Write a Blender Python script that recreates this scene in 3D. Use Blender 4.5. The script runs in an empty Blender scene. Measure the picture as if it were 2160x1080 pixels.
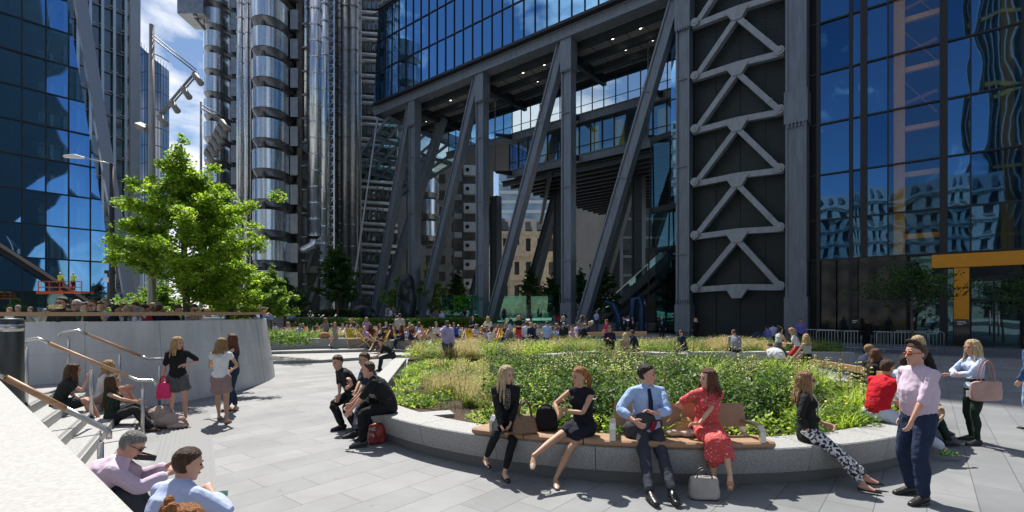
import bpy, math, random
import numpy as np
from mathutils import Vector, Matrix, Euler
R = math.radians
random.seed(7); rng = np.random.default_rng(7)
scene = bpy.context.scene
COL = scene.collection
V = Vector
FPX = 1070.0; CX = 1080.0; HY = 658.0; EYE = 2.2

def at(px, py, Y):
    """point at depth Y seen at photo pixel (used for measuring real positions)"""
    return V(((px-CX)/FPX*Y, Y, EYE+(HY-py)/FPX*Y))
def gp(px, Y, z=0.0):
    return V(((px-CX)/FPX*Y, Y, z))

# ---------------------------------------------------------------- materials
def nt(m): return m.node_tree.nodes, m.node_tree.links
def base_mat(name, col, rough=.6, metal=0.0, spec=.5):
    m = bpy.data.materials.new(name); m.use_nodes = True
    b = m.node_tree.nodes['Principled BSDF']
    b.inputs['Base Color'].default_value = (*col, 1); b.inputs['Roughness'].default_value = rough
    b.inputs['Metallic'].default_value = metal; b.inputs['Specular IOR Level'].default_value = spec
    return m
def noisy(name, col, rough=.6, metal=0.0, var=.12, scale=6.0, bump=.0, bscale=40.0, detail=6, stretch=None, spec=.5, col2=None, rvar=0.0):
    m = base_mat(name, col, rough, metal, spec); n, l = nt(m); b = n['Principled BSDF']
    tc = n.new('ShaderNodeTexCoord'); src = tc.outputs['Object']
    if stretch:
        mp = n.new('ShaderNodeMapping'); mp.inputs['Scale'].default_value = stretch
        l.new(src, mp.inputs['Vector']); src = mp.outputs['Vector']
    nz = n.new('ShaderNodeTexNoise'); nz.inputs['Scale'].default_value = scale; nz.inputs['Detail'].default_value = detail
    l.new(src, nz.inputs['Vector'])
    mr = n.new('ShaderNodeMapRange'); mr.inputs['From Min'].default_value = .3; mr.inputs['From Max'].default_value = .7
    l.new(nz.outputs['Fac'], mr.inputs['Value'])
    mx = n.new('ShaderNodeMix'); mx.data_type = 'RGBA'
    c2 = col2 or tuple(min(1, c*(1+var)) for c in col); c1 = col if col2 else tuple(c*(1-var) for c in col)
    mx.inputs['A'].default_value = (*c1, 1); mx.inputs['B'].default_value = (*c2, 1)
    l.new(mr.outputs['Result'], mx.inputs['Factor']); l.new(mx.outputs['Result'], b.inputs['Base Color'])
    if rvar:
        m2 = n.new('ShaderNodeMapRange'); m2.inputs['To Min'].default_value = rough-rvar; m2.inputs['To Max'].default_value = rough+rvar
        l.new(nz.outputs['Fac'], m2.inputs['Value']); l.new(m2.outputs['Result'], b.inputs['Roughness'])
    if bump:
        nb = n.new('ShaderNodeTexNoise'); nb.inputs['Scale'].default_value = bscale; nb.inputs['Detail'].default_value = 4
        l.new(src, nb.inputs['Vector'])
        bp = n.new('ShaderNodeBump'); bp.inputs['Strength'].default_value = bump; bp.inputs['Distance'].default_value = .03
        l.new(nb.outputs['Fac'], bp.inputs['Height']); l.new(bp.outputs['Normal'], b.inputs['Normal'])
    return m
_mc = {}
def cloth(col, kind='cloth'):
    k = (kind, tuple(round(c, 3) for c in col))
    if k in _mc: return _mc[k]
    if kind == 'skin': m = noisy('skin', col, .5, var=.07, scale=9, bump=.05, bscale=60, spec=.35)
    elif kind == 'hair': m = noisy('hair', col, .45, var=.55, scale=14, bump=1.0, bscale=30, stretch=(6, 6, .6), spec=.45)
    elif kind == 'leather': m = noisy('leather', col, .35, var=.1, scale=8, bump=.1, bscale=60)
    else: m = noisy('fabric', col, .85, var=.12, scale=5, bump=1.0, bscale=12, detail=2, spec=.2)
    _mc[k] = m; return m
def pattern_cloth(name, cols, scale=28, th=(.42, .55)):
    m = base_mat(name, cols[0], .85); n, l = nt(m); b = n['Principled BSDF']
    tc = n.new('ShaderNodeTexCoord'); nz = n.new('ShaderNodeTexNoise'); nz.inputs['Scale'].default_value = scale; nz.inputs['Detail'].default_value = 1.5
    l.new(tc.outputs['Object'], nz.inputs['Vector'])
    cr = n.new('ShaderNodeValToRGB'); cr.color_ramp.interpolation = 'CONSTANT'
    cr.color_ramp.elements[0].color = (*cols[0], 1); cr.color_ramp.elements[1].position = th[1]; cr.color_ramp.elements[1].color = (*cols[1], 1)
    if len(cols) > 2:
        e = cr.color_ramp.elements.new(th[1]+.05); e.color = (*cols[2], 1)
    l.new(nz.outputs['Fac'], cr.inputs['Fac']); l.new(cr.outputs['Color'], b.inputs['Base Color'])
    return m
def stripe_cloth(name, c1, c2, scale=60):
    m = base_mat(name, c1, .85); n, l = nt(m); b = n['Principled BSDF']
    tc = n.new('ShaderNodeTexCoord'); w = n.new('ShaderNodeTexWave'); w.inputs['Scale'].default_value = scale; w.inputs['Distortion'].default_value = .6
    l.new(tc.outputs['Object'], w.inputs['Vector'])
    mx = n.new('ShaderNodeMix'); mx.data_type = 'RGBA'; mx.inputs['A'].default_value = (*c1, 1); mx.inputs['B'].default_value = (*c2, 1)
    l.new(w.outputs['Fac'], mx.inputs['Factor']); l.new(mx.outputs['Result'], b.inputs['Base Color'])
    nb = n.new('ShaderNodeTexNoise'); nb.inputs['Scale'].default_value = 11; l.new(tc.outputs['Object'], nb.inputs['Vector'])
    bp = n.new('ShaderNodeBump'); bp.inputs['Strength'].default_value = .5; bp.inputs['Distance'].default_value = .02
    l.new(nb.outputs['Fac'], bp.inputs['Height']); l.new(bp.outputs['Normal'], b.inputs['Normal'])
    return m
def glass_mat(name, tint=(.25, .42, .6), refl=.6, through=(.25, .4, .5), rough=.02, wob=.0, wscale=.25):
    """facade glass: part mirror, part tinted see-through"""
    m = bpy.data.materials.new(name); m.use_nodes = True; n, l = nt(m); n.clear()
    out = n.new('ShaderNodeOutputMaterial'); mix = n.new('ShaderNodeMixShader')
    tr = n.new('ShaderNodeBsdfTransparent'); tr.inputs['Color'].default_value = (*through, 1)
    gl = n.new('ShaderNodeBsdfGlossy'); gl.inputs['Color'].default_value = (*tint, 1); gl.inputs['Roughness'].default_value = rough
    mix.inputs['Fac'].default_value = refl
    l.new(tr.outputs[0], mix.inputs[1]); l.new(gl.outputs[0], mix.inputs[2]); l.new(mix.outputs[0], out.inputs['Surface'])
    if wob:
        tc = n.new('ShaderNodeTexCoord'); nz = n.new('ShaderNodeTexNoise'); nz.inputs['Scale'].default_value = wscale; nz.inputs['Detail'].default_value = 1
        l.new(tc.outputs['Object'], nz.inputs['Vector'])
        bp = n.new('ShaderNodeBump'); bp.inputs['Strength'].default_value = wob; bp.inputs['Distance'].default_value = .1
        l.new(nz.outputs['Fac'], bp.inputs['Height']); l.new(bp.outputs['Normal'], gl.inputs['Normal'])
    return m
def leaf_mat(name, c1, c2, c3=None, trans=.45):
    m = bpy.data.materials.new(name); m.use_nodes = True; n, l = nt(m); n.clear()
    out = n.new('ShaderNodeOutputMaterial'); mix = n.new('ShaderNodeMixShader'); mix.inputs['Fac'].default_value = trans
    geo = n.new('ShaderNodeNewGeometry'); cr = n.new('ShaderNodeValToRGB')
    cr.color_ramp.elements[0].color = (*c1, 1); cr.color_ramp.elements[1].color = (*c2, 1)
    if c3: e = cr.color_ramp.elements.new(.5); e.color = (*c3, 1)
    l.new(geo.outputs['Random Per Island'], cr.inputs['Fac'])
    pb = n.new('ShaderNodeBsdfPrincipled'); pb.inputs['Roughness'].default_value = .5; pb.inputs['Specular IOR Level'].default_value = .35
    tl = n.new('ShaderNodeBsdfTranslucent'); hs = n.new('ShaderNodeHueSaturation'); hs.inputs['Value'].default_value = 1.7; hs.inputs['Hue'].default_value = .485
    l.new(cr.outputs['Color'], pb.inputs['Base Color']); l.new(cr.outputs['Color'], hs.inputs['Color']); l.new(hs.outputs['Color'], tl.inputs['Color'])
    l.new(pb.outputs[0], mix.inputs[1]); l.new(tl.outputs[0], mix.inputs[2]); l.new(mix.outputs[0], out.inputs['Surface'])
    return m

# ---------------------------------------------------------------- mesh builder
def set_props(o, label=None, cat=None, group=None, kind=None):
    if label: o['label'] = label
    if cat: o['category'] = cat
    if group: o['group'] = group
    if kind: o['kind'] = kind
    return o
def empty(name, loc, label, cat, group=None, rz=0.0):
    o = bpy.data.objects.new(name, None); COL.objects.link(o); o.location = loc; o.rotation_euler = (0, 0, rz)
    o.empty_display_size = .3
    return set_props(o, label, cat, group)

class MB:
    def __init__(s): s.v = []; s.f = []; s.mi = []; s.cur = 0
    def add(s, vs, fs):
        b = len(s.v); s.v += [tuple(v) for v in vs]; s.f += [tuple(i+b for i in f) for f in fs]; s.mi += [s.cur]*len(fs)
    def box(s, c, size, rz=0.0, rot=None):
        hx, hy, hz = size[0]/2, size[1]/2, size[2]/2
        M_ = rot if rot is not None else Matrix.Rotation(rz, 3, 'Z')
        c = V(c); vs = [c+M_@V((x*hx, y*hy, z*hz)) for z in (-1, 1) for y in (-1, 1) for x in (-1, 1)]
        s.add(vs, [(0, 2, 3, 1), (4, 5, 7, 6), (0, 1, 5, 4), (2, 6, 7, 3), (0, 4, 6, 2), (1, 3, 7, 5)])
    def beam(s, a, b, w, h, up=(0, 0, 1), ext=0.0):
        a = V(a); b = V(b); d = (b-a).normalized(); a = a-d*ext; b = b+d*ext
        u = V(up)
        if abs(d.dot(u)) > .98: u = V((0, 1, 0)) if abs(d.y) < .9 else V((1, 0, 0))
        sd = d.cross(u).normalized(); u = sd.cross(d)
        vs = [p+sd*x*w/2+u*y*h/2 for p in (a, b) for y in (-1, 1) for x in (-1, 1)]
        s.add(vs, [(0, 1, 3, 2), (4, 6, 7, 5), (0, 4, 5, 1), (2, 3, 7, 6), (0, 2, 6, 4), (1, 5, 7, 3)])
    def quad(s, a, b, c, d): s.add([a, b, c, d], [(0, 1, 2, 3)])
    def tube(s, pts, rad, n=10, cap=True):
        """round tube along points; rad number or list"""
        pts = [V(p) for p in pts]; N = len(pts)
        rs = rad if isinstance(rad, (list, tuple)) else [rad]*N
        b = len(s.v); prev = None
        for i, p in enumerate(pts):
            d = (pts[min(i+1, N-1)]-pts[max(i-1, 0)]).normalized()
            if prev is None:
                u = V((0, 0, 1)) if abs(d.z) < .9 else V((1, 0, 0))
                sd = d.cross(u).normalized()
            else:
                sd = (prev-d*prev.dot(d)).normalized()
            prev = sd; u = sd.cross(d)
            for k in range(n):
                a_ = 2*math.pi*k/n
                s.v.append(tuple(p+(sd*math.cos(a_)+u*math.sin(a_))*rs[i]))
        for i in range(N-1):
            for k in range(n):
                k2 = (k+1) % n
                s.f.append((b+i*n+k, b+i*n+k2, b+(i+1)*n+k2, b+(i+1)*n+k)); s.mi.append(s.cur)
        if cap:
            s.f.append(tuple(b+k for k in range(n-1, -1, -1))); s.mi.append(s.cur)
            s.f.append(tuple(b+(N-1)*n+k for k in range(n))); s.mi.append(s.cur)
    def loft(s, pts, rads, sides, n=14, fwd=None):
        """elliptic rings: rads (ra along side, rb along fwd); rounded ends"""
        pts = [V(p) for p in pts]; N = len(pts); P = []; Rr = []; S = []
        def rr(x): return x if isinstance(x, (tuple, list)) else (x, x)
        rads = [rr(r) for r in rads]
        sides = [V(q) for q in sides] if isinstance(sides, list) else [V(sides)]*N
        T = [(pts[min(i+1, N-1)]-pts[max(i-1, 0)]).normalized() for i in range(N)]
        def caps(i, sg):
            out = []
            for a_ in (90, 60, 30):
                c_, s_ = math.cos(R(a_)), math.sin(R(a_)); m = min(rads[i])
                out.append((pts[i]+T[i]*sg*m*s_, (rads[i][0]*max(c_, .04), rads[i][1]*max(c_, .04)), sides[i], T[i]))
            return out
        rings = caps(0, -1)+[(pts[i], rads[i], sides[i], T[i]) for i in range(N)]+caps(N-1, 1)[::-1]
        b = len(s.v)
        for p, r_, sd, t in rings:
            sd = (sd-t*sd.dot(t))
            if sd.length < 1e-4: sd = t.orthogonal()
            sd.normalize(); f = t.cross(sd)
            for k in range(n):
                a_ = 2*math.pi*k/n
                s.v.append(tuple(p+sd*math.cos(a_)*r_[0]+f*math.sin(a_)*r_[1]))
        for i in range(len(rings)-1):
            for k in range(n):
                k2 = (k+1) % n
                s.f.append((b+i*n+k, b+i*n+k2, b+(i+1)*n+k2, b+(i+1)*n+k)); s.mi.append(s.cur)
        s.f.append(tuple(b+k for k in range(n-1, -1, -1))); s.mi.append(s.cur)
        m = (len(rings)-1)*n
        s.f.append(tuple(b+m+k for k in range(n))); s.mi.append(s.cur)
    def sphere(s, c, r, n=12, m=8):
        c = V(c); r = r if isinstance(r, (tuple, list)) else (r, r, r); b = len(s.v)
        s.v.append(tuple(c+V((0, 0, -r[2]))))
        for j in range(1, m):
            p = math.pi*j/m-math.pi/2
            for k in range(n):
                a_ = 2*math.pi*k/n; s.v.append((c.x+r[0]*math.cos(p)*math.cos(a_), c.y+r[1]*math.cos(p)*math.sin(a_), c.z+r[2]*math.sin(p)))
        s.v.append(tuple(c+V((0, 0, r[2])))); top = len(s.v)-1
        fs = []
        for k in range(n): fs.append((b, b+1+(k+1) % n, b+1+k))
        for j in range(m-2):
            for k in range(n):
                k2 = (k+1) % n; fs.append((b+1+j*n+k, b+1+j*n+k2, b+1+(j+1)*n+k2, b+1+(j+1)*n+k))
        o = b+1+(m-2)*n
        for k in range(n): fs.append((o+k, o+(k+1) % n, top))
        s.f += fs; s.mi += [s.cur]*len(fs)
    def prism(s, poly, z0, z1):
        """vertical prism over a CCW 2D polygon"""
        n = len(poly); vs = [(x, y, z0) for x, y in poly]+[(x, y, z1) for x, y in poly]
        fs = [tuple(range(n-1, -1, -1)), tuple(range(n, 2*n))]+[(i, (i+1) % n, n+(i+1) % n, n+i) for i in range(n)]
        s.add(vs, fs)
    def extrude(s, poly, a, e1, e2, th):
        """polygon given in plane (e1,e2) at a, with thickness th along e1 x e2"""
        a = V(a); e1 = V(e1); e2 = V(e2); nn = e1.cross(e2).normalized()
        n = len(poly); vs = [a+e1*x+e2*y for x, y in poly]; vs += [q+nn*th for q in vs]
        s.add(vs, [tuple(range(n-1, -1, -1)), tuple(range(n, 2*n))]+[(i, (i+1) % n, n+(i+1) % n, n+i) for i in range(n)])
    def build(s, name, mats, parent=None, smooth=False, loc=None, bevel=0.0):
        off = V(loc) if loc is not None else (V(parent['_base']) if parent is not None and '_base' in parent else V((0, 0, 0)))
        me = bpy.data.meshes.new(name)
        if s.v:
            arr = np.array(s.v, dtype=np.float64)-np.array(off)[None, :]
            me.from_pydata(arr.tolist(), [], s.f)
        if not isinstance(mats, (list, tuple)): mats = [mats]
        for m in mats: me.materials.append(m)
        if len(mats) > 1: me.polygons.foreach_set('material_index', s.mi)
        if smooth: me.polygons.foreach_set('use_smooth', [True]*len(me.polygons))
        me.update()
        o = bpy.data.objects.new(name, me); COL.objects.link(o)
        if loc is not None: o.location = loc
        if parent is not None:
            o.parent = parent
            if loc is not None: o.location = (0, 0, 0)
            if '_base' in parent: o['_base'] = tuple(parent['_base'])
        if bevel:
            b = o.modifiers.new('bevel', 'BEVEL'); b.width = bevel; b.segments = 2; b.limit_method = 'ANGLE'; b.angle_limit = R(35)
        return o
def root(name, base, label, cat, group=None):
    """empty whose children are built from world coordinates"""
    o = empty(name, base, label, cat, group); o['_base'] = tuple(base); return o

ALL_REMESH = []
def remesh(o, vox, sm=2, disp=0.0, dscale=.1):
    m = o.modifiers.new('r', 'REMESH'); m.mode = 'VOXEL'; m.voxel_size = vox; m.use_smooth_shade = True
    if sm:
        k = o.modifiers.new('s', 'SMOOTH'); k.factor = .5; k.iterations = sm
    if disp:
        t = bpy.data.textures.new('wr', 'CLOUDS'); t.noise_scale = dscale; t.noise_depth = 1
        d = o.modifiers.new('d', 'DISPLACE'); d.texture = t; d.strength = disp; d.mid_level = .5
    ALL_REMESH.append(o)
def bake_remesh():
    global ALL_REMESH
    dg = bpy.context.evaluated_depsgraph_get(); res = []
    for o in ALL_REMESH:
        res.append((o, bpy.data.meshes.new_from_object(o.evaluated_get(dg))))
    for o, me in res:
        o.modifiers.clear(); old = o.data; me.name = old.name; o.data = me
        me.polygons.foreach_set('use_smooth', [True]*len(me.polygons))
        bpy.data.meshes.remove(old)
    ALL_REMESH = []
def copy_tree(o, parent=None):
    c = o.copy(); COL.objects.link(c)
    if parent is not None: c.parent = parent
    for ch in list(o.children): copy_tree(ch, c)
    return c

def np_mesh(name, verts, nper, mat, loc=(0, 0, 0), parent=None, smooth=False):
    """verts (F*nper,3): independent polygons of nper corners"""
    F = len(verts)//nper; me = bpy.data.meshes.new(name)
    me.vertices.add(F*nper); me.vertices.foreach_set('co', (np.asarray(verts, dtype=np.float32)-np.array(loc, dtype=np.float32)).ravel())
    me.loops.add(F*nper); me.loops.foreach_set('vertex_index', np.arange(F*nper, dtype=np.int32))
    me.polygons.add(F); me.polygons.foreach_set('loop_start', np.arange(0, F*nper, nper, dtype=np.int32)); me.polygons.foreach_set('loop_total', np.full(F, nper, dtype=np.int32))
    me.materials.append(mat); me.update(calc_edges=True); me.validate()
    o = bpy.data.objects.new(name, me); COL.objects.link(o)
    if parent is not None: o.parent = parent
    else: o.location = loc
    return o
def leaf_quads(C, size, up=.3, aspect=.55, dirs=None):
    """C (N,3) centres -> diamond leaves with random orientation"""
    N = len(C); n = rng.normal(size=(N, 3)); n[:, 2] = np.abs(n[:, 2])+up; n /= np.linalg.norm(n, axis=1)[:, None]
    a = rng.normal(size=(N, 3)) if dirs is None else dirs+rng.normal(size=(N, 3))*.3
    a -= n*np.sum(a*n, axis=1)[:, None]; a /= np.linalg.norm(a, axis=1)[:, None]; b = np.cross(n, a)
    s = (size*rng.uniform(.6, 1.35, N))[:, None] if np.isscalar(size) else (size*rng.uniform(.7, 1.25, N))[:, None]
    q = np.stack([C-a*s*.5, C-a*s*.02+b*s*aspect*.5, C+a*s*.5, C-a*s*.02-b*s*aspect*.5], axis=1)
    return q.reshape(-1, 3)
def blades(C, h, w, lean=.35, seg=3, az=None):
    """grass blades as tapering strips of quads; C (N,3) roots"""
    N = len(C); az = rng.uniform(0, 2*np.pi, N) if az is None else az
    d = np.stack([np.cos(az), np.sin(az), np.zeros(N)], 1); sd = np.stack([-np.sin(az), np.cos(az), np.zeros(N)], 1)
    hh = h*rng.uniform(.6, 1.2, N); ln = lean*rng.uniform(.3, 1.5, N); out = []
    prev = None
    for k in range(seg+1):
        t = k/seg; p = C+d*(ln*hh*t**2)[:, None]+np.array([0, 0, 1])*(hh*t*(1-.12*t*np.minimum(ln, 2)))[:, None]
        ww = (w*(1-t*.93))
        L = p-sd*ww/2; Rr = p+sd*ww/2
        if prev is not None: out.append(np.stack([prev[0], prev[1], Rr, L], 1))
        prev = (L, Rr)
    return np.concatenate(out, 0).reshape(-1, 3)
# ---------------------------------------------------------------- people
SK = {'fair': (.62, .38, .27), 'tan': (.50, .29, .19), 'rosy': (.60, .33, .24), 'brown': (.13, .065, .04), 'olive': (.42, .25, .16)}
HC = {'blonde': (.50, .33, .14), 'dirty': (.34, .20, .09), 'brown': (.085, .042, .02), 'dark': (.03, .018, .012), 'auburn': (.14, .05, .022), 'grey': (.28, .27, .26), 'ginger': (.42, .17, .05), 'light': (.62, .47, .26), 'black': (.012, .01, .01), 'white': (.7, .66, .6)}

def ik(a, t, l1, l2, pole):
    a = V(a); t = V(t); d = t-a; L = d.length
    mx = (l1+l2)*.999
    if L > mx: t = a+d*(mx/L); d = t-a; L = mx
    u = d/L; x = (l1*l1-l2*l2+L*L)/(2*L); h = math.sqrt(max(l1*l1-x*x, 0))
    p = V(pole); p = (p-u*p.dot(u))
    if p.length < 1e-4: p = u.orthogonal()
    return a+u*x+p.normalized()*h, t

def skeleton(sp):
    s = sp.get('h', 1.72)/1.75; J = {'s': s}
    hip = V(sp.get('hip', (0, 0, .93*s))); L = R(sp.get('lean', 2)); S = R(sp.get('side', 0)); tw = R(sp.get('tw', 0))
    def d_(l): v = V((math.sin(S), math.sin(l), 0)); v.z = math.sqrt(max(.02, 1-v.x**2-v.y**2)); return v.normalized()
    u1 = d_(L*.6); u2 = d_(L*1.3); X0 = V((1, 0, 0)); wd = sp.get('sh', .185 if sp.get('male', True) else .163)*s
    J['hip'] = hip; low = hip+u1*.21*s; J['low'] = low; rv = Matrix.Rotation(tw, 3, 'Z')@X0
    J['u1'] = u1; J['u2'] = u2; J['X0'] = X0; J['rv'] = rv
    J['chest'] = low+u2*.14*s; sc = low+u2*.268*s; J['sc'] = sc
    J['nb'] = low+u2*.325*s
    J['shR'] = sc+rv*wd+V((0, 0, sp.get('shrug', 0))); J['shL'] = sc-rv*wd+V((0, 0, sp.get('shrug', 0)))
    hn = (u2*.55+V((0, 0, .75))).normalized(); J['hd'] = J['nb']+hn*.160*s+ (Matrix.Rotation(tw, 3, 'Z')@V((0, .02, 0)))
    hy = R(sp.get('hy', 0)); hp = R(sp.get('hp', 5)); hr = R(sp.get('hr', 0))
    J['HM'] = Matrix.Rotation(hy, 3, 'Z')@Matrix.Rotation(-hp, 3, 'X')@Matrix.Rotation(hr, 3, 'Y')
    for sd, k in ((1, 'R'), (-1, 'L')):
        hj = hip+X0*.088*s*sd; J['hj'+k] = hj
        ft = V(sp.get('f'+k, (.10*sd, 0, .085))); pole = V(sp.get('kp'+k, (0.12*sd, 1, .15)))
        kn, an = ik(hj, ft, .435*s, .425*s, pole); J['kn'+k] = kn; J['an'+k] = an
        hd = V(sp.get('h'+k, tuple(J['sh'+k]+V((.08*sd, .06, -.50*s))))); ep = V(sp.get('ep'+k, (.5*sd, -1, -.4)))
        el, wr = ik(J['sh'+k], hd, .285*s, .255*s, ep); J['el'+k] = el; J['wr'+k] = wr
        fy = R(sp.get('fy'+k, -8*sd)); fp = R(sp.get('fp'+k, 0))
        J['fd'+k] = V((math.sin(-fy)*math.cos(fp), math.cos(fy)*math.cos(fp), -math.sin(fp)))
        J['hdir'+k] = V(sp['hd'+k]).normalized() if 'hd'+k in sp else (J['wr'+k]-J['el'+k]).normalized()
    return J

def mesh_torso(B, J, g=0.0, male=True, lo=0, hi=6, fat=1.0, belly=0.0):
    s = J['s']; X0, rv, u1, u2 = J['X0'], J['rv'], J['u1'], J['u2']
    P = [J['hip']-u1*.06*s, J['hip']+u1*.03*s, J['low']-u1*.05*s, J['low']+u2*.09*s, J['low']+u2*.19*s, J['sc']-u2*.01*s, J['nb']-u2*.005*s]
    if male: Wd = [(.115, .09), (.158, .112), (.145, .108), (.158, .112), (.172, .118), (.145, .088), (.07, .06)]
    else: Wd = [(.12, .095), (.168, .118), (.122, .09), (.135, .098), (.150, .108), (.125, .078), (.058, .052)]
    Q = [X0, X0, X0.lerp(rv, .3), X0.lerp(rv, .7), rv, rv, rv]
    fx = [1, 1, fat, fat, 1, 1, 1]
    Wd = [((a*fx[i]*s+g), (b*fx[i]*s+g+(belly if i in (2, 3) else 0))) for i, (a, b) in enumerate(Wd)]
    B.loft(P[lo:hi+1], Wd[lo:hi+1], Q[lo:hi+1], n=18)
    if hi >= 5:
        B.loft([J['shL'].lerp(J['shR'], .06), J['shL'].lerp(J['shR'], .28)+u2*.018*s, J['shL'].lerp(J['shR'], .5)+u2*.045*s, J['shL'].lerp(J['shR'], .72)+u2*.018*s, J['shL'].lerp(J['shR'], .94)], [.044*s+g, .050*s+g, .052*s+g, .050*s+g, .044*s+g], u2, n=12)
    if not male and hi >= 4:
        f = rv.cross(u2)*-1 if False else u2.cross(rv)
        for k in (-1, 1): B.sphere(J['low']+u2*.165*s+rv*.072*s*k+f*.075*s, .062*s+g*.7)

def mesh_leg(B, J, k, g=0.0, t0=0.0, t1=2.0, slack=0.0):
    """t: 0 hip, 1 knee, 2 ankle"""
    s = J['s']; a, b, c = J['hj'+k], J['kn'+k], J['an'+k]
    keys = [(0, .092, a), (.35, .088, None), (.7, .070, None), (.97, .058, None), (1.04, .055, None), (1.3, .056, None), (1.45, .053, None), (1.7, .041, None), (1.88, .034, None), (2, .034, None)]
    def pos(t): return a.lerp(b, t) if t <= 1 else b.lerp(c, t-1)
    T = [t0]+[q[0] for q in keys if t0 < q[0] < t1]+[t1]
    def rad(t):
        for i in range(len(keys)-1):
            if keys[i][0] <= t <= keys[i+1][0]:
                w = (t-keys[i][0])/(keys[i+1][0]-keys[i][0]); return keys[i][1]*(1-w)+keys[i+1][1]*w
        return keys[-1][1]
    back = V((0, -1, 0))
    pts = [pos(t)+(back*.012*s if 1.2 < t < 1.55 else V((0, 0, 0))) for t in T]
    B.loft(pts, [rad(t)*s+g+slack*max(0, t-.6) for t in T], J['X0'], n=12)

def mesh_arm(B, J, k, g=0.0, t0=0.0, t1=2.0, male=True, slack=0.0):
    s = J['s']*(1 if male else .88); a, b, c = J['sh'+k], J['el'+k], J['wr'+k]
    keys = [(0, .050), (.3, .049), (.7, .043), (.97, .038), (1.05, .038), (1.3, .040), (1.7, .030), (2, .0255)]
    def pos(t): return a.lerp(b, t) if t <= 1 else b.lerp(c, t-1)
    T = [t0]+[q[0] for q in keys if t0 < q[0] < t1]+[t1]
    def rad(t):
        for i in range(len(keys)-1):
            if keys[i][0] <= t <= keys[i+1][0]:
                w = (t-keys[i][0])/(keys[i+1][0]-keys[i][0]); return keys[i][1]*(1-w)+keys[i+1][1]*w
        return keys[-1][1]
    B.loft([pos(t) for t in T], [rad(t)*s+g+slack*t for t in T], J['u2'], n=10)

def mesh_hand(B, J, k, palm, curl=35, fine=True):
    s = J['s']; w = J['wr'+k]; d = J['hdir'+k]; pn = V(palm); pn = (pn-d*pn.dot(d)).normalized(); sd = d.cross(pn)
    if sd.dot(sd) == 0: sd = V((1, 0, 0))
    B.loft([w, w+d*.03*s, w+d*.085*s], [(.026*s, .020*s), (.034*s, .018*s), (.040*s, .014*s)], sd, n=10)
    if not fine:
        B.loft([w+d*.08*s, w+(d*.12+pn*.025)*s, w+(d*.135+pn*.055)*s], [(.036*s, .013*s), (.034*s, .012*s), (.026*s, .010*s)], sd, n=8); return
    for i, (o, ln) in enumerate(((-.031, .062), (-.0105, .074), (.0105, .080), (.031, .072))):
        p = w+(d*.086+sd*o)*s; sp = sd*o*2.2; c1 = R(curl*.6); c2 = R(curl*1.6)
        p1 = p+(d*math.cos(c1)+pn*math.sin(c1)+sp*.25)*ln*.55*s; p2 = p1+(d*math.cos(c2)+pn*math.sin(c2))*ln*.5*s
        B.tube([p-d*.02*s, p, p1, p2], [.0105*s, .0105*s, .0098*s, .0075*s], n=7)
    sg = 1 if J['wr'+k].x*0+sd.dot(V((0, 0, 1)))*0 >= 0 else 1
    tdir = sd*(1.0)
    p = w+(d*.025+tdir*.026)*s
    B.tube([p-d*.01*s, p+(tdir*.028+d*.025+pn*.012)*s, p+(tdir*.036+d*.058+pn*.028)*s], [.014*s, .0115*s, .009*s], n=7)

HEADSEC = [(-.122, .020, .070, .030), (-.108, .042, .084, .006), (-.085, .053, .089, .036), (-.055, .061, .088, .060), (-.02, .069, .088, .082), (.02, .073, .089, .098), (.055, .074, .088, .100), (.085, .066, .072, .088), (.108, .045, .045, .060), (.120, .018, .018, .026)]
def mesh_head(B, J, g=0.0, face=True):
    s = J['s']*1.06; M_ = J['HM']; c = J['hd']; n = 16
    b = len(B.v); nr = len(HEADSEC)
    for z, rx, yf, yb in HEADSEC:
        for k in range(n):
            a = 2*math.pi*k/n; x = math.cos(a)*(rx+g); y = math.sin(a); y = y*(yf+g) if y > 0 else y*(yb+g)
            B.v.append(tuple(c+M_@(V((x, y, z*(1+g*3)))*s)))
    for i in range(nr-1):
        for k in range(n):
            k2 = (k+1) % n; B.f.append((b+i*n+k, b+i*n+k2, b+(i+1)*n+k2, b+(i+1)*n+k)); B.mi.append(0)
    B.f.append(tuple(b+k for k in range(n-1, -1, -1))); B.mi.append(0); B.f.append(tuple(b+(nr-1)*n+k for k in range(n))); B.mi.append(0)
    H = lambda x, y, z: c+M_@(V((x, y, z))*s)
    B.loft([J['nb']-J['u2']*.03*s, J['nb']+J['u2']*.03*s, H(0, -.018, -.07)], [.062*s, .052*s, .050*s], J['rv'], n=12)
    if face:
        B.tube([H(0, .083, .022), H(0, .098, -.012), H(0, .112, -.032)], [.009*s, .011*s, .013*s], n=8)
        for k in (-1, 1):
            B.sphere(H(.011*k, .094, -.036), .0085*s, 8, 6)
            B.loft([H(.074*k, -.008, .012), H(.079*k, -.012, -.004), H(.074*k, -.006, -.03)], [(.014*s, .008*s), (.016*s, .008*s), (.009*s, .007*s)], M_@V((0, 1, 0)), n=8)
            B.tube([H(.012*k, .086, .030), H(.045*k, .078, .030)], [.009*s, .007*s], n=6)
        B.tube([H(-.02, .086, -.064), H(0, .092, -.062), H(.02, .086, -.064)], [.006*s, .0085*s, .006*s], n=6)
        B.sphere(H(0, .072, -.105), .018*s, 8, 6)

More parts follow.
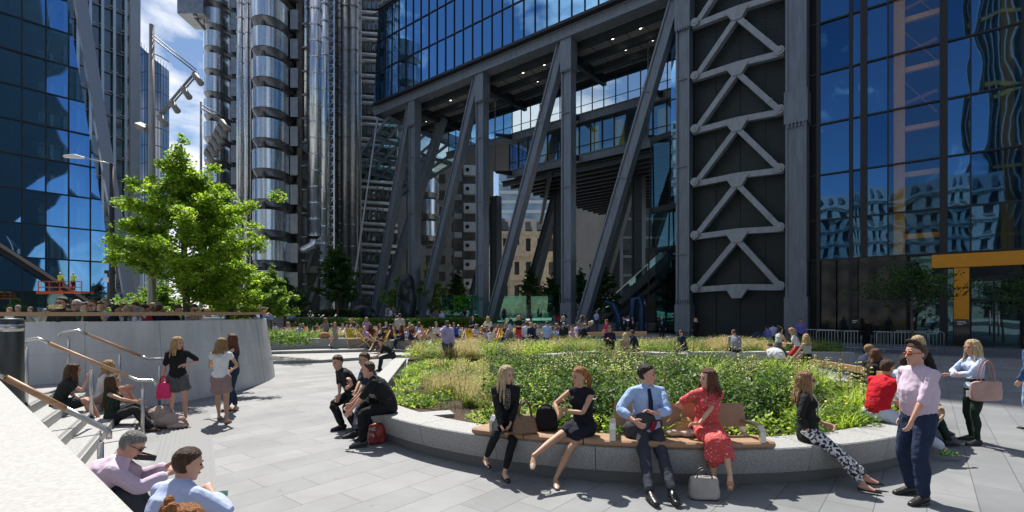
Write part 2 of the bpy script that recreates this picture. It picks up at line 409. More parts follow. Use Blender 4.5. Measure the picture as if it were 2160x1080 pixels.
def hair(J, style, col, parent, vox, sp):
    s = J['s']*1.06; M_ = J['HM']; c = J['hd']; B = MB()
    H = lambda x, y, z: c+M_@(V((x, y, z))*s)
    n = 18; vol = sp.get('vol', 0.0)
    short = style in ('short', 'crop', 'quiff')
    secs = [(-.06, .060, -.045, .068), (-.035, .071, -.02, .090), (0, .079, -.005, .106), (.03, .083, .012, .111), (.055, .0825, .068 if not short else .070, .110), (.085, .076, .084, .099), (.112, .056, .064, .074), (.130, .026, .03, .038)]
    if style == 'crop': secs = [(z*.97, rx-.004, yf-.006, yb-.005) for z, rx, yf, yb in secs[1:]]
    if not short: secs = [(-.095, .060, -.04, .072)]+secs
    b = len(B.v)
    for z, rx, yf, yb in secs:
        for k in range(n):
            a = 2*math.pi*k/n; ca, sa = math.cos(a), math.sin(a)
            x = ca*(rx+vol); y = sa*(yf+vol*.4) if sa > 0 and yf > 0 else (sa*(yb+vol) if sa < 0 else yf*1.0*abs(sa))
            B.v.append(tuple(H(x, y-.002, z)))
    for i in range(len(secs)-1):
        for k in range(n):
            k2 = (k+1) % n; B.f.append((b+i*n+k, b+i*n+k2, b+(i+1)*n+k2, b+(i+1)*n+k)); B.mi.append(0)
    B.f.append(tuple(b+k for k in range(n-1, -1, -1))); B.mi.append(0); B.f.append(tuple(b+(len(secs)-1)*n+k for k in range(n))); B.mi.append(0)
    rs = random.Random(sp.get('seed', 3))
    L = sp.get('hl', .38)
    def strand(phi, ln, fr=0.0, r0=.017):
        # phi measured from the back of the head (0) to the sides (+-90..110)
        a = R(phi); x, y = math.sin(a), -math.cos(a)
        pts = [H(x*.03, y*.03+.01, .122), H(x*.066, y*.085, .085), H(x*.085, y*.110, .02), H(x*.086, y*.106+fr*.02, -.06)]
        p = pts[-1].copy(); out = (M_@V((x, y+fr, 0))); out.z = 0
        m = 5
        for i in range(m):
            t = (i+1)/m
            p = p+V((0, 0, -ln*s/m))+out*(.012*math.sin(t*3))*s+V((rs.uniform(-.006, .006), rs.uniform(-.006, .006), 0))
            q = p.copy(); pts.append(q)
        rr = [.010, .018, .019, r0+.003]+[r0*(1-.1*i) for i in range(m-1)]+[r0*.35]
        B.tube(pts, [r_*s for r_ in rr], n=7)
    if style == 'long':
        for i in range(17):
            ph = -112+14*i; strand(ph+rs.uniform(-4, 4), L*rs.uniform(.8, 1.05)*(1 if abs(ph) < 95 else .9), fr=.25 if abs(ph) > 75 else -.15, r0=.019)
    elif style == 'bob':
        for i in range(15): ph = -105+15*i; strand(ph, L*.35*rs.uniform(.9, 1.05), r0=.02)
    elif style == 'pony':
        p = H(0, -.115, .03); q = []
        for j in range(7):
            off = V((rs.uniform(-.02, .02), rs.uniform(-.02, .02), 0))
            bd = M_@V((0, -.035, 0))
            B.tube([p+off*.3, p+bd+V((0, 0, -.03))+off*.6, p+bd*1.2+V((0, 0, -L*.5))+off*1.3, p+bd*.8+V((0, 0, -L))+off], [.014*s, .019*s, .018*s, .006*s], n=7)
        B.sphere(H(0, -.112, .03), .026*s)
    elif style == 'bun':
        for j in range(9): B.sphere(H(rs.uniform(-.04, .04), -.085+rs.uniform(-.04, .02), .105+rs.uniform(-.02, .04)), .030*s, 8, 6)
    elif style == 'quiff':
        for j in range(7): B.tube([H(-.05+j*.016, .0, .115), H(-.05+j*.016, .04, .135), H(-.045+j*.015, .062, .148+rs.uniform(0, .015))], [.02*s, .020*s, .009*s], n=7)
    o = B.build('hair', cloth(HC.get(col, col) if isinstance(col, str) else col, 'hair'), parent, True)
    remesh(o, vox*.85, 1, .012 if not short else .005, .018 if not short else .012)
    return o

def finger_palm(J, k, sp):
    return V(sp.get('pn'+k, (-.8 if k == 'R' else .8, .3, -.2)))

def person(label, loc, yaw, sp, group=None, far=False, scale=1.0):
    """loc: ground point; yaw 0 faces +Y, 180 faces the camera; sp: pose + clothing"""
    vox = sp.get('vox', .0085 if not far else .02); male = sp.get('male', True)
    P = empty('person', loc, label, 'person', group, R(yaw)); P.scale = (scale,)*3
    J = skeleton(sp); B = MB(); s = J['s']
    mesh_torso(B, J, 0, male, fat=sp.get('fat', 1.0)); mesh_head(B, J, face=not far)
    for k in 'RL':
        mesh_leg(B, J, k, -.004); mesh_arm(B, J, k, -.003, male=male)
        mesh_hand(B, J, k, finger_palm(J, k, sp), sp.get('curl'+k, 35), fine=not far)
        f = J['fd'+k]; a = J['an'+k]; dn = V((0, 0, -1)) if abs(f.z) < .5 else (f.cross(J['X0'])).normalized()
        dn = (dn-f*dn.dot(f)).normalized()
        B.loft([a-f*.035*s+dn*.035*s, a+f*.03*s+dn*.035*s, a+f*.10*s+dn*.055*s, a+f*.155*s+dn*.065*s], [(.028*s, .034*s), (.034*s, .040*s), (.040*s, .024*s), (.030*s, .013*s)], f.cross(dn), n=10)
    sk = SK[sp.get('skin', 'fair')]
    body = B.build('body', cloth(sk, 'skin'), P, True); remesh(body, vox, 2)
    M_ = J['HM']; c = J['hd']; hs = s*1.06
    H = lambda x, y, z: c+M_@(V((x, y, z))*hs)
    if not far and sp.get('face', True):
        for k in (-1, 1):
            e = MB(); e.sphere(H(.031*k, .0835, .004), (.0105*s, .0105*s, .0085*s), 8, 6); e.build('eye', EYEM, P, True)
            e = MB(); e.tube([H(.014*k, .0965, .030), H(.032*k, .093, .034), H(.050*k, .082, .028)], [.0035, .004, .0025], n=6); e.build('eyebrow', cloth(tuple(.6*x for x in HC[sp.get('hc', 'brown')]), 'hair'), P, True)
        e = MB(); e.tube([H(-.024, .0885, -.063), H(0, .0985, -.062), H(.024, .0885, -.063)], [.003, .0065, .003], n=6); e.build('mouth', LIPM if not male else LIPM2, P, True)
    if sp.get('hair', 'short') != 'none': hair(J, sp.get('hair', 'short'), sp.get('hc', 'brown'), P, vox, sp)
    def mt(v): return v if isinstance(v, bpy.types.Material) else cloth(v)
    if 'glasses' in sp:
        g = MB()
        for k in (-1, 1):
            g.loft([H(.012*k, .101, .004), H(.032*k, .099, .003), H(.052*k, .092, .004)], [(.006, .014), (.006, .017), (.005, .013)], M_@V((0, 1, 0)), n=8)
            g.tube([H(.055*k, .090, .010), H(.076*k, .03, .012), H(.080*k, -.01, .006)], .0035, n=5)
        g.build('glasses', mt(sp['glasses']) if sp['glasses'] is not True else BLACKGL, P, True)
    # lower garment
    bt = sp.get('bottom')
    if bt:
        kind, colr, t1 = bt[0], bt[1], bt[2]
        g = MB()
        if kind == 'trousers' or kind == 'shorts':
            mesh_torso(g, J, .010, male, 0, 1 if sp.get('tuck', True) else 1, belly=0)
            g.loft([J['hip']-J['u1']*.03, J['low']-J['u1']*.075], [(.165*s+.006, .12*s+.006), (.146*s+.006, .108*s+.006)], J['X0'], n=16)
            for k in 'RL': mesh_leg(g, J, k, sp.get('lg', .012), 0, t1, sp.get('flare', .006))
        elif kind == 'skirt':
            ln = t1
            mesh_torso(g, J, .010, male, 0, 1)
            g.loft([J['hip'], J['low']-J['u1']*.05], [(.168*s+.008, .118*s+.01), (.128*s+.008, .095*s+.008)], J['X0'], n=16)
            kR, kL = J['hjR'].lerp(J['knR'], min(ln, 1)), J['hjL'].lerp(J['knL'], min(ln, 1))
            hm = J['hip']; km = (kR+kL)/2; wid = (kR-kL).length/2
            g.loft([hm-J['u1']*.02, hm.lerp(km, .5), km], [(.165*s+.01, .12*s), (max(.15*s, wid*.75+.08), .11*s+.008), (wid+.085*s+.014, .088*s+.02)], J['X0'], n=18)
            for k in 'RL': mesh_leg(g, J, k, .02, 0, min(ln, 1))
            if ln > 1:
                eR, eL = J['knR'].lerp(J['anR'], ln-1), J['knL'].lerp(J['anL'], ln-1); em = (eR+eL)/2
                g.loft([km, em], [(wid+.08, .085), ((eR-eL).length/2+.085, .075)], J['X0'], n=16)
                for k in 'RL': mesh_leg(g, J, k, .028, .9, ln)
        o = g.build('skirt' if kind == 'skirt' else kind, mt(colr), P, True); remesh(o, vox*1.1, 3 if not far else 1, .0 if far else .016, .10)
    if bt and bt[0] == 'trousers' and sp.get('tuck', True) and male and not far:
        g = MB(); bc = J['low']-J['u1']*.078; bf = J['u1'].cross(J['X0']); g.tube([bc+J['X0']*math.cos(a)*(.150*s+.014)+bf*math.sin(a)*(.112*s+.014) for a in np.linspace(0, 2*math.pi, 29)], .013, n=6); g.build('belt', cloth((.02, .015, .012), 'leather'), P, True)
    tp = sp.get('top')
    if tp:
        kind, colr, sl = tp[0], tp[1], tp[2]
        g = MB(); gg = {'tee': .014, 'shirt': .018, 'jacket': .026, 'dress': .013, 'tank': .008}[kind]; gg = sp.get('tg', gg)
        mesh_torso(g, J, gg, male, 1 if sp.get('tuck', True) else 0, 5, fat=sp.get('fat', 1.0), belly=sp.get('belly', 0.0))
        if kind == 'jacket': g.loft([J['hip']-J['u1']*.07*s, J['hip']+J['u1']*.12*s], [(.175*s+gg, .125*s+gg), (.15*s+gg, .112*s+gg)], J['X0'], n=18)
        if sl > 0:
            for k in 'RL': mesh_arm(g, J, k, gg*.75, 0, sl, male, .004)
        if kind in ('shirt', 'jacket'):   # collar
            g.loft([J['nb']-J['u2']*.035*s, J['nb']+J['u2']*.022*s], [(.078*s, .072*s), (.064*s, .062*s)], J['rv'], n=14)
        nm = {'tee': 't_shirt', 'shirt': 'shirt', 'jacket': 'jacket', 'dress': 'dress', 'tank': 'sleeveless_top'}[kind]
        o = g.build(nm, mt(colr), P, True); remesh(o, vox*1.1, 3 if not far else 1, .0 if far else .018, .10)
    f_ = J['u2'].cross(J['rv'])
    f_ = -f_ if f_.y < 0 and abs(sp.get('tw', 0)) < 90 else f_
    if 'inner' in sp:   # shirt front seen in an open jacket
        g = MB(); q = J['low']+J['u2']*.02*s; t = J['sc']+J['u2']*.03*s
        g.loft([q+f_*(.112*s+.02), J['low']+J['u2']*.17*s+f_*(.118*s+.024), t+f_*(.07*s+.018)], [(.035*s, .012), (.055*s, .012), (.045*s, .012)], J['rv'], n=10)
        g.build('shirt_front', mt(sp['inner']), P, True)
    if 'tie' in sp:
        g = MB(); t = J['sc']+J['u2']*.035*s
        g.loft([t+f_*(.072*s+.034), J['low']+J['u2']*.17*s+f_*(.118*s+.036), J['low']+J['u2']*.0*s+f_*(.11*s+.036)], [(.020*s, .010), (.026*s, .008), (.034*s, .006)], J['rv'], n=10)
        g.build('tie', mt(sp['tie']), P, True)
    if 'shoe' in sp:
        for k in 'RL':
            g = MB(); f = J['fd'+k]; a = J['an'+k]; dn = V((0, 0, -1)) if abs(f.z) < .5 else (f.cross(J['X0'])).normalized(); dn = (dn-f*dn.dot(f)).normalized(); x = f.cross(dn)
            st = sp.get('shoe_style', 'shoe')
            if st == 'sandal':
                g.loft([a-f*.05*s+dn*.082*s, a+f*.06*s+dn*.082*s, a+f*.17*s+dn*.082*s], [(.032*s, .010), (.036*s, .010), (.034*s, .010)], x, n=10)
                g.loft([a+f*.10*s+dn*.052*s, a+f*.125*s+dn*.056*s], [(.044*s, .030*s), (.043*s, .026*s)], x, n=10)
                g.tube([a-f*.045+dn*.02+x*.03, a-f*.055+dn*.0, a-f*.045+dn*.02-x*.03], .009, n=6)
            elif st == 'flat':
                g.loft([a-f*.045*s+dn*.060*s, a+f*.03*s+dn*.068*s, a+f*.12*s+dn*.062*s, a+f*.175*s+dn*.070*s], [(.034*s, .028*s), (.036*s, .018*s), (.042*s, .026*s), (.026*s, .014*s)], x, n=12)
            else:
                g.loft([a-f*.045*s+dn*.035*s, a+f*.02*s+dn*.035*s, a+f*.11*s+dn*.055*s, a+f*.185*s+dn*.066*s], [(.038*s, .046*s), (.042*s, .050*s), (.047*s, .032*s), (.034*s, .018*s)], x, n=12)
                g.loft([a-f*.055*s+dn*.084*s, a+f*.06*s+dn*.086*s, a+f*.20*s+dn*.084*s], [(.040*s, .010), (.045*s, .010), (.036*s, .009)], x, n=10)
            o = g.build('shoe', mt(sp['shoe']) if not isinstance(sp['shoe'], tuple) else cloth(sp['shoe'], 'leather'), P, True)
            if not far: remesh(o, .007, 1)
            else: remesh(o, .02, 0)
    return P, J
EYEM = base_mat('eye_dark', (.03, .025, .02), .2); LIPM = base_mat('lips', (.42, .13, .12), .4); LIPM2 = base_mat('lips_pale', (.38, .17, .13), .5)
BLACKGL = base_mat('sunglass', (.01, .01, .012), .08)
# ================================================================ the place
D2 = V((.631, .776, 0)); E1 = V((-.774, .633, 0)).normalized(); D2 = V((-E1.y*-1, 0, 0)) if False else V((E1.y, -E1.x, 0))   # e1 along the street front, d2 away from it
A0 = V((14.83, 43.5, 0))
def F(s, z, dep=0.0): return A0+E1*s+D2*dep+V((0, 0, z))
ANG = math.atan2(D2.y, D2.x)

# ---- surface materials
def paving_mat(name, c1, c2, mortar, bw=1.15, rh=.46, rot=ANG, msize=.006, bump=.25):
    m = base_mat(name, c1, .62); n, l = nt(m); b = n['Principled BSDF']
    tc = n.new('ShaderNodeTexCoord'); mp = n.new('ShaderNodeMapping'); mp.inputs['Rotation'].default_value = (0, 0, -rot)
    l.new(tc.outputs['Object'], mp.inputs['Vector'])
    br = n.new('ShaderNodeTexBrick'); br.inputs['Scale'].default_value = 1; br.inputs['Brick Width'].default_value = bw; br.inputs['Row Height'].default_value = rh
    br.inputs['Mortar Size'].default_value = msize; br.inputs['Mortar Smooth'].default_value = .3; br.inputs['Color1'].default_value = (*c1, 1); br.inputs['Color2'].default_value = (*c2, 1); br.inputs['Mortar'].default_value = (*mortar, 1); br.inputs['Bias'].default_value = 0
    br.offset_frequency = 2; br.offset = .42
    l.new(mp.outputs['Vector'], br.inputs['Vector'])
    nz = n.new('ShaderNodeTexNoise'); nz.inputs['Scale'].default_value = .9; nz.inputs['Detail'].default_value = 8; nz.inputs['Roughness'].default_value = .6; l.new(tc.outputs['Object'], nz.inputs['Vector'])
    n2 = n.new('ShaderNodeTexNoise'); n2.inputs['Scale'].default_value = 55; n2.inputs['Detail'].default_value = 3; l.new(tc.outputs['Object'], n2.inputs['Vector'])
    mr = n.new('ShaderNodeMapRange'); mr.inputs['From Min'].default_value = .3; mr.inputs['From Max'].default_value = .7; mr.inputs['To Min'].default_value = .78; mr.inputs['To Max'].default_value = 1.12; l.new(nz.outputs['Fac'], mr.inputs['Value'])
    m2 = n.new('ShaderNodeMapRange'); m2.inputs['To Min'].default_value = .9; m2.inputs['To Max'].default_value = 1.1; l.new(n2.outputs['Fac'], m2.inputs['Value'])
    mm = n.new('ShaderNodeMath'); mm.operation = 'MULTIPLY'; l.new(mr.outputs[0], mm.inputs[0]); l.new(m2.outputs[0], mm.inputs[1])
    # dried spills and dark spots
    n3 = n.new('ShaderNodeTexNoise'); n3.inputs['Scale'].default_value = 2.3; n3.inputs['Detail'].default_value = 7; n3.inputs['Roughness'].default_value = .75; l.new(tc.outputs['Object'], n3.inputs['Vector'])
    m3 = n.new('ShaderNodeMapRange'); m3.inputs['From Min'].default_value = .635; m3.inputs['From Max'].default_value = .66; m3.inputs['To Min'].default_value = 1; m3.inputs['To Max'].default_value = .74; l.new(n3.outputs['Fac'], m3.inputs['Value'])
    m4 = n.new('ShaderNodeMath'); m4.operation = 'MULTIPLY'; l.new(mm.outputs[0], m4.inputs[0]); l.new(m3.outputs[0], m4.inputs[1])
    vo = n.new('ShaderNodeTexVoronoi'); vo.inputs['Scale'].default_value = 1.7; l.new(tc.outputs['Object'], vo.inputs['Vector'])
    m5 = n.new('ShaderNodeMapRange'); m5.inputs['From Min'].default_value = .035; m5.inputs['From Max'].default_value = .05; m5.inputs['To Min'].default_value = .62; m5.inputs['To Max'].default_value = 1; l.new(vo.outputs['Distance'], m5.inputs['Value'])
    m6 = n.new('ShaderNodeMath'); m6.operation = 'MULTIPLY'; l.new(m4.outputs[0], m6.inputs[0]); l.new(m5.outputs[0], m6.inputs[1]); m4 = m6
    vm = n.new('ShaderNodeVectorMath'); vm.operation = 'SCALE'; l.new(br.outputs['Color'], vm.inputs[0]); l.new(m4.outputs[0], vm.inputs['Scale'])
    l.new(vm.outputs[0], b.inputs['Base Color'])
    bp = n.new('ShaderNodeBump'); bp.inputs['Strength'].default_value = bump; bp.inputs['Distance'].default_value = .004; bp.invert = True
    l.new(br.outputs['Fac'], bp.inputs['Height']); l.new(bp.outputs['Normal'], b.inputs['Normal'])
    return m
PAVE = paving_mat('granite_paving', (.185, .192, .20), (.238, .244, .252), (.10, .10, .10))
PAVE2 = paving_mat('pale_paving', (.27, .27, .265), (.32, .32, .31), (.15, .15, .15), 1.4, .6)
PAVE_SHADE = paving_mat('painted_shade_paving', (.085, .105, .14), (.10, .125, .16), (.17, .19, .22), 1.15, .46)  # same granite, with bluish shade painted into its colour
GRAN = noisy('speckled_granite', (.33, .33, .325), .7, var=.34, scale=70, detail=2, bump=.05, bscale=90)
GRANW = noisy('pale_granite', (.37, .365, .355), .7, var=.13, scale=75, detail=2, bump=.05, bscale=90)
GRAND = noisy('plinth_granite', (.17, .17, .165), .75, var=.14, scale=110, detail=2)
def conc_mat():
    m = noisy('fairfaced_concrete', (.50, .505, .51), .6, var=.08, scale=1.6, detail=9, bump=.08, bscale=30)
    n, l = nt(m); b = n['Principled BSDF']; src = b.inputs['Base Color'].links[0].from_socket
    tc = n.new('ShaderNodeTexCoord'); mp = n.new('ShaderNodeMapping'); mp.inputs['Scale'].default_value = (3.5, 3.5, .35); l.new(tc.outputs['Object'], mp.inputs['Vector'])
    nz = n.new('ShaderNodeTexNoise'); nz.inputs['Scale'].default_value = 1.2; nz.inputs['Detail'].default_value = 6; l.new(mp.outputs['Vector'], nz.inputs['Vector'])
    mr = n.new('ShaderNodeMapRange'); mr.inputs['From Min'].default_value = .35; mr.inputs['From Max'].default_value = .65; mr.inputs['To Min'].default_value = .88; mr.inputs['To Max'].default_value = 1.06; l.new(nz.outputs['Fac'], mr.inputs['Value'])
    vm = n.new('ShaderNodeVectorMath'); vm.operation = 'SCALE'; l.new(src, vm.inputs[0]); l.new(mr.outputs[0], vm.inputs['Scale']); l.new(vm.outputs[0], b.inputs['Base Color'])
    return m
CONC = conc_mat()
STEEL = noisy('brushed_steel', (.55, .54, .52), .28, 1.0, var=.08, scale=3, stretch=(20, 20, .6))
WOOD = noisy('hardwood_rail', (.52, .32, .18), .45, var=.3, scale=3, stretch=(2, 2, 14), bump=.15, bscale=30, col2=(.38, .21, .11))
def wood_mat(name, c, c2, rot=0.0):
    m = base_mat(name, c, .55); n, l = nt(m); b = n['Principled BSDF']
    tc = n.new('ShaderNodeTexCoord'); nz = n.new('ShaderNodeTexNoise'); nz.inputs['Scale'].default_value = 4; nz.inputs['Detail'].default_value = 5; nz.inputs['Distortion'].default_value = 1.2
    mp = n.new('ShaderNodeMapping'); mp.inputs['Scale'].default_value = (.6, 6, 6); mp.inputs['Rotation'].default_value = (0, 0, rot); l.new(tc.outputs['Object'], mp.inputs['Vector']); l.new(mp.outputs['Vector'], nz.inputs['Vector'])
    mx = n.new('ShaderNodeMix'); mx.data_type = 'RGBA'; mx.inputs['A'].default_value = (*c, 1); mx.inputs['B'].default_value = (*c2, 1); l.new(nz.outputs['Fac'], mx.inputs['Factor']); l.new(mx.outputs['Result'], b.inputs['Base Color'])
    bp = n.new('ShaderNodeBump'); bp.inputs['Strength'].default_value = .2; bp.inputs['Distance'].default_value = .01; l.new(nz.outputs['Fac'], bp.inputs['Height']); l.new(bp.outputs['Normal'], b.inputs['Normal'])
    return m
IROKO = wood_mat('iroko_bench', (.40, .245, .145), (.29, .17, .095))
PINE = wood_mat('pale_timber', (.44, .29, .17), (.34, .21, .115))
SOIL = noisy('mulch', (.055, .032, .02), .95, var=.5, scale=30, bump=.6, bscale=50)
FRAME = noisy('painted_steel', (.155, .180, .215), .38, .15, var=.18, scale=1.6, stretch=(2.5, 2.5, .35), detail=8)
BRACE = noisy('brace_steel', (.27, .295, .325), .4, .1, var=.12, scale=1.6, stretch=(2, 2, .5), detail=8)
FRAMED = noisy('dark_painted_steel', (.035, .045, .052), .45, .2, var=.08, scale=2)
BLACK = base_mat('near_black', (.012, .014, .017), .5)
BLACKG = base_mat('black_glass_panel', (.012, .015, .018), .06, 0, .6)
WHITE = base_mat('white_paint', (.75, .75, .73), .5)
YEL = noisy('amber_paint', (.72, .29, .01), .45, var=.05, scale=3)
ORANGE = base_mat('orange_paint', (.55, .085, .02), .5)

# ---- ground and levels
g = MB(); g.quad((-900, -900, 0), (900, -900, 0), (900, 900, 0), (-900, 900, 0))
set_props(g.build('plaza', PAVE), kind='structure')
def level(name, poly, z0, z1, mat):
    b = MB(); b.prism(poly, z0, z1); return set_props(b.build(name, mat), kind='structure')
WALLP = [(-10.9, 9.35), (-10.2, 9.9), (-9.6, 10.45), (-9.0, 11.05), (-8.5, 11.7), (-8.05, 12.5), (-7.72, 13.5), (-7.62, 14.6), (-7.7, 15.8), (-7.95, 16.9), (-8.4, 17.9), (-9.2, 18.7), (-10.3, 19.3), (-12, 19.8)]
UP = .70
q0 = (-6.45, 8.6); tdv = V((-.52, .85, 0)).normalized(); av = V((-.85, -.52, 0)).normalized()
# upper terrace behind the curved wall (z .70)
far_top = level('upper_terrace', [(-400, 300), (-400, -40), (-2.6, -40), (-2.6, -.2), (-8.93, 10.13), (-9.45, 10.85)]+[(x-.12, y+.12) for x, y in WALLP[3:]]+[(-15, 24), (-17, 60), (-17, 300)], .002, UP, PAVE2)
# steps
for i in range(4):
    b = MB(); z = .14*(i+1)
    o0 = V((q0[0], q0[1], 0))+av*.33*i
    p0 = o0-tdv*9.5; p1 = o0+tdv*2.6; w = 4.2-.33*i
    b.prism([(p.x, p.y) for p in (p1, p1+av*w, p0+av*w, p0)], z-.14+(.0015 if i else .0), z)
    set_props(b.build('step', GRAN), kind='structure')
for i in range(5):   # dark inlaid nosing strips
    b = MB(); o0 = V((q0[0], q0[1], .14*(i+1)))+av*(.33*i+.05); b.beam(o0-tdv*9.4+V((0, 0, .001)), o0+tdv*2.5+V((0, 0, .001)), .05, .006)
    set_props(b.build('step_nosing', GRAND), kind='structure')
# tactile corduroy strip at the foot of the steps: raised bars
b = MB(); s0 = V((-6.6, 9.57, .004)); wd = V((.85, .52, 0)).normalized()
b.quad(s0-tdv*9, s0-tdv*9+wd*.8, s0+tdv*2.2+wd*.8, s0+tdv*2.2)
for k in range(12): p = s0+wd*(.035+k*.066); b.beam(p-tdv*9+V((0, 0, .003)), p+tdv*2.2+V((0, 0, .003)), .028, .010)
set_props(b.build('tactile_paving', noisy('tactile_granite', (.20, .205, .21), .7, var=.08, scale=40)), kind='structure')
# shallow terraces further back
level('middle_terrace', [(-12.2, 20.9), (-8.2, 21.9), (-5.6, 24.4), (2.4, 25.0), (13, 27.5), (16, 36), (16, 120), (-14, 120)], .002, .13, PAVE2)
level('deckchair_terrace', [(-13.5, 24.2), (-7.5, 26.3), (-5.2, 26.0), (-4.4, 25.2), (2.2, 25.6), (5, 27), (8, 32), (9, 120), (-14, 120)], .132, .27, PAVE2)
level('rear_lawn_terrace', [(-24, 38), (-13, 40), (-3, 42.5), (3, 45), (9, 48), (28, 60), (28, 125), (-60, 125), (-60, 60)], .272, .95, PAVE2)
level('painted_shade_layer', [(16.1, 30), (28, 20.3), (40, 8), (60, 20), (40, 60), (18, 60)], .001, .005, PAVE_SHADE)  # thin sheet over the plaza, deepens the building's shade by colour

# ---- curved concrete wall with batter
def wall_curve():
    b = MB(); n_ = len(WALLP); top = 1.985; th = .35
    pts = []
    for i in range(n_-1):
        for k in range(4):
            t = k/4; p0 = WALLP[max(i-1, 0)]; p1 = WALLP[i]; p2 = WALLP[i+1]; p3 = WALLP[min(i+2, n_-1)]
            c = [.5*((2*p1[j])+(-p0[j]+p2[j])*t+(2*p0[j]-5*p1[j]+4*p2[j]-p3[j])*t*t+(-p0[j]+3*p1[j]-3*p2[j]+p3[j])*t**3) for j in (0, 1)]
            pts.append(V((c[0], c[1], 0)))
    pts.append(V((*WALLP[-1], 0)))
    N = len(pts); rows = []
    for i, p in enumerate(pts):
        t = (pts[min(i+1, N-1)]-pts[max(i-1, 0)]).normalized(); nr = V((t.y, -t.x, 0))   # outward (towards the plaza)
        bt = .27
        prof = [(0, -.02), (0, .02), (-bt*.985, top-.02), (-bt-.01, top), (-bt-th, top), (-bt-th, -.02)]
        rows.append([p+nr*a+V((0, 0, z)) for a, z in prof])
    m = 6; vs = [v for r_ in rows for v in r_]; fs = []
    for i in range(N-1):
        for k in range(m): fs.append((i*m+k, (i+1)*m+k, (i+1)*m+(k+1) % m, i*m+(k+1) % m))
    fs.append(tuple(range(m))); fs.append(tuple((N-1)*m+k for k in range(m-1, -1, -1)))
    b.add(vs, fs)
    return b, pts, rows
wb, WPTS, WROWS = wall_curve()
W = root('retaining_wall', (-8, 14, 0), 'curved pale concrete wall leaning back, with a timber rail along its top', 'wall')
wb.build('concrete_wall', CONC, W, False)
j = MB()
for i in range(len(WROWS)-1):
    for zf in (.33, .66): j.beam(WROWS[i][1].lerp(WROWS[i][2], zf), WROWS[i+1][1].lerp(WROWS[i+1][2], zf), .004, .005)
for i in range(4, len(WROWS), 7):
    j.beam(WROWS[i][1]+V((0, 0, 0))+(WROWS[i][1]-WROWS[i][4]).normalized()*0, WROWS[i][2], .010, .006)
j.build('joints', noisy('joint_grey', (.30, .30, .30)), W)
cp = MB()   # timber rail on brackets
rl = [r_[3]*.55+r_[4]*.45+V((0, 0, .17)) for r_ in WROWS[:46]]
for i in range(len(rl)-1): cp.beam(rl[i], rl[i+1], .30, .085, ext=.004)
cp.build('timber_rail', PINE, W)
for i in range(3, 46, 6):
    k = MB(); k.box(rl[i]+V((0, 0, -.105)), (.05, .05, .13)); k.build('bracket', FRAMED, W)

# ---- hand rails
def handrail(label, pts, posts, zb, wood=(1, 2)):
    """pts: polyline of the grip; wood section between given indices; posts: list of (point, bottom z)"""
    r = root('handrail', (posts[0][0].x, posts[0][0].y, posts[0][1]), label, 'handrail', None)
    P_ = [V(p) for p in pts]
    st = MB(); i0, i1 = wood
    a, b_ = P_[i0], P_[i1]
    d = (b_-a).normalized()
    st.tube([P_[0]+V((0, 0, -.07)), P_[0]+V((0, 0, -.02))+(P_[1]-P_[0]).normalized()*.02, P_[0].lerp(P_[1], .25)]+P_[1:i0+1]+[a+d*.16], .026, n=12)
    st.build('end_grip', STEEL, r, True)
    s2 = MB(); s2.tube([b_-d*.16]+P_[i1:-1]+[P_[-1].lerp(P_[-2], .18), P_[-1]+V((0, 0, -.02)), P_[-1]+V((0, 0, -.08))], .026, n=12); s2.build('end_grip', STEEL, r, True)
    w = MB(); w.tube([a+d*.155, b_-d*.155], .028, n=12); w.build('timber_grip', WOOD, r, True)
    for p, z in posts:
        q = MB(); q.tube([V((p.x, p.y, z)), V((p.x, p.y, p.z-.13))], .027, n=12); q.tube([V((p.x, p.y, p.z-.13)), V((p.x, p.y, p.z-.02))], .008, n=8)
        for k in (-1, 1): q.tube([V((p.x+.0, p.y, z)), V((p.x, p.y, z+.03))], .045, n=12)
        q.build('post', STEEL, r, True)
    return r
B1 = V((-6.50, 8.75, 1.07)); B0 = V((-7.62, 8.06, 1.77))
handrail('steel and timber handrail over the seated women on the steps', [at(30, 722, 7.95), at(80, 714, 8.0), at(290, 802, 8.75), at(322, 801, 8.75)][0:1]+[at(80, 714, 8.0), at(290, 802, 8.72), at(328, 803, 8.8)],
         [(at(55, 716, 7.98), UP), (at(193, 762, 8.4), .42), (at(301, 804, 8.75), 0)], 0)
handrail('steel and timber handrail close in front of the curved wall', [at(122, 702, 10.0), at(165, 697, 10.1), at(312, 757, 11.15), at(352, 757, 11.35)],
         [(at(144, 698, 10.05), UP), (at(252, 733, 10.7), .30), (at(336, 758, 11.25), 0)], 0)
handrail('steel and timber handrail nearest the white parapet', [at(-60, 762, 4.2), at(-30, 775, 4.3), at(172, 880, 4.8), at(230, 908, 4.85)],
         [(at(212, 904, 4.85), 0)], 0)
# ---- near white parapet
b = MB()
zp = 1.7
ed = [at(-60, 745, 0) for _ in ()]
pA = V((-.35, .72, zp)); pB = V((-.94, 1.27, zp)); pC = V((-3.84, 3.80, zp)); pD = V((-6.5, 6.05, zp)); pE = V((-9, 4.0, zp)); pF = V((-3.5, -2.0, zp)); pG = V((-.5, -.4, zp))
b.prism([(p.x, p.y) for p in (pG, pA, pB, pC, pD, pE, pF)], .0, zp)
o = b.build('parapet_wall', GRANW, bevel=.012); set_props(o, 'broad white granite parapet in the lower left corner, nearest the viewer', 'wall')
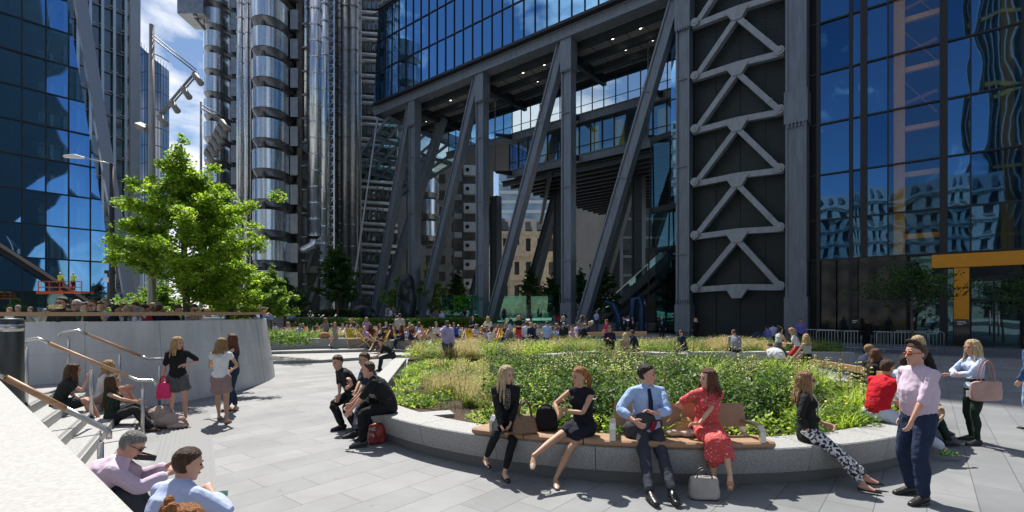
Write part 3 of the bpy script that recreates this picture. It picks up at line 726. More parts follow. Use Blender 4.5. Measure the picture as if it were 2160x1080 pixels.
# bollard
bo = root('bollard', (-5.60, 5.6, UP), 'thick dark grey bollard with a bright steel band by the steps', 'bollard')
b = MB(); c0 = V((-5.62, 5.6, 0)); b.tube([c0+V((0, 0, .3)), c0+V((0, 0, 2.10)), c0+V((0, 0, 2.13))], [.175, .175, .165], n=28); b.build('shaft', noisy('bollard_paint', (.05, .058, .062), .35, .3, var=.06), bo, True)
b = MB(); b.tube([c0+V((0, 0, 1.985)), c0+V((0, 0, 2.065))], .1785, n=28); b.build('band', STEEL, bo, True)

# ---- ring bench / planter
RC = V((2.5, 12.4, 0)); RR = 6.05
def ringpt(a, r): return V((RC.x+r*math.sin(a), RC.y-r*math.cos(a), 0))   # a: 0 towards the viewer, + to the right
aL, aR = R(-66), R(78)
RB = root('ring_planter', (RC.x, RC.y-RR, 0), 'curved speckled granite seating wall around the nearest flower bed', 'planter wall')
segs = 11; 
for k in range(segs):
    b = MB(); a0 = aL+(aR-aL)*k/segs+(.0007 if k else 0); a1 = aL+(aR-aL)*(k+1)/segs-.0007; n_ = 6
    prof = [(-.03, .16), (.035, .40), (.05, .475), (.035, .49), (-.52, .49), (-.52, .16)]
    vs = []
    for i in range(n_+1):
        a = a0+(a1-a0)*i/n_
        for dr, z in prof: q = ringpt(a, RR+dr); vs.append((q.x, q.y, z))
    m = len(prof); fs = []
    for i in range(n_):
        for t in range(m): fs.append((i*m+t, i*m+(t+1) % m, (i+1)*m+(t+1) % m, (i+1)*m+t))
    fs.append(tuple(range(m-1, -1, -1))); fs.append(tuple(n_*m+t for t in range(m)))
    b.add(vs, fs); b.build('granite_block', GRAN, RB)
b = MB(); vs = []; n_ = 60; prof = [(-.10, 0), (-.07, .158), (-.50, .158), (-.50, 0)]
for i in range(n_+1):
    a = aL+(aR-aL)*i/n_
    for dr, z in prof: q = ringpt(a, RR+dr); vs.append((q.x, q.y, z))
fs = []
for i in range(n_):
    for t in range(4): fs.append((i*4+t, i*4+(t+1) % 4, (i+1)*4+(t+1) % 4, (i+1)*4+t))
fs += [(3, 2, 1, 0), tuple(n_*4+t for t in range(4))]; b.add(vs, fs); b.build('plinth', GRAND, RB)
# bed soil inside and the low walls at the sides
def circ(a0, a1, r, n=24): return [tuple(ringpt(a0+(a1-a0)*i/n, r))[:2] for i in range(n+1)]
bedpoly = circ(aL, aR, RR-.5)+[(8.2, 15.2), (5.5, 17.3), (0, 17.6), (-3.4, 17.9)]
b = MB(); b.prism(bedpoly, .001, .40); set_props(b.build('bed_soil', SOIL), kind='structure')
def lowwall(label, pts, z0, z1, th=.45, mat=None, cap=None):
    b = MB(); pts = [V((p[0], p[1], 0)) for p in pts]
    L, Rt = [], []
    for i, p in enumerate(pts):
        t = (pts[min(i+1, len(pts)-1)]-pts[max(i-1, 0)]).normalized(); nr = V((t.y, -t.x, 0)); L.append(p-nr*th/2); Rt.append(p+nr*th/2)
    b.prism([(p.x, p.y) for p in Rt+L[::-1]], z0, z1)
    o = b.build('planter_wall', mat or GRAN, loc=(pts[0].x, pts[0].y, z0), bevel=.015); return set_props(o, label, 'wall')
lowwall('low pale granite wall end where a dark-clad man sits, left of the phone man', [(-2.95, 10.35), (-3.35, 13), (-4.15, 18.8)], 0, .48)
lowwall('low granite wall bent across the middle of the beds beside a seated pair', [(1.0, 19.6), (3.2, 21.2), (5.6, 21.0), (7.0, 20.2)], .01, .55, .5, GRANW)
lowwall('straight low granite wall with the grey-shirted man sitting on it', [(7.1, 21.4), (10.5, 21.6), (14.2, 21.2)], .01, .52, .5, GRANW)
lowwall('long low granite wall before the deck chairs, a girl sitting on it', [(-13.6, 24.9), (-10.5, 27.0), (-8.5, 27.3), (-6.9, 27.4)], .135, .80, .5)
lowwall('low granite wall running to the right of the sitting girl, red bag on it', [(-6.8, 26.4), (-6.3, 27.0), (-5.0, 28.4)], .01, .72, .5)
lowwall('grey rear planter wall in the shade under the far trees', [(-26, 43.5), (-14.5, 44.5)], .4, 1.75, .5)
lowwall('short grey planter wall left of the deck chairs', [(-16.8, 38.6), (-10.5, 40.5)], .27, 1.45, .5, GRANW)
def bed(name, poly, z0, z1):
    b = MB(); b.prism(poly, z0, z1); set_props(b.build(name, SOIL), kind='structure'); return poly
bed2 = bed('bed_soil', [(-3.9, 19.0), (0.6, 19.4), (3.1, 21.5), (7, 21.7), (14.3, 21.5), (15.2, 26.5), (6, 26.3), (2.2, 24.9), (-4.4, 24.2)], .13, .42)
bed3 = bed('bed_soil', [(-13.4, 25.3), (-10.4, 27.3), (-6.9, 27.7), (-6.4, 29.4), (-15.5, 29.0)], .2, .62)
# timber seat on the ring with back rests and arm rests
def ringseat():
    t = root('timber_bench', (1.2, 6.6, .49), 'long curved timber bench top with two backrests on the granite ring', 'bench')
    a0, a1 = R(-30), R(7.4); nb = 5
    for k in range(nb):
        b = MB(); s0_ = a0+(a1-a0)*k/nb+.0012; s1_ = a0+(a1-a0)*(k+1)/nb-.0012; vs = []; fs = []; n_ = 5
        prof = [(.06, .50), (.085, .525), (.085, .56), (.06, .58), (-.34, .565), (-.34, .50)]
        for i in range(n_+1):
            a = s0_+(s1_-s0_)*i/n_
            for dr, z in prof: q = ringpt(a, RR+dr); vs.append((q.x, q.y, z))
        m = len(prof)
        for i in range(n_):
            for tt in range(m): fs.append((i*m+tt, i*m+(tt+1) % m, (i+1)*m+(tt+1) % m, (i+1)*m+tt))
        fs.append(tuple(range(m-1, -1, -1))); fs.append(tuple(n_*m+tt for tt in range(m))); b.add(vs, fs); b.build('seat', IROKO, t)
    def backrest(x0, x1):
        b = MB(); n_ = 6; vs = []; fs = []
        for i in range(n_+1):
            a = x0+(x1-x0)*i/n_
            for dr, z in [(-.36, .68), (-.44, .98), (-.475, .97), (-.395, .67)]: q = ringpt(a, RR+dr); vs.append((q.x, q.y, z))
        for i in range(n_):
            for tt in range(4): fs.append((i*4+tt, (i+1)*4+tt, (i+1)*4+(tt+1) % 4, i*4+(tt+1) % 4))
        fs += [(0, 1, 2, 3), tuple(n_*4+tt for tt in (3, 2, 1, 0))]; b.add(vs, fs); bk = b.build('backrest', IROKO, t)
        return bk
    backrest(R(-11.4), R(-2.6)); backrest(R(-2.4), R(6.2))
    def arm(a, label=None):
        b = MB(); p0 = ringpt(a, RR+.05); p1 = ringpt(a, RR-.40); tn = V((math.cos(a), math.sin(a), 0))
        pts = [p0+V((0, 0, .565)), p0+V((0, 0, .70)), p0.lerp(p1, .12)+V((0, 0, .755)), p0.lerp(p1, .5)+V((0, 0, .765)), p1+V((0, 0, .745)), p1+V((0, 0, .60))]
        for i in range(5): b.beam(pts[i], pts[i+1], .075, .038, up=(tn.y, -tn.x, .3) if i in (0, 4) else (0, 0, 1), ext=.006)
        b.build('armrest', STEEL, t)
    for a in (-27.0, -11.6, 5.9): arm(R(a))
    return t
ringseat()
# timber slat seat and curved timber back at the right end of the ring
t = root('slatted_bench', (6.6, 8.2, .49), 'timber slatted seat with steel loop arm at the right end of the granite ring', 'bench')
for k in range(5):
    a = R(36)+k*R(4.4); b = MB()
    for dr in (.02, -.16, -.34):
        p = ringpt(a, RR+dr); q = ringpt(a+R(4.1), RR+dr); b.beam(p+V((0, 0, .525)), q+V((0, 0, .525)), .16, .06)
    b.build('seat_slats', PINE, t, bevel=.01)
b = MB(); p = ringpt(R(36.5), RR-.43); q = ringpt(R(52), RR-.43); b.tube([p+V((0, 0, .5)), p+V((0, 0, .68)), p.lerp(q, .08)+V((0, 0, .74)), q+V((0, 0, .74))], .022, n=10); b.build('loop_arm', STEEL, t, True)
b = MB()
for k in range(16):
    a = R(60)+k*R(2.6); b.beam(ringpt(a, RR-.45)+V((0, 0, .86)), ringpt(a+R(2.65), RR-.45)+V((0, 0, .86)), .10, .14)
set_props(b.build('leaning_beam', PINE, loc=(6.9, 10, .49)), 'pale curved timber back beam that the navy-suited man leans behind', 'rail')
b2 = MB()
for k in range(14):
    a = R(80)+k*R(2.6); b2.beam(ringpt(a, RR-.25)+V((0, 0, .24)), ringpt(a+R(2.65), RR-.25)+V((0, 0, .24)), .6, .47)
set_props(b2.build('planter_wall', GRAN, loc=(8.4, 12.4, 0)), 'granite seat wall behind the bed under the navy-suited man', 'wall')
b = MB(); b.box((-1.3, 8.75, .43), (.55, .35, .06), R(20)); set_props(b.build('stepping_stone', GRAN, loc=(-1.3, 8.75, .4), bevel=.01), 'flat grey stepping stone on the bare soil of the near bed', 'stone')
# ================================================================ buildings
GLASSB = glass_mat('blue_facade_glass', (.30, .62, 1.0), .66, (.22, .38, .48), wob=.25, wscale=.22)
GLASSG = glass_mat('gallery_glass', (.40, .75, 1.0), .32, (.75, .88, .95), wob=.1, wscale=.3)
GLASSD = glass_mat('dark_facade_glass', (.20, .36, .42), .42, (.28, .42, .42), wob=.25, wscale=.3)
GLASSL = glass_mat('left_facade_glass', (.20, .48, .92), .70, (.26, .40, .42), wob=.22, wscale=.16)
GLASST = glass_mat('canopy_glass', (.5, .7, .7), .35, (.55, .70, .68))
SOFF = noisy('ceiling_panel', (.34, .34, .33), .6, var=.05, scale=1)
LOUV = noisy('louvre_grey', (.035, .047, .050), .5, .3, var=.1, scale=1)
LAMP = base_mat('downlight', (1, .95, .85)); LAMP.node_tree.nodes['Principled BSDF'].inputs['Emission Color'].default_value = (1, .93, .8, 1); LAMP.node_tree.nodes['Principled BSDF'].inputs['Emission Strength'].default_value = 5
INTER = noisy('interior_floor', (.10, .11, .12), .8, var=.2, scale=.3)
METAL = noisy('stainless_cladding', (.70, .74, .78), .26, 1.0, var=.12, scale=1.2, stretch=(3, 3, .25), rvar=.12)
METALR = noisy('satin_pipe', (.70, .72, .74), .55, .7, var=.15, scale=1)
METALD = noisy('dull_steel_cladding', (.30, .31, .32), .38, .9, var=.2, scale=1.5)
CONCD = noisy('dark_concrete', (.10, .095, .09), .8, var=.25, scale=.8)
STONE = noisy('portland_stone', (.78, .66, .50), .8, var=.16, scale=1.0, bump=.2, bscale=6)
STONEG = noisy('grey_stone', (.34, .34, .31), .8, var=.16, scale=1.0, bump=.2, bscale=6)
NODE = 29.4

def glass_like(name, col):
    m = noisy(name, col, .08, .0, var=.5, scale=.12, bump=.08, bscale=.4, spec=1.0); m.node_tree.nodes['Principled BSDF'].inputs['IOR'].default_value = 2.0; return m
YPAN = noisy('yellow_panel', (.88, .62, .05), .6, var=.05)
def build_tower():
    L = root('glass_office_tower', F(12, 0), 'huge dark blue glass office block raised on raking grey steel columns', 'building')
    # columns and raking members
    tops = [0, 11.75, 23.5, 35.4]
    def girder(name, a, b, w=1.15, d=1.0, mat=FRAME):
        m = MB(); m.cur = 0; a = V(a); b = V(b); m.beam(a, b, w, d, up=D2)
        dd = (b-a).normalized(); sd = dd.cross(D2).normalized()
        for k in (-1, 1): m.beam(a+sd*k*(w/2-.04)-D2*(d/2+.03), b+sd*k*(w/2-.04)-D2*(d/2+.03), .16, .22, up=D2)
        ln = (b-a).length; n_ = int(ln//9)
        for i in range(1, n_+1):
            p = a+dd*(ln*i/(n_+1)); m.beam(p-dd*.05, p+dd*.05, w+.06, d+.30, up=D2)
        return m.build(name, mat, L)
    zb = [0, .3, .6, .9, .9]
    for s, z in zip(tops, zb):
        girder('column', F(s, z-.3), F(s, NODE), 1.08, .9)
        for za, zb_, zz in ((NODE-3.2, NODE+.3, NODE-3.35), (z+.5, z+2.8, z+2.95)):
            n_ = MB(); n_.beam(F(s, za, -.1), F(s, zb_, -.1), 1.3, 1.15, up=D2)
            for q in range(5): n_.beam(F(s-.44+.22*q, zz, -.70), F(s-.44+.22*q, zz+.3, -.70), .09, .12, up=D2)
            n_.build('node_casting', FRAME, L)
    ends = [11.75-1.1, 23.5-1.0, 35.4-1.0, 44.5]
    for s, e, z in zip(tops, ends, zb[1:]):
        girder('raking_column', F(e, z-.3, .1), F(s+.75, NODE-.2, .1), .95, .8)
    girder('raking_column', F(43.8, .8, .5), F(36.5, NODE, 6), 1.0, .9)
    # back rows, darker
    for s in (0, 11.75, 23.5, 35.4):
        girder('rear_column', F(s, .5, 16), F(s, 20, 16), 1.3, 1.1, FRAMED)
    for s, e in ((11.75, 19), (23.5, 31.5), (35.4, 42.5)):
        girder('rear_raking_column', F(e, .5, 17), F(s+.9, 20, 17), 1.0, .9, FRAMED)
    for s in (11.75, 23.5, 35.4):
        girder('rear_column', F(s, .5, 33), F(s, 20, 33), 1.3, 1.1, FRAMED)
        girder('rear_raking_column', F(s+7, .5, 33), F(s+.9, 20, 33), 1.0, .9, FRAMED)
    # edge beam
    m = MB(); m.beam(F(-1.2, NODE+.55, -.1), F(43.0, NODE+.55, -.1), 1.2, 1.1, up=(0, 0, 1)); m.beam(F(-1.2, NODE+.05, -.75), F(43.0, NODE+.05, -.75), .2, .12); m.beam(F(-1.2, NODE+1.0, -.75), F(43.0, NODE+1.0, -.75), .2, .12)
    m.beam(F(43.0, NODE+.55, -.6), F(43.0, NODE+.55, 30), 1.0, 1.1)
    m.build('edge_beam', FRAME, L)
    # soffit: panels and beams
    m = MB(); m.beam(F(-1, NODE+.45, 5.0), F(42.6, NODE+.45, 5.0), 8.6, .1); m.build('soffit', SOFF, L)
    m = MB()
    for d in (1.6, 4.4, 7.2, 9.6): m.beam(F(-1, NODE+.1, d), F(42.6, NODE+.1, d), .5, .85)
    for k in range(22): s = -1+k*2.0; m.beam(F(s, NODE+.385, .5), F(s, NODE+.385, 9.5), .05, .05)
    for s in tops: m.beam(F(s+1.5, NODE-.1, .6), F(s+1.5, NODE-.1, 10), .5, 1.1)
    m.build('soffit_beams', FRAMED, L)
    for s in (2.5, 5.5, 8.5, 14, 17, 20, 25.5, 28.5, 32, 37, 40):
        for d in (3.0, 5.8):
            q = MB(); q.tube([F(s, NODE+.40, d), F(s, NODE+.36, d)], .13, n=8); q.build('downlight', LAMP, L)
    # hung gallery floors behind
    def gallery(z0, z1, band, s0, s1, d, lit=False):
        m = MB(); m.beam(F(s0, z0, d), F(s1, z0, d), .5, band); m.beam(F(s0, z0-band*.5-.02, d-.28), F(s1, z0-band*.5-.02, d-.28), .2, .14); m.beam(F(s0, z0+band*.5-.02, d-.28), F(s1, z0+band*.5-.02, d-.28), .2, .14)
        m.beam(F(s0, z0+.1, d+8.5), F(s1, z0+.1, d+8.5), 16.5, .35)
        m.build('gallery_floor', FRAME, L)
        q = MB(); a, b_, zz0, zz1 = s0, s1, z0+band/2+.05, z1; q.quad(F(a, zz0, d+.3), F(b_, zz0, d+.3), F(b_, zz1, d+.3), F(a, zz1, d+.3)); q.quad(F(s1, zz0, d+.3), F(s1, zz0, d+14), F(s1, zz1, d+14), F(s1, zz1, d+.3)); q.build('gallery_glass', GLASSG, L)
        q = MB(); n_ = int((s1-s0)/1.5)
        for i in range(n_+1): s = s0+(s1-s0)*i/n_; q.beam(F(s, zz0, d+.22), F(s, zz1, d+.22), .09, .12, up=D2)
        q.beam(F(s0, zz0+1.1, d+.22), F(s1, zz0+1.1, d+.22), .06, .06); q.build('gallery_mullions', BLACK, L)
        q = MB(); q.beam(F(s0, (zz0+zz1)/2, d+11), F(s1, (zz0+zz1)/2, d+11), .3, zz1-zz0-.3); q.build('gallery_back_wall', INTER, L)
    gallery(24.9, 29.0, .85, .5, 38, 8.2)
    gallery(20.2, 24.3, .85, .5, 26.5, 8.2)
    for s in (3.2, 5.0, 10.2, 13.4, 16.0, 20.5):
        q = MB(); q.beam(F(s, 22.4, 8.9), F(s+1.2, 22.4, 8.9), .3, 2.9); q.build('yellow_wall_panel', YPAN, L)
    # brackets & tie rods
    for s in (5.6, 15.8, 26.0):
        for z in (24.6, 19.9):
            q = MB(); q.extrude([(0, 0), (3.4, .75), (3.4, .1), (.3, -.25)], F(s, z, 4.9), D2, (0, 0, 1), .3); q.build('bracket', FRAMED, L)
        q = MB(); q.tube([F(s, 20.0, 5.0), F(s, NODE, 5.0)], .09, n=8); q.build('tie_rod', FRAME, L, True)
    # lower soffit with ribs going back
    m = MB(); m.beam(F(.5, 19.55, 22), F(28, 19.55, 22), 27, .15)
    for k in range(16): d = 9+k*1.7; m.beam(F(.5, 19.25, d), F(28, 19.25, d), .4, .5)
    m.beam(F(20, 19.1, 8.4), F(40, 19.1, 34), .5, .8); m.build('lower_soffit', FRAMED, L)
    # glass body above, with interior structure showing
    zt = 43.0
    m = MB(); 
    def face(s0, s1, z0, z1, d=-1.3):
        m.quad(F(s0, z0, d), F(s1, z0, d), F(s1, z1, d), F(s0, z1, d))
    face(-1.2, 35.6, NODE+1.35, zt); m.quad(F(35.6, NODE+1.35, -1.3), F(42.6, NODE+1.35, -1.3), F(41.4, zt, -1.3), F(35.6, zt, -1.3))
    m.quad(F(42.6, NODE+1.35, -1.3), F(42.6, NODE+1.35, 28), F(41.4, zt, 28), F(41.4, zt, -1.3))
    m.build('curtain_wall', GLASSB, L)
    m = MB(); s = -1.2
    while s < 42.5:
        m.beam(F(s, NODE+1.3, -1.36), F(s-(.06*(s-35.6) if s > 35.6 else 0), zt, -1.36), .07, .12, up=D2); s += 1.475
    for z in (NODE+1.35, NODE+5.4, NODE+9.4, NODE+13.4): m.beam(F(-1.2, z, -1.36), F(42.5, z, -1.36), .12, .09)
    m.beam(F(-1.2, NODE+1.22, -1.2), F(42.6, NODE+1.22, -1.2), .5, .25); m.build('mullions', BLACK, L)
    m = MB()
    for z in (NODE+1.5, NODE+5.4, NODE+9.4, NODE+13.4): m.beam(F(-1, z, 5), F(42, z, 5), 12, .45)
    m.build('upper_floors', INTER, L)
    m = MB(); m.beam(F(-1, 37, 9), F(42, 37, 9), .3, 13); m.build('core_wall', CONCD, L)
    for s, e in zip((4, 15.75, 27.5), (11.75, 23.5, 35.4)):
        girder('inner_raking_column', F(e, NODE+1, 1.2), F(s-3, zt, 1.2), 1.0, .8); girder('inner_column', F(e, NODE+1, .6), F(e, zt, .6), 1.0, .9)
    for s in (2, 5, 8, 14, 17, 19, 26, 29, 33):
        q = MB(); q.beam(F(s, NODE+2.6, 3), F(s+1.8, NODE+2.6, 3), .2, 1.3); q.build('office_blind', SOFF, L)
    m = MB(); m.beam(F(-1, zt+.3, 12), F(41.4, zt+.3, 12), 27, .4); m.build('roof', FRAMED, L)
    # unseen block above the frame, added and slanted to shade the right paving
    m = MB(); up = [F(s+(18 if z > 80 and s > 0 else 0), z, d) for z in (zt+.6, 88) for s, d in ((-9, 1), (-9, 25), (16, 25), (16, 1))]
    m.add(up, [(0, 3, 2, 1), (4, 5, 6, 7), (0, 1, 5, 4), (1, 2, 6, 5), (2, 3, 7, 6), (3, 0, 4, 7)]); m.build('shade_block', glass_like('shade_block_skin', (.015, .03, .05)), L)
    # north core with A-shaped bracing
    T = root('braced_core', F(-4.2, 0), 'dark louvred lift core crossed by stacked grey A-shaped steel braces', 'building')
    sl = -8.55
    def colm(s, z0, z1, w):
        m = MB(); m.beam(F(s, z0), F(s, z1), w, 1.3, up=D2)
        for k in (-1, 1): m.beam(F(s+k*(w/2-.06), z0, -.68), F(s+k*(w/2-.06), z1, -.68), .16, .1, up=D2)
        m.build('column', FRAME, T)
    colm(sl, 0, 46, 1.35)
    for z in (.9, 16.2, 30): 
        m = MB(); m.beam(F(sl, z, -.05), F(sl, z+2.4, -.05), 1.55, 1.5, up=D2)
        for q in range(5): m.beam(F(sl-.5+.25*q, z-.35, -.75), F(sl-.5+.25*q, z, -.75), .09, .14, up=D2)
        m.build('column_collar', FRAME, T)
    m = MB(); m.beam(F(-4.2, 22, 3), F(-4.2, 22, 3)+V((0, 0, .01)), .1, .1)
    bk = MB(); bk.beam(F(.3, 23, 1.2), F(sl-.4, 23, 1.2), .3, 46); bk.build('core_wall', LOUV, T)
    m = MB(); z = .15
    while z < 46: m.beam(F(-.6, z, .70), F(sl+.6, z, .70), .22, .03, up=(0, .0, 1)); m.beam(F(-.6, z-.04, .60), F(sl+.6, z-.04, .60), .03, .10); z += .15
    m.build('louvres', LOUV, T)
    m = MB()
    for s in (-2.4, -4.3, -6.2): m.beam(F(s, 0, .54), F(s, 46, .54), .05, .06, up=D2)
    m.build('louvre_joint', BLACK, T)
    for k in range(10):
        h = 4.05+k*4.45; hl, hr = F(-.75, h, -.1), F(sl+.85, h, -.1); mid = F(-4.3, h+.15, -.1)
        m = MB(); m.beam(hl, mid, .45, .46, up=(0, 0, 1)); m.beam(mid, hr, .45, .46, up=(0, 0, 1))
        m.extrude([(-.9, .1), (.9, .1), (.35, -.75), (-.35, -.75)], F(-4.3, h, -.42), -E1, (0, 0, 1), -.5)
        m.build('cross_beam', BRACE, T)
        if k < 9:
            tp = F(-4.3, h+4.45-.5, -.05)
            for e in (F(-1.2, h+.3, -.05), F(sl+1.3, h+.3, -.05)):
                m = MB(); m.beam(e, tp, .42, .55, up=D2, ext=.1); u = (tp-e).normalized()
                for t_ in (.2, .8): p = e.lerp(tp, t_); m.beam(p-u*.04, p+u*.04, .48, .61, up=D2)
                m.build('brace', BRACE, T)
            for e in (F(-1.0, h+.15, -.45), F(sl+1.1, h+.15, -.45)):
                m = MB(); m.tube([e, e-D2*.12], .34, n=18); m.tube([e-D2*.1, e-D2*.18], .16, n=12); m.build('pin_plate', BRACE, T)
    # slender glass shaft left of the core + ground glass box
    Gx = root('glass_lobby', F(1.6, 0, 1), 'narrow glazed lobby and blue glass shaft left of the braced core', 'building')
    m = MB(); m.quad(F(.6, 12.5, .7), F(1.5, 12.5, .7), F(1.5, 29, .7), F(.6, 29, .7)); m.build('shaft_glass', GLASSB, Gx)
    m = MB(); m.quad(F(1.0, 8.6, 5), F(5.2, 8.6, 5), F(5.2, 19.2, 5), F(1.0, 19.2, 5)); m.quad(F(.6, .2, 1), F(4.4, .2, 4), F(4.4, 8.2, 4), F(.6, 8.2, 1)); m.build('lobby_glass', GLASSD, Gx)
    m = MB()
    for z in (8.3, 12.3, 19.3): m.beam(F(.5, z, 3.5), F(5.3, z, 4.9), .25, .5)
    for s in (.5, 1.6, 3.2, 5.2): m.beam(F(s, 0, 4.0), F(s, 19, 4.8), .12, .12)
    for z in (14, 17.5, 21, 24.5): m.beam(F(.5, z, .66), F(1.6, z, .66), .1, .1)
    m.build('lobby_frame', FRAMED, Gx)
    m = MB(); m.beam(F(2, 5, 12), F(9, 5, 12), .4, 9); m.build('lobby_back_wall', CONCD, Gx)
    # escalators
    e = root('escalator', F(9, 0, 8), 'pair of dark escalators climbing to the right beneath the raised block', 'escalator')
    for k, dz in enumerate((0, 3.0)):
        m = MB(); a_ = F(13.5, .9+dz*0, 9+k*3.2); b_ = F(3.4, 9.0, 9+k*3.2); m.beam(a_, b_, 1.5, .9); m.build('truss', FRAMED, e)
        m = MB(); u = (b_-a_).normalized(); m.beam(a_+V((0, 0, 1.3))-D2*.7, b_+V((0, 0, 1.3))-D2*.7, .08, .10); m.build('handrail', STEEL, e)
        m = MB(); nrm = V((0, 0, 1)); m.quad(a_-D2*.7+V((0, 0, .45)), b_-D2*.7+V((0, 0, .45)), b_-D2*.7+V((0, 0, 1.25)), a_-D2*.7+V((0, 0, 1.25))); m.build('glass_side', GLASST, e)
        m = MB()
        for i in range(34): p = a_.lerp(b_, i/33); m.beam(p-D2*.74+V((0, 0, -.35)), p-D2*.74+V((0, 0, .4)), .05, .03)
        m.build('side_ribs', METALD, e)
    # canopy on the far left of the block
    c = root('glass_canopy', F(46, 21), 'slim glazed canopy reaching left from the raised block', 'canopy')
    m = MB(); p0 = F(42, 26.5, 3); m.quad(F(41, 29, 0), F(58, 23.4, 3), F(54, 22.6, 13), F(38, 26.5, 13)); m.build('canopy_glass', GLASST, c)
    m = MB()
    for k in range(8):
        t_ = k/7; m.beam(F(41, 28.9, 0).lerp(F(38, 26.4, 13), t_), F(58, 23.3, 3).lerp(F(54, 22.5, 13), t_), .22, .35)
    for k in range(5): t_ = k/4; m.beam(F(41, 28.8, 0).lerp(F(58, 23.2, 3), t_), F(38, 26.3, 13).lerp(F(54, 22.4, 13), t_), .3, .45)
    m.build('canopy_ribs', FRAME, c)
    m = MB(); m.tube([at(797, 248, 68), at(752, 560, 66), at(733, 668, 65)], .13, n=8); o = m.build('stay_cable', METALD, c)
build_tower()

AMB = noisy('bright_amber_steel', (.80, .38, .03), .45, var=.08)
def build_right():
    Rt = root('glass_entrance_block', F(-18, 0), 'blue glass block on the right with amber steel frame showing inside', 'building')
    mull = [-9.9, -11.9, -12.65, -14.0, -16.9, -18.2, -20.6, -23.0, -25.5, -28, -31]
    zs = [6.0, 8.9, 12.2, 15.9, 19.6, 23.3, 27, 30.7, 34.4, 40]
    # panes with slightly different tilts so the reflections break up
    rs = random.Random(4)
    for i in range(len(mull)-1):
        for j in range(len(zs)-1):
            a, b_ = mull[i], mull[i+1]; t1, t2, t3, t4 = [rs.uniform(-.018, .018) for _ in range(4)]
            if j > 7 and False: continue
            m = MB(); N_ = 4
            vs = [];
            for y in range(N_+1):
                for x in range(N_+1):
                    u, v = x/N_, y/N_; bul = .010*math.sin(u*math.pi)*math.sin(v*math.pi)*rs.uniform(.6, 1.4)
                    d = (t1*(1-u)*(1-v)+t2*u*(1-v)+t3*(1-u)*v+t4*u*v)-bul
                    vs.append(F(a+(b_-a)*u, zs[j]+(zs[j+1]-zs[j])*v, d))
            m.add(vs, [(y*(N_+1)+x, y*(N_+1)+x+1, (y+1)*(N_+1)+x+1, (y+1)*(N_+1)+x) for y in range(N_) for x in range(N_)])
            m.build('pane', GLASSR2 if i == 3 else (GLASSR3 if (i*3+j*5) % 4 == 0 else GLASSR), Rt, True)
    m = MB()
    for s in mull: w = .5 if s in (-12.65, -16.9) else (.28 if s in (-11.9, -9.9, -20.6) else .09); m.beam(F(s, 0, -.08), F(s, 42, -.08), w*.8, .16, up=D2)
    for z in zs: m.beam(F(-9.4, z, -.09), F(-31, z, -.09), .12, .10)
    m.build('mullions', BLACK, Rt)
    # recessed dark return next to the core
    m = MB(); m.beam(F(-8.0, 22, 2.2), F(-10.4, 22, 2.2), 2.4, 44); m.build('return_wall', BLACK, Rt)
    # interior
    m = MB()
    for z in (12.0, 19.4, 26.8, 34.2): m.beam(F(-20, z, 9.5), F(-31, z, 9.5), 12, .4)
    m.beam(F(-2, 20, 14), F(-31, 20, 14), .4, 40); m.beam(F(-8.4, 20, 3), F(-8.4, 20, 14), .4, 44); m.build('interior_floors', INTER, Rt)
    def amber(a, b_, w=.45):
        q = MB(); q.beam(a, b_, w, w, up=D2); q.build('amber_frame', AMB if a.z > 5.5 else YEL, Rt)
    for s in (-14.6, -19.9, -24.6): amber(F(s, 6, .6), F(s, 40, .6), .6)
    for z in (7.3, 11.5, 14.6, 18.6, 22, 24.8, 27.5): amber(F(-14.6, z, .6), F(-16.7, z, .6), .34)
    for z in (12.3, 19.8, 27.2): amber(F(-19.9, z, .6), F(-30, z, .6), .4)
    for z, c_ in ((17.2, 0), (20.8, 1), (24.0, 0)):
        q = MB(); q.beam(F(-14.8, z, 3.2), F(-16.6, z+.5, 3.2), .2, .2); q.beam(F(-14.8, z+1.6, 3.2), F(-16.6, z-1, 3.2), .07, .07); q.build('amber_brace', YEL, Rt)
    # ground storey: black glass, amber portal, doors
    m = MB(); m.beam(F(-10.1, 3, .05), F(-11.0, 3, .05), .3, 5.9); m.beam(F(-11.1, 3, .0), F(-12.3, 3, .0), .3, 5.9); m.beam(F(-12.36, 3, -.1), F(-15.0, 3, -.1), .3, 5.9); m.build('black_panels', BLACKG, Rt); m = MB(); m.beam(F(-9.3, 3, .6), F(-15.3, 3, .6), .4, 6); m.build('panel_backing', BLACK, Rt)
    m = MB(); m.quad(F(-15.2, .1, .3), F(-17.5, .1, .3), F(-17.5, 5.9, .3), F(-15.2, 5.9, .3)); m.quad(F(-18.2, .1, .4), F(-20.6, .1, .4), F(-20.6, 4.4, .4), F(-18.2, 4.4, .4)); m.build('ground_glass', GLASSD, Rt)
    amber(F(-17.75, 0, -.05), F(-17.75, 5.0, -.05), .72); amber(F(-16.3, 5.45, -.05), F(-31, 5.45, -.05), .85); amber(F(-21.2, 0, -.1), F(-21.2, 5.0, -.1), 1.2)
    m = MB(); m.beam(F(-18.2, 2.95, .3), F(-20.5, 2.95, .3), .2, .12); m.beam(F(-18.2, 4.3, .3), F(-20.5, 4.3, .3), .2, .3)
    for s in (-18.15, -19.3, -20.5): m.beam(F(s, 0, .3), F(s, 4.3, .3), .09, .1, up=D2)
    m.build('door_frame', BLACK, Rt)
    m = MB(); m.beam(F(-18.3, 3.4, 1.5), F(-20.5, 3.4, 1.5), .1, .9); m.beam(F(-19.4, 1.4, 3.2), F(-20.6, 1.4, 3.2), .1, 2.6); m.build('lobby_screen', noisy('pale_green_wall', (.45, .52, .48), .6), Rt)
    for s in (-19.1, -19.5):
        m = MB(); m.tube([F(s, .7, .12), F(s, 2.3, .12)], .025, n=8); m.build('door_handle', STEEL, Rt, True)
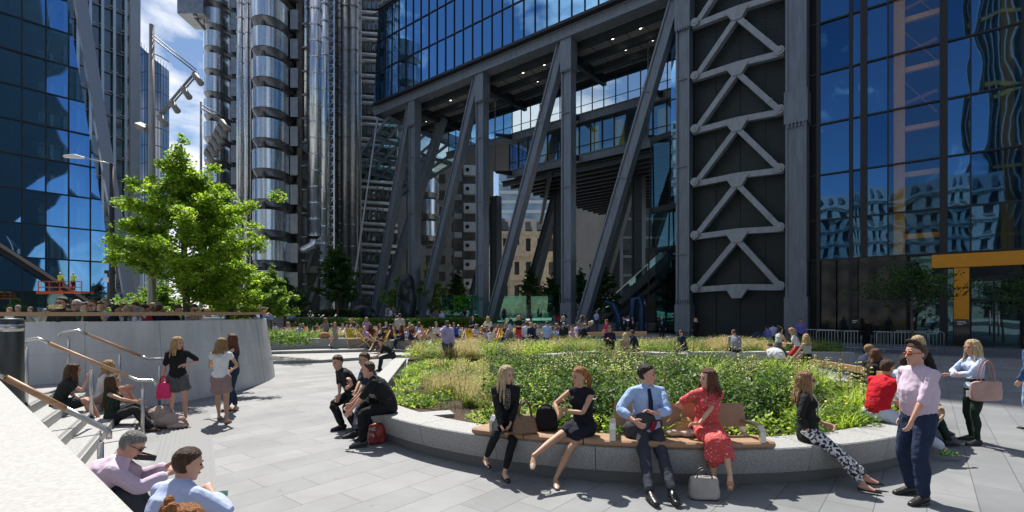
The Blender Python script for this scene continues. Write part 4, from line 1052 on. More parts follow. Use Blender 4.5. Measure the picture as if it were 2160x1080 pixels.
    m = MB(); m.quad(F(-10, .02, .2), F(-31, .02, .2), F(-31, .02, 14), F(-10, .02, 14)); m.build('lobby_floor', INTER, Rt)
    sg = root('sign_panel', F(-17.75, 0, -.6), 'dark upright sign panel standing before the amber post', 'sign')
    m = MB(); m.beam(F(-17.75, .05, -.6), F(-17.75, 1.75, -.6), .75, .12, up=D2); m.build('panel', BLACKG, sg)
    m = MB()
    for k, w in enumerate((.36, .42, .22)): m.beam(F(-17.75+.2, 1.6-k*.09, -.672), F(-17.75+.2-w, 1.6-k*.09, -.672), .01, .035)
    m.build('lettering', WHITE, sg)
    sg = root('sign_panel', F(-12.3, 0, -1.2), 'small black sign board behind the crowd barriers', 'sign')
    m = MB(); m.beam(F(-12.3, 1.0, -1.2), F(-12.3, 1.75, -1.2), .55, .08, up=D2); m.beam(F(-12.3, 0, -1.2), F(-12.3, 1.0, -1.2), .08, .06, up=D2); m.build('panel', BLACKG, sg)
    m = MB()
    for k, w in enumerate((.3, .2)): m.beam(F(-12.1, 1.6-k*.12, -1.246), F(-12.1-w, 1.6-k*.12, -1.246), .01, .05)
    m.build('lettering', WHITE, sg)
GLASSR = glass_mat('entrance_glass', (.16, .40, .74), .50, (.50, .62, .58), wob=.06, wscale=.5)
GLASSR2 = glass_mat('clear_entrance_glass', (.16, .40, .74), .28, (.85, .9, .85), wob=.10, wscale=.5)
GLASSR3 = glass_mat('deep_entrance_glass', (.10, .30, .62), .42, (.3, .4, .36), wob=.10, wscale=.5)
build_right()

# ---- left glass building with the raking metal fin
def Gf(k, z, dep=0.0, o=V((-56, 60, 0))): return o+D2*k+V((0, 0, z))+V((-D2.y, D2.x, 0))*dep
def build_left():
    L = root('raking_glass_building', Gf(-2, .7), 'tall blue glass building at far left with a raking metal edge', 'building')
    rs = random.Random(8); H0 = 4.6; fl = 3.95
    def edge(z): return 8.05-(z)*.1365   # raking right-hand edge
    ks = [-16+2.08*i for i in range(13)]
    for j in range(11):
        z0 = H0+fl*j; z1 = z0+fl
        for i in range(len(ks)-1):
            a, b_ = ks[i], ks[i+1]
            if a > edge(z0)-.2: continue
            b0 = min(b_, edge(z0)); b1 = min(b_, max(a+.05, edge(z1))); t = [rs.uniform(-.05, .05) for _ in range(4)]
            m = MB(); N_ = 3; vs = []
            for y in range(N_+1):
                for x in range(N_+1):
                    u, v = x/N_, y/N_; bb = b0+(b1-b0)*v; vs.append(Gf(a+(bb-a)*u, z0+(z1-z0)*v, t[0]*(1-u)*(1-v)+t[1]*u*(1-v)+t[2]*(1-u)*v+t[3]*u*v))
            m.add(vs, [(y*(N_+1)+x, y*(N_+1)+x+1, (y+1)*(N_+1)+x+1, (y+1)*(N_+1)+x) for y in range(N_) for x in range(N_)])
            m.build('pane', GLASSL, L, True)
    m = MB()
    for k in ks:
        zt = min(48, (8.05-k)/.1365) if k > 1.5 else 48
        if zt > H0: m.beam(Gf(k, 1, -.1), Gf(k, zt, -.1), .09, .12, up=D2)
    for j in range(12): z = H0+fl*j; m.beam(Gf(-16, z, -.1), Gf(max(-15, edge(z)), z, -.1), .1, .16)
    m.build('mullions', BLACK, L)
    m = MB(); d_ = (Gf(edge(44), 48, -.4)-Gf(edge(0), 4, -.4))
    m.beam(Gf(8.7, 4.0, -.6), Gf(8.7-.1365*46, 50, -.6), 1.25, .9, up=D2.cross(V((0, 0, 1)))); m.build('raking_fin', noisy('fin_metal', (.32, .35, .42), .35, .6, var=.05), L)
    m = MB(); m.beam(Gf(9.2, .9, -.5), Gf(8.8, 4.1, -.5), .9, .5, up=D2.cross(V((0, 0, 1)))); m.build('fin_base', noisy('fin_base', (.22, .30, .42), .3, .6, var=.05), L)
    m = MB()
    for j in range(12): z = H0+fl*j-.2; m.beam(Gf(-16, z, 3.5), Gf(edge(z)-.3, z, 3.5), 6.5, .45); 
    m.beam(Gf(-16, 24, 8), Gf(1, 24, 8), .4, 48); m.build('interior_floors', noisy('office_interior', (.30, .32, .33), .8, var=.3, scale=.4), L)
    m = MB()
    for j in range(11):
        for k in range(5): s = -12+k*3.3; m.beam(Gf(s, H0+fl*(j+1)-.6, 1), Gf(s+.4, H0+fl*(j+1)-.6, 6), .12, .05)
    m.build('ceiling_lights', base_mat('tube_light', (.8, .85, .85)), L)
    m = MB(); m.quad(Gf(-16, .8, .0), Gf(8.6, .8, .0), Gf(8.1, H0, .0), Gf(-16, H0, .0)); m.build('ground_glass', GLASSD, L)
    m = MB(); m.beam(Gf(-5.5, 11.2, -.5), Gf(6.5, 1.6, -.5), .35, 1.0, up=(0, 0, 1)); m.build('raking_foot', BLACK, L)
    m = MB(); m.beam(Gf(-5.5, 11.5, -.75), Gf(6.5, 1.9, -.75), .14, .35, up=(0, 0, 1)); m.build('foot_capping', noisy('foot_metal', (.3, .25, .23), .4, .5), L)
    # finned office slab behind
    O2 = V((-66, 78, 0))
    S = root('finned_office_building', Gf(2, .7, 0, O2), 'dark office slab with tall vertical steel fins between the glass tower and the sky gap', 'building')
    m = MB(); m.beam(Gf(-6, 30, .9, O2), Gf(6.2, 30, .9, O2), .3, 59); m.build('curtain_wall', glass_like('slab_glass', (.02, .045, .045)), S)
    m = MB()
    for j in range(17): z = 3.4*j+3; m.beam(Gf(-6, z, .6, O2), Gf(6.2, z, .6, O2), .4, .18)
    rs2 = random.Random(5)
    m.build('floor_edges', METALD, S)
    m = MB()
    for j in range(15):
        for k in range(8):
            if rs2.random() < .6: s = -5+k*1.4+rs2.uniform(0, .3); m.beam(Gf(s, 3.4*j+3.25+rs2.uniform(0, .3), .35, O2), Gf(s+rs2.uniform(.5, 1.1), 3.4*j+3.3, .35, O2), .1, .10)
    m.build('blind_edges', base_mat('blind_edge', (.55, .62, .6)), S)
    for k in range(7):
        s = -3.6+k*1.5
        m = MB(); m.beam(Gf(s, 1, -.1, O2), Gf(s, 60, -.1, O2), .26, .35, up=D2); m.build('fin', METAL, S)
    m = MB(); m.beam(Gf(6.5, .7, -.3, O2), Gf(6.5, 60, -.3, O2), 1.35, 1.2, up=(D2.y, -D2.x, 0)); 
    m.build('end_pier', noisy('pier_panel', (.42, .46, .52), .35, .5, var=.05, scale=.3), S)
    m = MB(); m.beam(Gf(1, 5.2, -.9, O2), Gf(5.8, 5.2, -.9, O2), 2.5, .3); m.build('entrance_canopy', METALD, S)
    # curved blue block closing the street
    Bq = root('curved_blue_building', (-82, 118, .7), 'curved blue glass building closing the street below the clouds', 'building')
    m = MB(); m2 = MB(); cpts = [((288-1080)/1070*118, 118, 68), ((305-1080)/1070*117, 117, 66.6), ((322-1080)/1070*117, 117, 65.3), ((340-1080)/1070*118.5, 118.5, 64.5), ((357-1080)/1070*121, 121, 64.5)]
    cpts = [(x, y, 2.2+(658-py)/1070*y) for (x, y, _), py in zip(cpts, (88, 105, 122, 136, 150))]
    for i in range(4):
        (x0, y0, z0), (x1, y1, z1) = cpts[i], cpts[i+1]; m.quad((x0, y0, 0), (x1, y1, 0), (x1, y1, z1), (x0, y0, z0))
    (x1, y1, z1) = cpts[4]; m.quad((x1, y1, 0), (x1*1.09, y1*1.09, 0), (x1*1.09, y1*1.09, z1), (x1, y1, z1)); m.build('curtain_wall', glass_like('blue_block', (.02, .09, .24)), Bq)
    for i in range(4):
        (x0, y0, z0), (x1, y1, z1) = cpts[i], cpts[i+1]
        for k in range(3):
            t_ = k/3; m2.beam((x0+(x1-x0)*t_, y0+(y1-y0)*t_-.03, 0), (x0+(x1-x0)*t_, y0+(y1-y0)*t_-.15, z0+(z1-z0)*t_+1.0), .07, .06)
        for j in range(15): z = 4.2*j+3; m2.beam((x0, y0-.03, z), (x1, y1-.03, z), .06, .2)
    m2.build('mullions', noisy('block_mullion', (.05, .09, .15), .4, .3), Bq)
build_left()

# ---- stainless steel services building
def build_pipes():
    P = root('stainless_services_building', (-30, 68, .7), 'stainless steel office tower wrapped in stacked pods, ducts and pipes', 'building')
    def pod(cx, Y, y_bot, hpx, wpx):
        ppm = FPX/Y; x = (cx-CX)/ppm; zb = EYE+(HY-y_bot)/ppm; h = hpx/ppm; w = wpx/ppm; r = w/2
        m = MB(); n_ = 20; poly = []
        for i in range(n_+1):
            a = math.pi*i/n_; poly.append((x-r*math.cos(a), Y-1.5*r*abs(math.sin(a))**.75))
        poly += [(x+r, Y+2.5), (x-r, Y+2.5)]
        m.prism(poly, zb, zb+h)
        o = m.build('pod', METAL, P)
        o.data.polygons.foreach_set('use_smooth', [False, False]+[True]*(len(o.data.polygons)-2))
        b = o.modifiers.new('e', 'EDGE_SPLIT'); b.split_angle = R(40)
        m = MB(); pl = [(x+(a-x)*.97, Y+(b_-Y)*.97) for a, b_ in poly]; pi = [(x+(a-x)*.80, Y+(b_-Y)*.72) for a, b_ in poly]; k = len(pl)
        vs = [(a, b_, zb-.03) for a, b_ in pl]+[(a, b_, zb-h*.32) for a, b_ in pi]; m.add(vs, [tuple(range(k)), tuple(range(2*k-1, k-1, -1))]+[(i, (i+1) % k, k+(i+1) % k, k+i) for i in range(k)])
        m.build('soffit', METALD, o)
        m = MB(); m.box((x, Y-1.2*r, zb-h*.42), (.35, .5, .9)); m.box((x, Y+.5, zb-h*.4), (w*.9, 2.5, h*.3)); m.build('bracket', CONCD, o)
    for k in range(11): pod(575+k*.3, 66, 60+61.6*k-61.6, 40, 68)
    for k in range(11): pod(462+k*.1, 92, 20+46.6*k, 32, 47)
    for k in range(4): pod(905, 97, 365+45*k, 30, 34)
    def B(px0, px1, y0, y1, Y, dep, name, mat):
        a, b_ = at(px0, y1, Y), at(px1, y0, Y); m = MB(); m.box(((a.x+b_.x)/2, Y+dep/2, (a.z+b_.z)/2), (abs(b_.x-a.x), dep, abs(b_.z-a.z))); return m.build(name, mat, P)
    # backing masses
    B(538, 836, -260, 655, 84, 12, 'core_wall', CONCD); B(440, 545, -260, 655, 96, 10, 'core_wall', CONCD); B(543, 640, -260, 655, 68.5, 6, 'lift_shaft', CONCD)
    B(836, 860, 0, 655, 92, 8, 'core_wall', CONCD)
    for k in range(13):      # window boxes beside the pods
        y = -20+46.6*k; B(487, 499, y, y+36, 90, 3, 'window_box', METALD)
        B(612, 628, 20+61.6*k-61.6, 20+61.6*k-20, 66, 3, 'window_box', METALD)
    def vp(px, Y, r, y0=-200, y1=660, mat=METAL, joints=31, name='duct'):
        m = MB(); a, b_ = at(px, y1, Y), at(px, y0, Y); pts = []; rr = []
        zz = a.z
        m.tube([a, b_], r, n=14)
        z = a.z
        while z < b_.z: m.tube([(a.x, a.y, z), (a.x, a.y, z+.14)], r*1.10, n=14); z += joints/FPX*Y
        return m.build(name, mat, P, True)
    vp(507, 88, .62); vp(522, 87.5, .45); vp(645, 68, .62, y1=300); vp(665, 67, .98, y1=500, joints=34); vp(683, 67.5, .75, joints=36)
    vp(530, 92, .5, mat=METALD); vp(632, 67, .38, mat=CONCD, joints=60, name='column'); vp(729, 70, .62, joints=46, mat=METALD); vp(746, 70, .62, joints=46, mat=METALD)
    vp(716, 72, .4, mat=METALD); vp(758, 74, .3, mat=METALD); vp(556, 71, .4, mat=METALD)
    # elbow at the foot of the big duct
    m = MB(); q = at(665, 500, 67); m.tube([q, q+V((-.2, 0, -1.0)), q+V((-1.2, 0, -1.6)), q+V((-3.0, 0, -1.7))], .7, n=14); m.build('duct_elbow', METAL, P, True)
    # stair ladder truss
    m = MB(); L0, L1 = at(690, 660, 68), at(690, -200, 68); R0, R1 = at(705, 660, 68), at(705, -200, 68)
    m.beam(L0, L1, .16, .16); m.beam(R0, R1, .16, .16); n_ = 46
    for i in range(n_): a, b_ = L0.lerp(L1, i/n_), R0.lerp(R1, (i+1)/n_); m.beam(a, b_, .09, .09); m.beam(a, R0.lerp(R1, i/n_), .12, .09)
    m.build('ladder_truss', METAL, P)
    # floor zone right: horizontal pipes, glazing strips and braces
    for k in range(16):
        y = 40+44.5*k-60; Y = 80
        m = MB(); r = .26
        for dy in (0, 13): a, b_ = at(752, y+dy, Y), at(838, y+dy+6, Y+3); m.tube([a, b_], r, n=10)
        m.build('horizontal_pipe', METALR, P, True)
        m = MB(); a, b_ = at(752, y+24, 83.6), at(838, y+38, 83.6); m.box(((a.x+b_.x)/2, 83.7, (a.z+b_.z)/2), (b_.x-a.x, .3, abs(a.z-b_.z)))
        m.build('window_strip', glass_like('strip_glass', (.10, .14, .13)) if k == 0 else bpy.data.materials['strip_glass'], P)
        m = MB()
        for q in range(9): px = 753+q*9.5; a, b_ = at(px, y+22, 83.2), at(px, y+40, 83.2); m.beam(a, b_, .12, .12)
        for q in range(6): px = 758+q*13; m.beam(at(px, y+14, 81), at(px-6, y+26, 81), .14, .14)
        m.build('window_bars', METALD, P)
    for k in range(12):   # small fittings in the dark slots
        y = 20+50*k
        m = MB(); m.tube([at(706, y, 70), at(724, y+2, 70)], .12, n=8); m.tube([at(706, y+16, 71), at(724, y+17, 71)], .2, n=8); m.tube([at(706, y, 70), at(706, y+16, 71)], .1, n=6); m.build('cross_pipe', METALD, P, True); m = MB(); m.tube([at(612, y+30, 67), at(648, y+30, 67)], .14, n=8); m.build('cross_pipe', METALD, P, True)
    for y0, y1 in ((470, 575), (575, 660)):
        m = MB(); m.tube([at(645, y1, 69), at(676, y0, 69)], .25, n=10); m.build('brace', STONEG, P, True)
    m = MB(); m.tube([at(636, 470, 68.4), at(636, 660, 68.4)], .5, n=12); m.tube([at(560, 590, 67), at(560, 660, 67)], .7, n=12); m.tube([at(590, 590, 69), at(590, 660, 69)], .6, n=12); m.tube([at(682, 520, 69), at(682, 660, 69)], .5, n=12); m.build('base_column', STONEG, P, True)
    B(640, 690, 562, 575, 69.5, 2, 'base_beam', STONEG)
    # glazed head of the far tower at top left
    m = MB(); m.box(at(420, 10, 90), (4.5, 5, 6)); m.beam(at(405, -60, 88), at(412, 35, 88), .5, .5); m.tube([at(412, 38, 89), at(438, 70, 91)], .25, n=8); m.build('crane_arm_box', METALD, P)
    # banded facade seen between the raking columns
    for k in range(7): y = 330+40*k; B(958, 974, y, y+12, 100, 1, 'window_box', METALD); B(978, 1004, y+18, y+38, 100, 2.0, 'porthole_panel', CONC)
    for k in range(7):
        y = 330+40*k+28; m = MB(); q = at(986, y, 99.7); m.tube([q, q+V((0, -.12, 0))], .38, n=16); m.build('porthole', BLACKG, P)
    B(955, 1010, 320, 640, 101.5, 2, 'core_wall', CONCD)
build_pipes()

# ---- classical stone building seen under the raised block
WING = base_mat('window_glass', (.05, .055, .06), .25)
def facade(name, label, o, e, W_, H_, D_, floors, bays, mat, pediment=None, wmat=None, cat='building', mansard=True):
    """stone block: o = lower left corner seen from outside, e = unit along the front"""
    e = V(e).normalized(); nrm = V((e.y, -e.x, 0)); o = V(o); T = root(name, tuple(o), label, cat)
    m = MB(); fh = H_/floors; bw = W_/bays; ww, wh = bw*.42, fh*.55
    # wall with real openings: piers and spandrels
    for f in range(floors):
        z0 = f*fh
        m.box(o+e*W_/2+V((0, 0, z0+fh*.11))-nrm*.25, (W_, .5, fh*.22), math.atan2(e.y, e.x)); m.box(o+e*W_/2+V((0, 0, z0+fh*.885))-nrm*.25, (W_, .5, fh*.23), math.atan2(e.y, e.x))
        for b_ in range(bays+1):
            x0 = max(0, b_*bw-(bw-ww)/2); x1 = min(W_, b_*bw+(bw-ww)/2)
            m.box(o+e*(x0+x1)/2+V((0, 0, z0+fh*.495))-nrm*.25, (x1-x0, .5, fh*.55), math.atan2(e.y, e.x))
    m.build('wall', mat, T)
    k = MB(); k.box(o+e*W_/2-nrm*(D_/2+.75)+V((0, 0, H_/2)), (W_, D_, H_), math.atan2(e.y, e.x)); k.build('building_body', mat, T)
    for f in range(floors):
        for b_ in range(bays): g_ = MB(); g_.box(o+e*(b_+.5)*bw-nrm*.44+V((0, 0, f*fh+fh*.495)), (ww, .05, wh), math.atan2(e.y, e.x)); g_.build('window', WING, T)
    c = MB()
    for f in range(1, floors+1): c.box(o+e*W_/2+nrm*.12+V((0, 0, f*fh)), (W_+.3, .5, .28 if f < floors else .6), math.atan2(e.y, e.x))
    for b_ in range(bays+1):
        if floors > 2: c.box(o+e*b_*bw+nrm*.1+V((0, 0, fh*1.55)), (.45, .35, fh*.95*1.0), math.atan2(e.y, e.x))
    for f in range(floors):
        for b_ in range(bays): c.box(o+e*(b_+.5)*bw+nrm*.08+V((0, 0, f*fh+fh*.2)), (ww*1.25, .3, .14), math.atan2(e.y, e.x)); c.box(o+e*(b_+.5)*bw+nrm*.1+V((0, 0, f*fh+fh*.82)), (ww*1.3, .35, .2), math.atan2(e.y, e.x))
    c.build('cornices', mat, T)
    if pediment:
        x0, x1, z, h = pediment; q = MB(); q.extrude([(x0, z), (x1, z), ((x0+x1)/2, z+h)], o+nrm*.1, e, (0, 0, 1), .6)
        q.beam(o+e*x0+nrm*.6+V((0, 0, z)), o+e*(x0+x1)/2+nrm*.6+V((0, 0, z+h)), .5, .35); q.beam(o+e*x1+nrm*.6+V((0, 0, z)), o+e*(x0+x1)/2+nrm*.6+V((0, 0, z+h)), .5, .35); q.build('pediment', mat, T)
    if mansard:
        q = MB(); a, b2 = o-nrm*.6, o+e*W_-nrm*.6; dd = nrm*-3.0; vs = [a+V((0, 0, H_+.2)), b2+V((0, 0, H_+.2)), b2+dd+V((0, 0, H_+4)), a+dd+V((0, 0, H_+4)), b2-nrm*D_+V((0, 0, H_+.2)), a-nrm*D_+V((0, 0, H_+.2))]
        q.add(vs, [(0, 1, 2, 3), (3, 2, 4, 5), (1, 4, 2), (0, 3, 5)]); q.build('roof', noisy('slate', (.10, .115, .13), .5, var=.15, scale=2), T)
        for b_ in range(bays): q = MB(); p = o+e*(b_+.5)*bw-nrm*1.6+V((0, 0, H_+1.8)); q.box(p, (1.3, 1.6, 1.9), math.atan2(e.y, e.x)); q.build('dormer', METALD, T)
    return T
facade('stone_exchange_building', 'sunlit classical stone building with pediment seen between the raking columns', at(1030, 690, 118)+V((0, 0, 0))*0, (1, .05, 0), 16, 22, 12, 4, 6, STONE, (1, 10, 16.5, 3.5))
facade('stone_corner_building', 'taller cream stone building behind the pediment front with slate mansard', at(1112, 690, 132), (1, .25, 0), 12, 24, 10, 5, 5, STONE)
T = root('distant_office_building', tuple(gp(1130, 190, .9)), 'pale blue banded office tower far beyond the stone roofs', 'building')
m = MB(); q = at(1125, 400, 190); m.box((q.x, 195, 28), (26, 8, 52)); m.build('tower_body', glass_like('pale_tower', (.25, .38, .5)), T)
m = MB()
for k in range(14): m.box((q.x, 190.8, 4+3.6*k), (26.2, .5, 1.1))
m.build('floor_bands', base_mat('pale_band', (.5, .58, .62)), T)
T = root('pale_stone_wall_building', tuple(at(1235, 690, 100)), 'blank pale stone flank wall seen behind the second raking column', 'building')
m = MB(); q = at(1235, 690, 100); m.box((q.x, 102, 13), (9, 4, 26)); m.build('wall', noisy('pale_flank', (.42, .40, .36), .8, var=.08, scale=.4), T)

# ---- buildings behind the viewer: they are what the glass fronts mirror
facade('stone_church_building', 'old grey stone building across the street, mirrored in the entrance glass', (-58, -28, 0), (-.80, .60, 0), 34, 56, 14, 11, 9, STONEG)
facade('stone_terrace_building', 'pale stone office terrace behind the viewer', (-22, -44, 0), (-.83, .55, 0), 40, 26, 12, 6, 11, STONEG)
T = root('ribbed_tower', (-24, -66, 0), 'dark ribbed office tower behind the viewer with amber floor bands', 'building')
m = MB(); m.box((-24, -66, 50), (28, 16, 100), R(-35)); m.build('tower_body', base_mat('ribbed_glass', (.012, .022, .022), .4), T)
m = MB()
for k in range(19): p = Matrix.Rotation(R(-35), 3, 'Z')@V((-13.5+1.5*k, 8.2, 0)); m.beam(V((-24, -66, 0))+p, V((-24, -66, 100))+p, .3, .4)
for k in range(15): p = Matrix.Rotation(R(-35), 3, 'Z')@V((-14.2, -8+1.2*k, 0)); m.beam(V((-24, -66, 0))+p, V((-24, -66, 100))+p, .3, .4)
m.build('ribs', METALD, T)
m = MB()
for z in (18, 33, 48, 63): p = Matrix.Rotation(R(-35), 3, 'Z'); m.box((-24, -66, z), (28.8, 16.8, .9), R(-35))
m.build('amber_bands', noisy('dull_amber', (.26, .15, .03), .6), T)
T = root('dark_glass_tower', (62, -18, 0), 'tall dark glass tower behind the viewer to the right', 'building')
m = MB(); m.box((68, -30, 60), (24, 30, 120), R(-30)); m.build('tower_body', base_mat('dark_tower', (.006, .014, .016), .5), T)

# backdrop closing the gaps under the raised block
T = root('dark_office_backdrop', tuple(gp(1330, 108, .9)), 'dark glass office wall far behind the escalators', 'building')
m = MB(); a, b_ = gp(1240, 108), gp(1560, 108); m.box(((a.x+b_.x)/2, 110, 20), (b_.x-a.x, 4, 40)); m.build('wall', glass_like('backdrop_glass', (.03, .045, .045)), T)
for j in range(9):
    m = MB(); m.box(((a.x+b_.x)/2, 107.9, 2+4*j), (b_.x-a.x, .2, .5)); m.build('floor_band', METALD, T)
T = root('grey_flank_building', tuple(gp(880, 125, .9)), 'grey stone office flank seen low between the left columns', 'building')
a, b_ = gp(780, 125), gp(1040, 125); m = MB(); m.box(((a.x+b_.x)/2, 127, 20), (b_.x-a.x, 4, 40)); m.build('wall', noisy('flank_grey', (.12, .13, .13), .8, var=.2, scale=.5), T)
for j in range(9):
    for k in range(9): m = MB(); m.box((a.x+1.8+k*3.2, 124.95, 3+4*j), (1.5, .12, 2.2)); m.build('window', BLACKG, T)
# ================================================================ trees and beds
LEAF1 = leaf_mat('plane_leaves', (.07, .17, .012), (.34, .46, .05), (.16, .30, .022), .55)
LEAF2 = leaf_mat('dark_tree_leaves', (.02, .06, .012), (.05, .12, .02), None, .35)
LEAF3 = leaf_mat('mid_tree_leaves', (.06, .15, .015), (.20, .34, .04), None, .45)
BARK = noisy('bark', (.12, .095, .07), .9, var=.3, scale=6, bump=.6, bscale=25, stretch=(3, 3, .8))
def tree(label, base, h, cr, mat, nleaf, lsize, seed=1, cb=.28, trunk_r=.12, shape=1.0, group=None, stems=1, dens=None, fork=.3):
    rs = np.random.default_rng(seed); base = V(base); T = root('tree', tuple(base), label, 'tree', group)
    m = MB(); tips = []; limbs = MB()
    top = V((rs.uniform(-.2, .2), rs.uniform(-.2, .2), h*.93))
    for st in range(stems):
        o = V((rs.uniform(-.25, .25), rs.uniform(-.25, .25), 0)) if stems > 1 else V((0, 0, 0))
        tp = [base+o, base+o+V((.02, .03, h*.2)), base+o*1.3+V((-.04*h*.2, .02, h*.45)), base+o*1.5+top*.75, base+top]
        m.tube(tp, [trunk_r*1.25, trunk_r, trunk_r*.75, trunk_r*.4, .015], n=9)
    m.build('trunk', BARK, T, True)
    nl = max(6, int(26*fork/.3)) ; clumps = []
    for i in range(nl):
        t = cb+(1-cb)*(i+.5)/nl*.93; a = i*2.4+rs.uniform(-.4, .4)
        prof = (math.sin(min(1, (t-cb)/(1-cb)*.95+.30)*math.pi*.97)**.75 if t < .97 else .2) if shape == 1 else (1-(t-cb)/(1-cb))**.6
        L = cr*max(.2, prof)*rs.uniform(.68, 1.18); p0 = base+V((0, 0, h*t*.86)); d = V((math.cos(a), math.sin(a), .55+.5*t)); p1 = p0+V((d.x*L*.55, d.y*L*.55, L*.32)); p2 = p0+V((d.x*L, d.y*L, L*rs.uniform(.35, .6)))
        limbs.tube([p0, p1, p2], [trunk_r*.38*(1.1-t*.7), trunk_r*.2*(1.1-t*.6), .01], n=6)
        for q in np.linspace(.32, 1.08, 6):
            c = p0.lerp(p1, q*2) if q < .5 else p1.lerp(p2, (q-.5)*2)
            clumps.append((c, .24*cr*rs.uniform(.5, 1.0)*(1.15-.45*q)))
            off = V((rs.normal(0, .15)*cr, rs.normal(0, .15)*cr, rs.normal(0, .12)*cr)); clumps.append((c+off, .15*cr*rs.uniform(.5, 1.0)))
            if rs.random() < .6: limbs.tube([c, c+off], [.018, .005], n=4)
    for q in range(9): clumps.append((base+V((top.x+.12*math.sin(q*2), top.y, h*(.985-.028*q))), (.05+.022*q)*cr))
    limbs.build('limbs', BARK, T, True)
    w = np.array([r_**1.6 for _, r_ in clumps]); w /= w.sum(); idx = rs.choice(len(clumps), nleaf, p=w)
    C = np.array([tuple(c) for c, _ in clumps])[idx]; rr = np.array([r_ for _, r_ in clumps])[idx]
    d = rs.normal(size=(nleaf, 3)); d /= np.linalg.norm(d, axis=1)[:, None]; C = C+d*(rr*rs.uniform(.05, 1.25, nleaf)**.8)[:, None]*np.array([1, 1, .60])
    np_mesh('crown', leaf_quads(C, lsize, .5, .8), 4, mat, tuple(base), T)
    return T
tree('large bright green plane tree in full leaf behind the curved wall', gp(392, 15.2, UP), 6.9, 2.05, LEAF1, 62000, .085, 11, .27, .11, fork=.34)
tree('smaller plane tree overlapping the big one on its right, above the wall end', gp(488, 17.5, UP), 4.2, 1.35, LEAF1, 17000, .09, 12, .30, .07, fork=.26)
tree('bright green young tree low on the left side of the big plane tree', gp(330, 17.5, UP), 2.7, 1.1, LEAF3, 7000, .09, 13, .35, .05)
tree('slender mid-green tree just right of the wall end', gp(570, 31, .3), 4.9, 1.5, LEAF3, 9000, .16, 14, .3, .07)
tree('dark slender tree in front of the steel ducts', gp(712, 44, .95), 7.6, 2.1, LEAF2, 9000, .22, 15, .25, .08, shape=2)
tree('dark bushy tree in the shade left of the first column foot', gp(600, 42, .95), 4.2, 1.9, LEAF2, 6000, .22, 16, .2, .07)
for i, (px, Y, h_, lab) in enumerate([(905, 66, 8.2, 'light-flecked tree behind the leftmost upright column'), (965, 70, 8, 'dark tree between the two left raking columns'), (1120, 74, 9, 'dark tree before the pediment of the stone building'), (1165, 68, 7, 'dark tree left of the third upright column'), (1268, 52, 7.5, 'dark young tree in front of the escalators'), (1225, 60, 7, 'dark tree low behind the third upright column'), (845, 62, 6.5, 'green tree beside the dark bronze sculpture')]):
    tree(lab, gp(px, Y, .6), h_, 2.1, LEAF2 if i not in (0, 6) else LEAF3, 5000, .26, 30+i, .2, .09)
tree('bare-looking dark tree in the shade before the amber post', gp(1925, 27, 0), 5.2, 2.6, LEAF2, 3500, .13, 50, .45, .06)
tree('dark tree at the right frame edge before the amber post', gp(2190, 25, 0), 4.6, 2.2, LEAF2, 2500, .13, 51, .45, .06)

GR_TAN = leaf_mat('tan_grass', (.36, .27, .12), (.56, .45, .24), (.27, .29, .10), .45)
GR_GRN = leaf_mat('green_grass', (.10, .19, .03), (.24, .32, .07), None, .45)
LIME = leaf_mat('lime_leaves', (.20, .32, .03), (.34, .46, .06), None, .5)
SHRUB = leaf_mat('shrub_leaves', (.015, .045, .010), (.07, .14, .03), (.035, .085, .016), .22)
SILV = leaf_mat('silver_leaves', (.18, .25, .13), (.34, .40, .26), None, .3)
MIDG = leaf_mat('mid_leaves', (.045, .11, .012), (.14, .25, .035), None, .4)
FLOW = base_mat('cream_flower', (.62, .58, .25), .7); YFL = base_mat('yellow_flower', (.65, .50, .06), .7); DRY = base_mat('dry_seed_head', (.28, .17, .09), .9)
acc = {}
def addm(key, arr): acc.setdefault(key, []).append(arr)
def scat(c, r, n, z0=0, zh=.3, flat=1.0):
    a = rng.uniform(0, 2*np.pi, n); q = r*np.sqrt(rng.uniform(0, 1, n)); z = z0+zh*rng.uniform(0, 1, n)*(1-.55*(q/r)**2)
    return np.stack([c[0]+q*np.cos(a), c[1]+q*np.sin(a), z], 1)
def clump(kind, x, y, r, h, z=.4, dn=1.0):
    if kind == 'tan': C = scat((x, y), r*.5, int(240*dn), z, .02); addm('tan', blades(C, h, .010 if y < 14 else .016, .75)); C = scat((x, y), r*.9, int(170*dn), z+h*.55, h*.5); addm('tan', leaf_quads(C, .05 if y < 14 else .07, .1, .35)); C = scat((x, y), r*.5, int(110*dn), z, .02); addm('grn', blades(C, h*.7, .014, .8))
    elif kind == 'grn': C = scat((x, y), r*.6, int(260*dn), z, .02); addm('grn', blades(C, h, .016 if y < 14 else .022, .9))
    elif kind == 'lime': addm('lime', leaf_quads(scat((x, y), r, int(420*dn), z, h), .07, .8, .6))
    elif kind == 'strap': C = scat((x, y), r*.5, int(110*dn), z, .02); addm('lime', blades(C, h*1.1, .035, .9, 4))
    elif kind == 'mid': addm('mid', leaf_quads(scat((x, y), r, int(460*dn), z, h), .075, .6, .5))
    elif kind == 'shrub': addm('shrub', leaf_quads(scat((x, y), r, int(760*dn), z, h), .062, .5, .5)); addm('mid', leaf_quads(scat((x, y), r, int(110*dn), z+h*.5, h*.55), .07, .6, .5))
    elif kind == 'silver': addm('silv', leaf_quads(scat((x, y), r, int(420*dn), z, h), .05, .6, .4))
    elif kind == 'flower': addm('mid', leaf_quads(scat((x, y), r, int(300*dn), z, h*.85), .06, .5, .45)); addm('flow', leaf_quads(scat((x, y), r*.95, int(60*dn), z+h*.7, h*.35), .035, 1.5, .9))
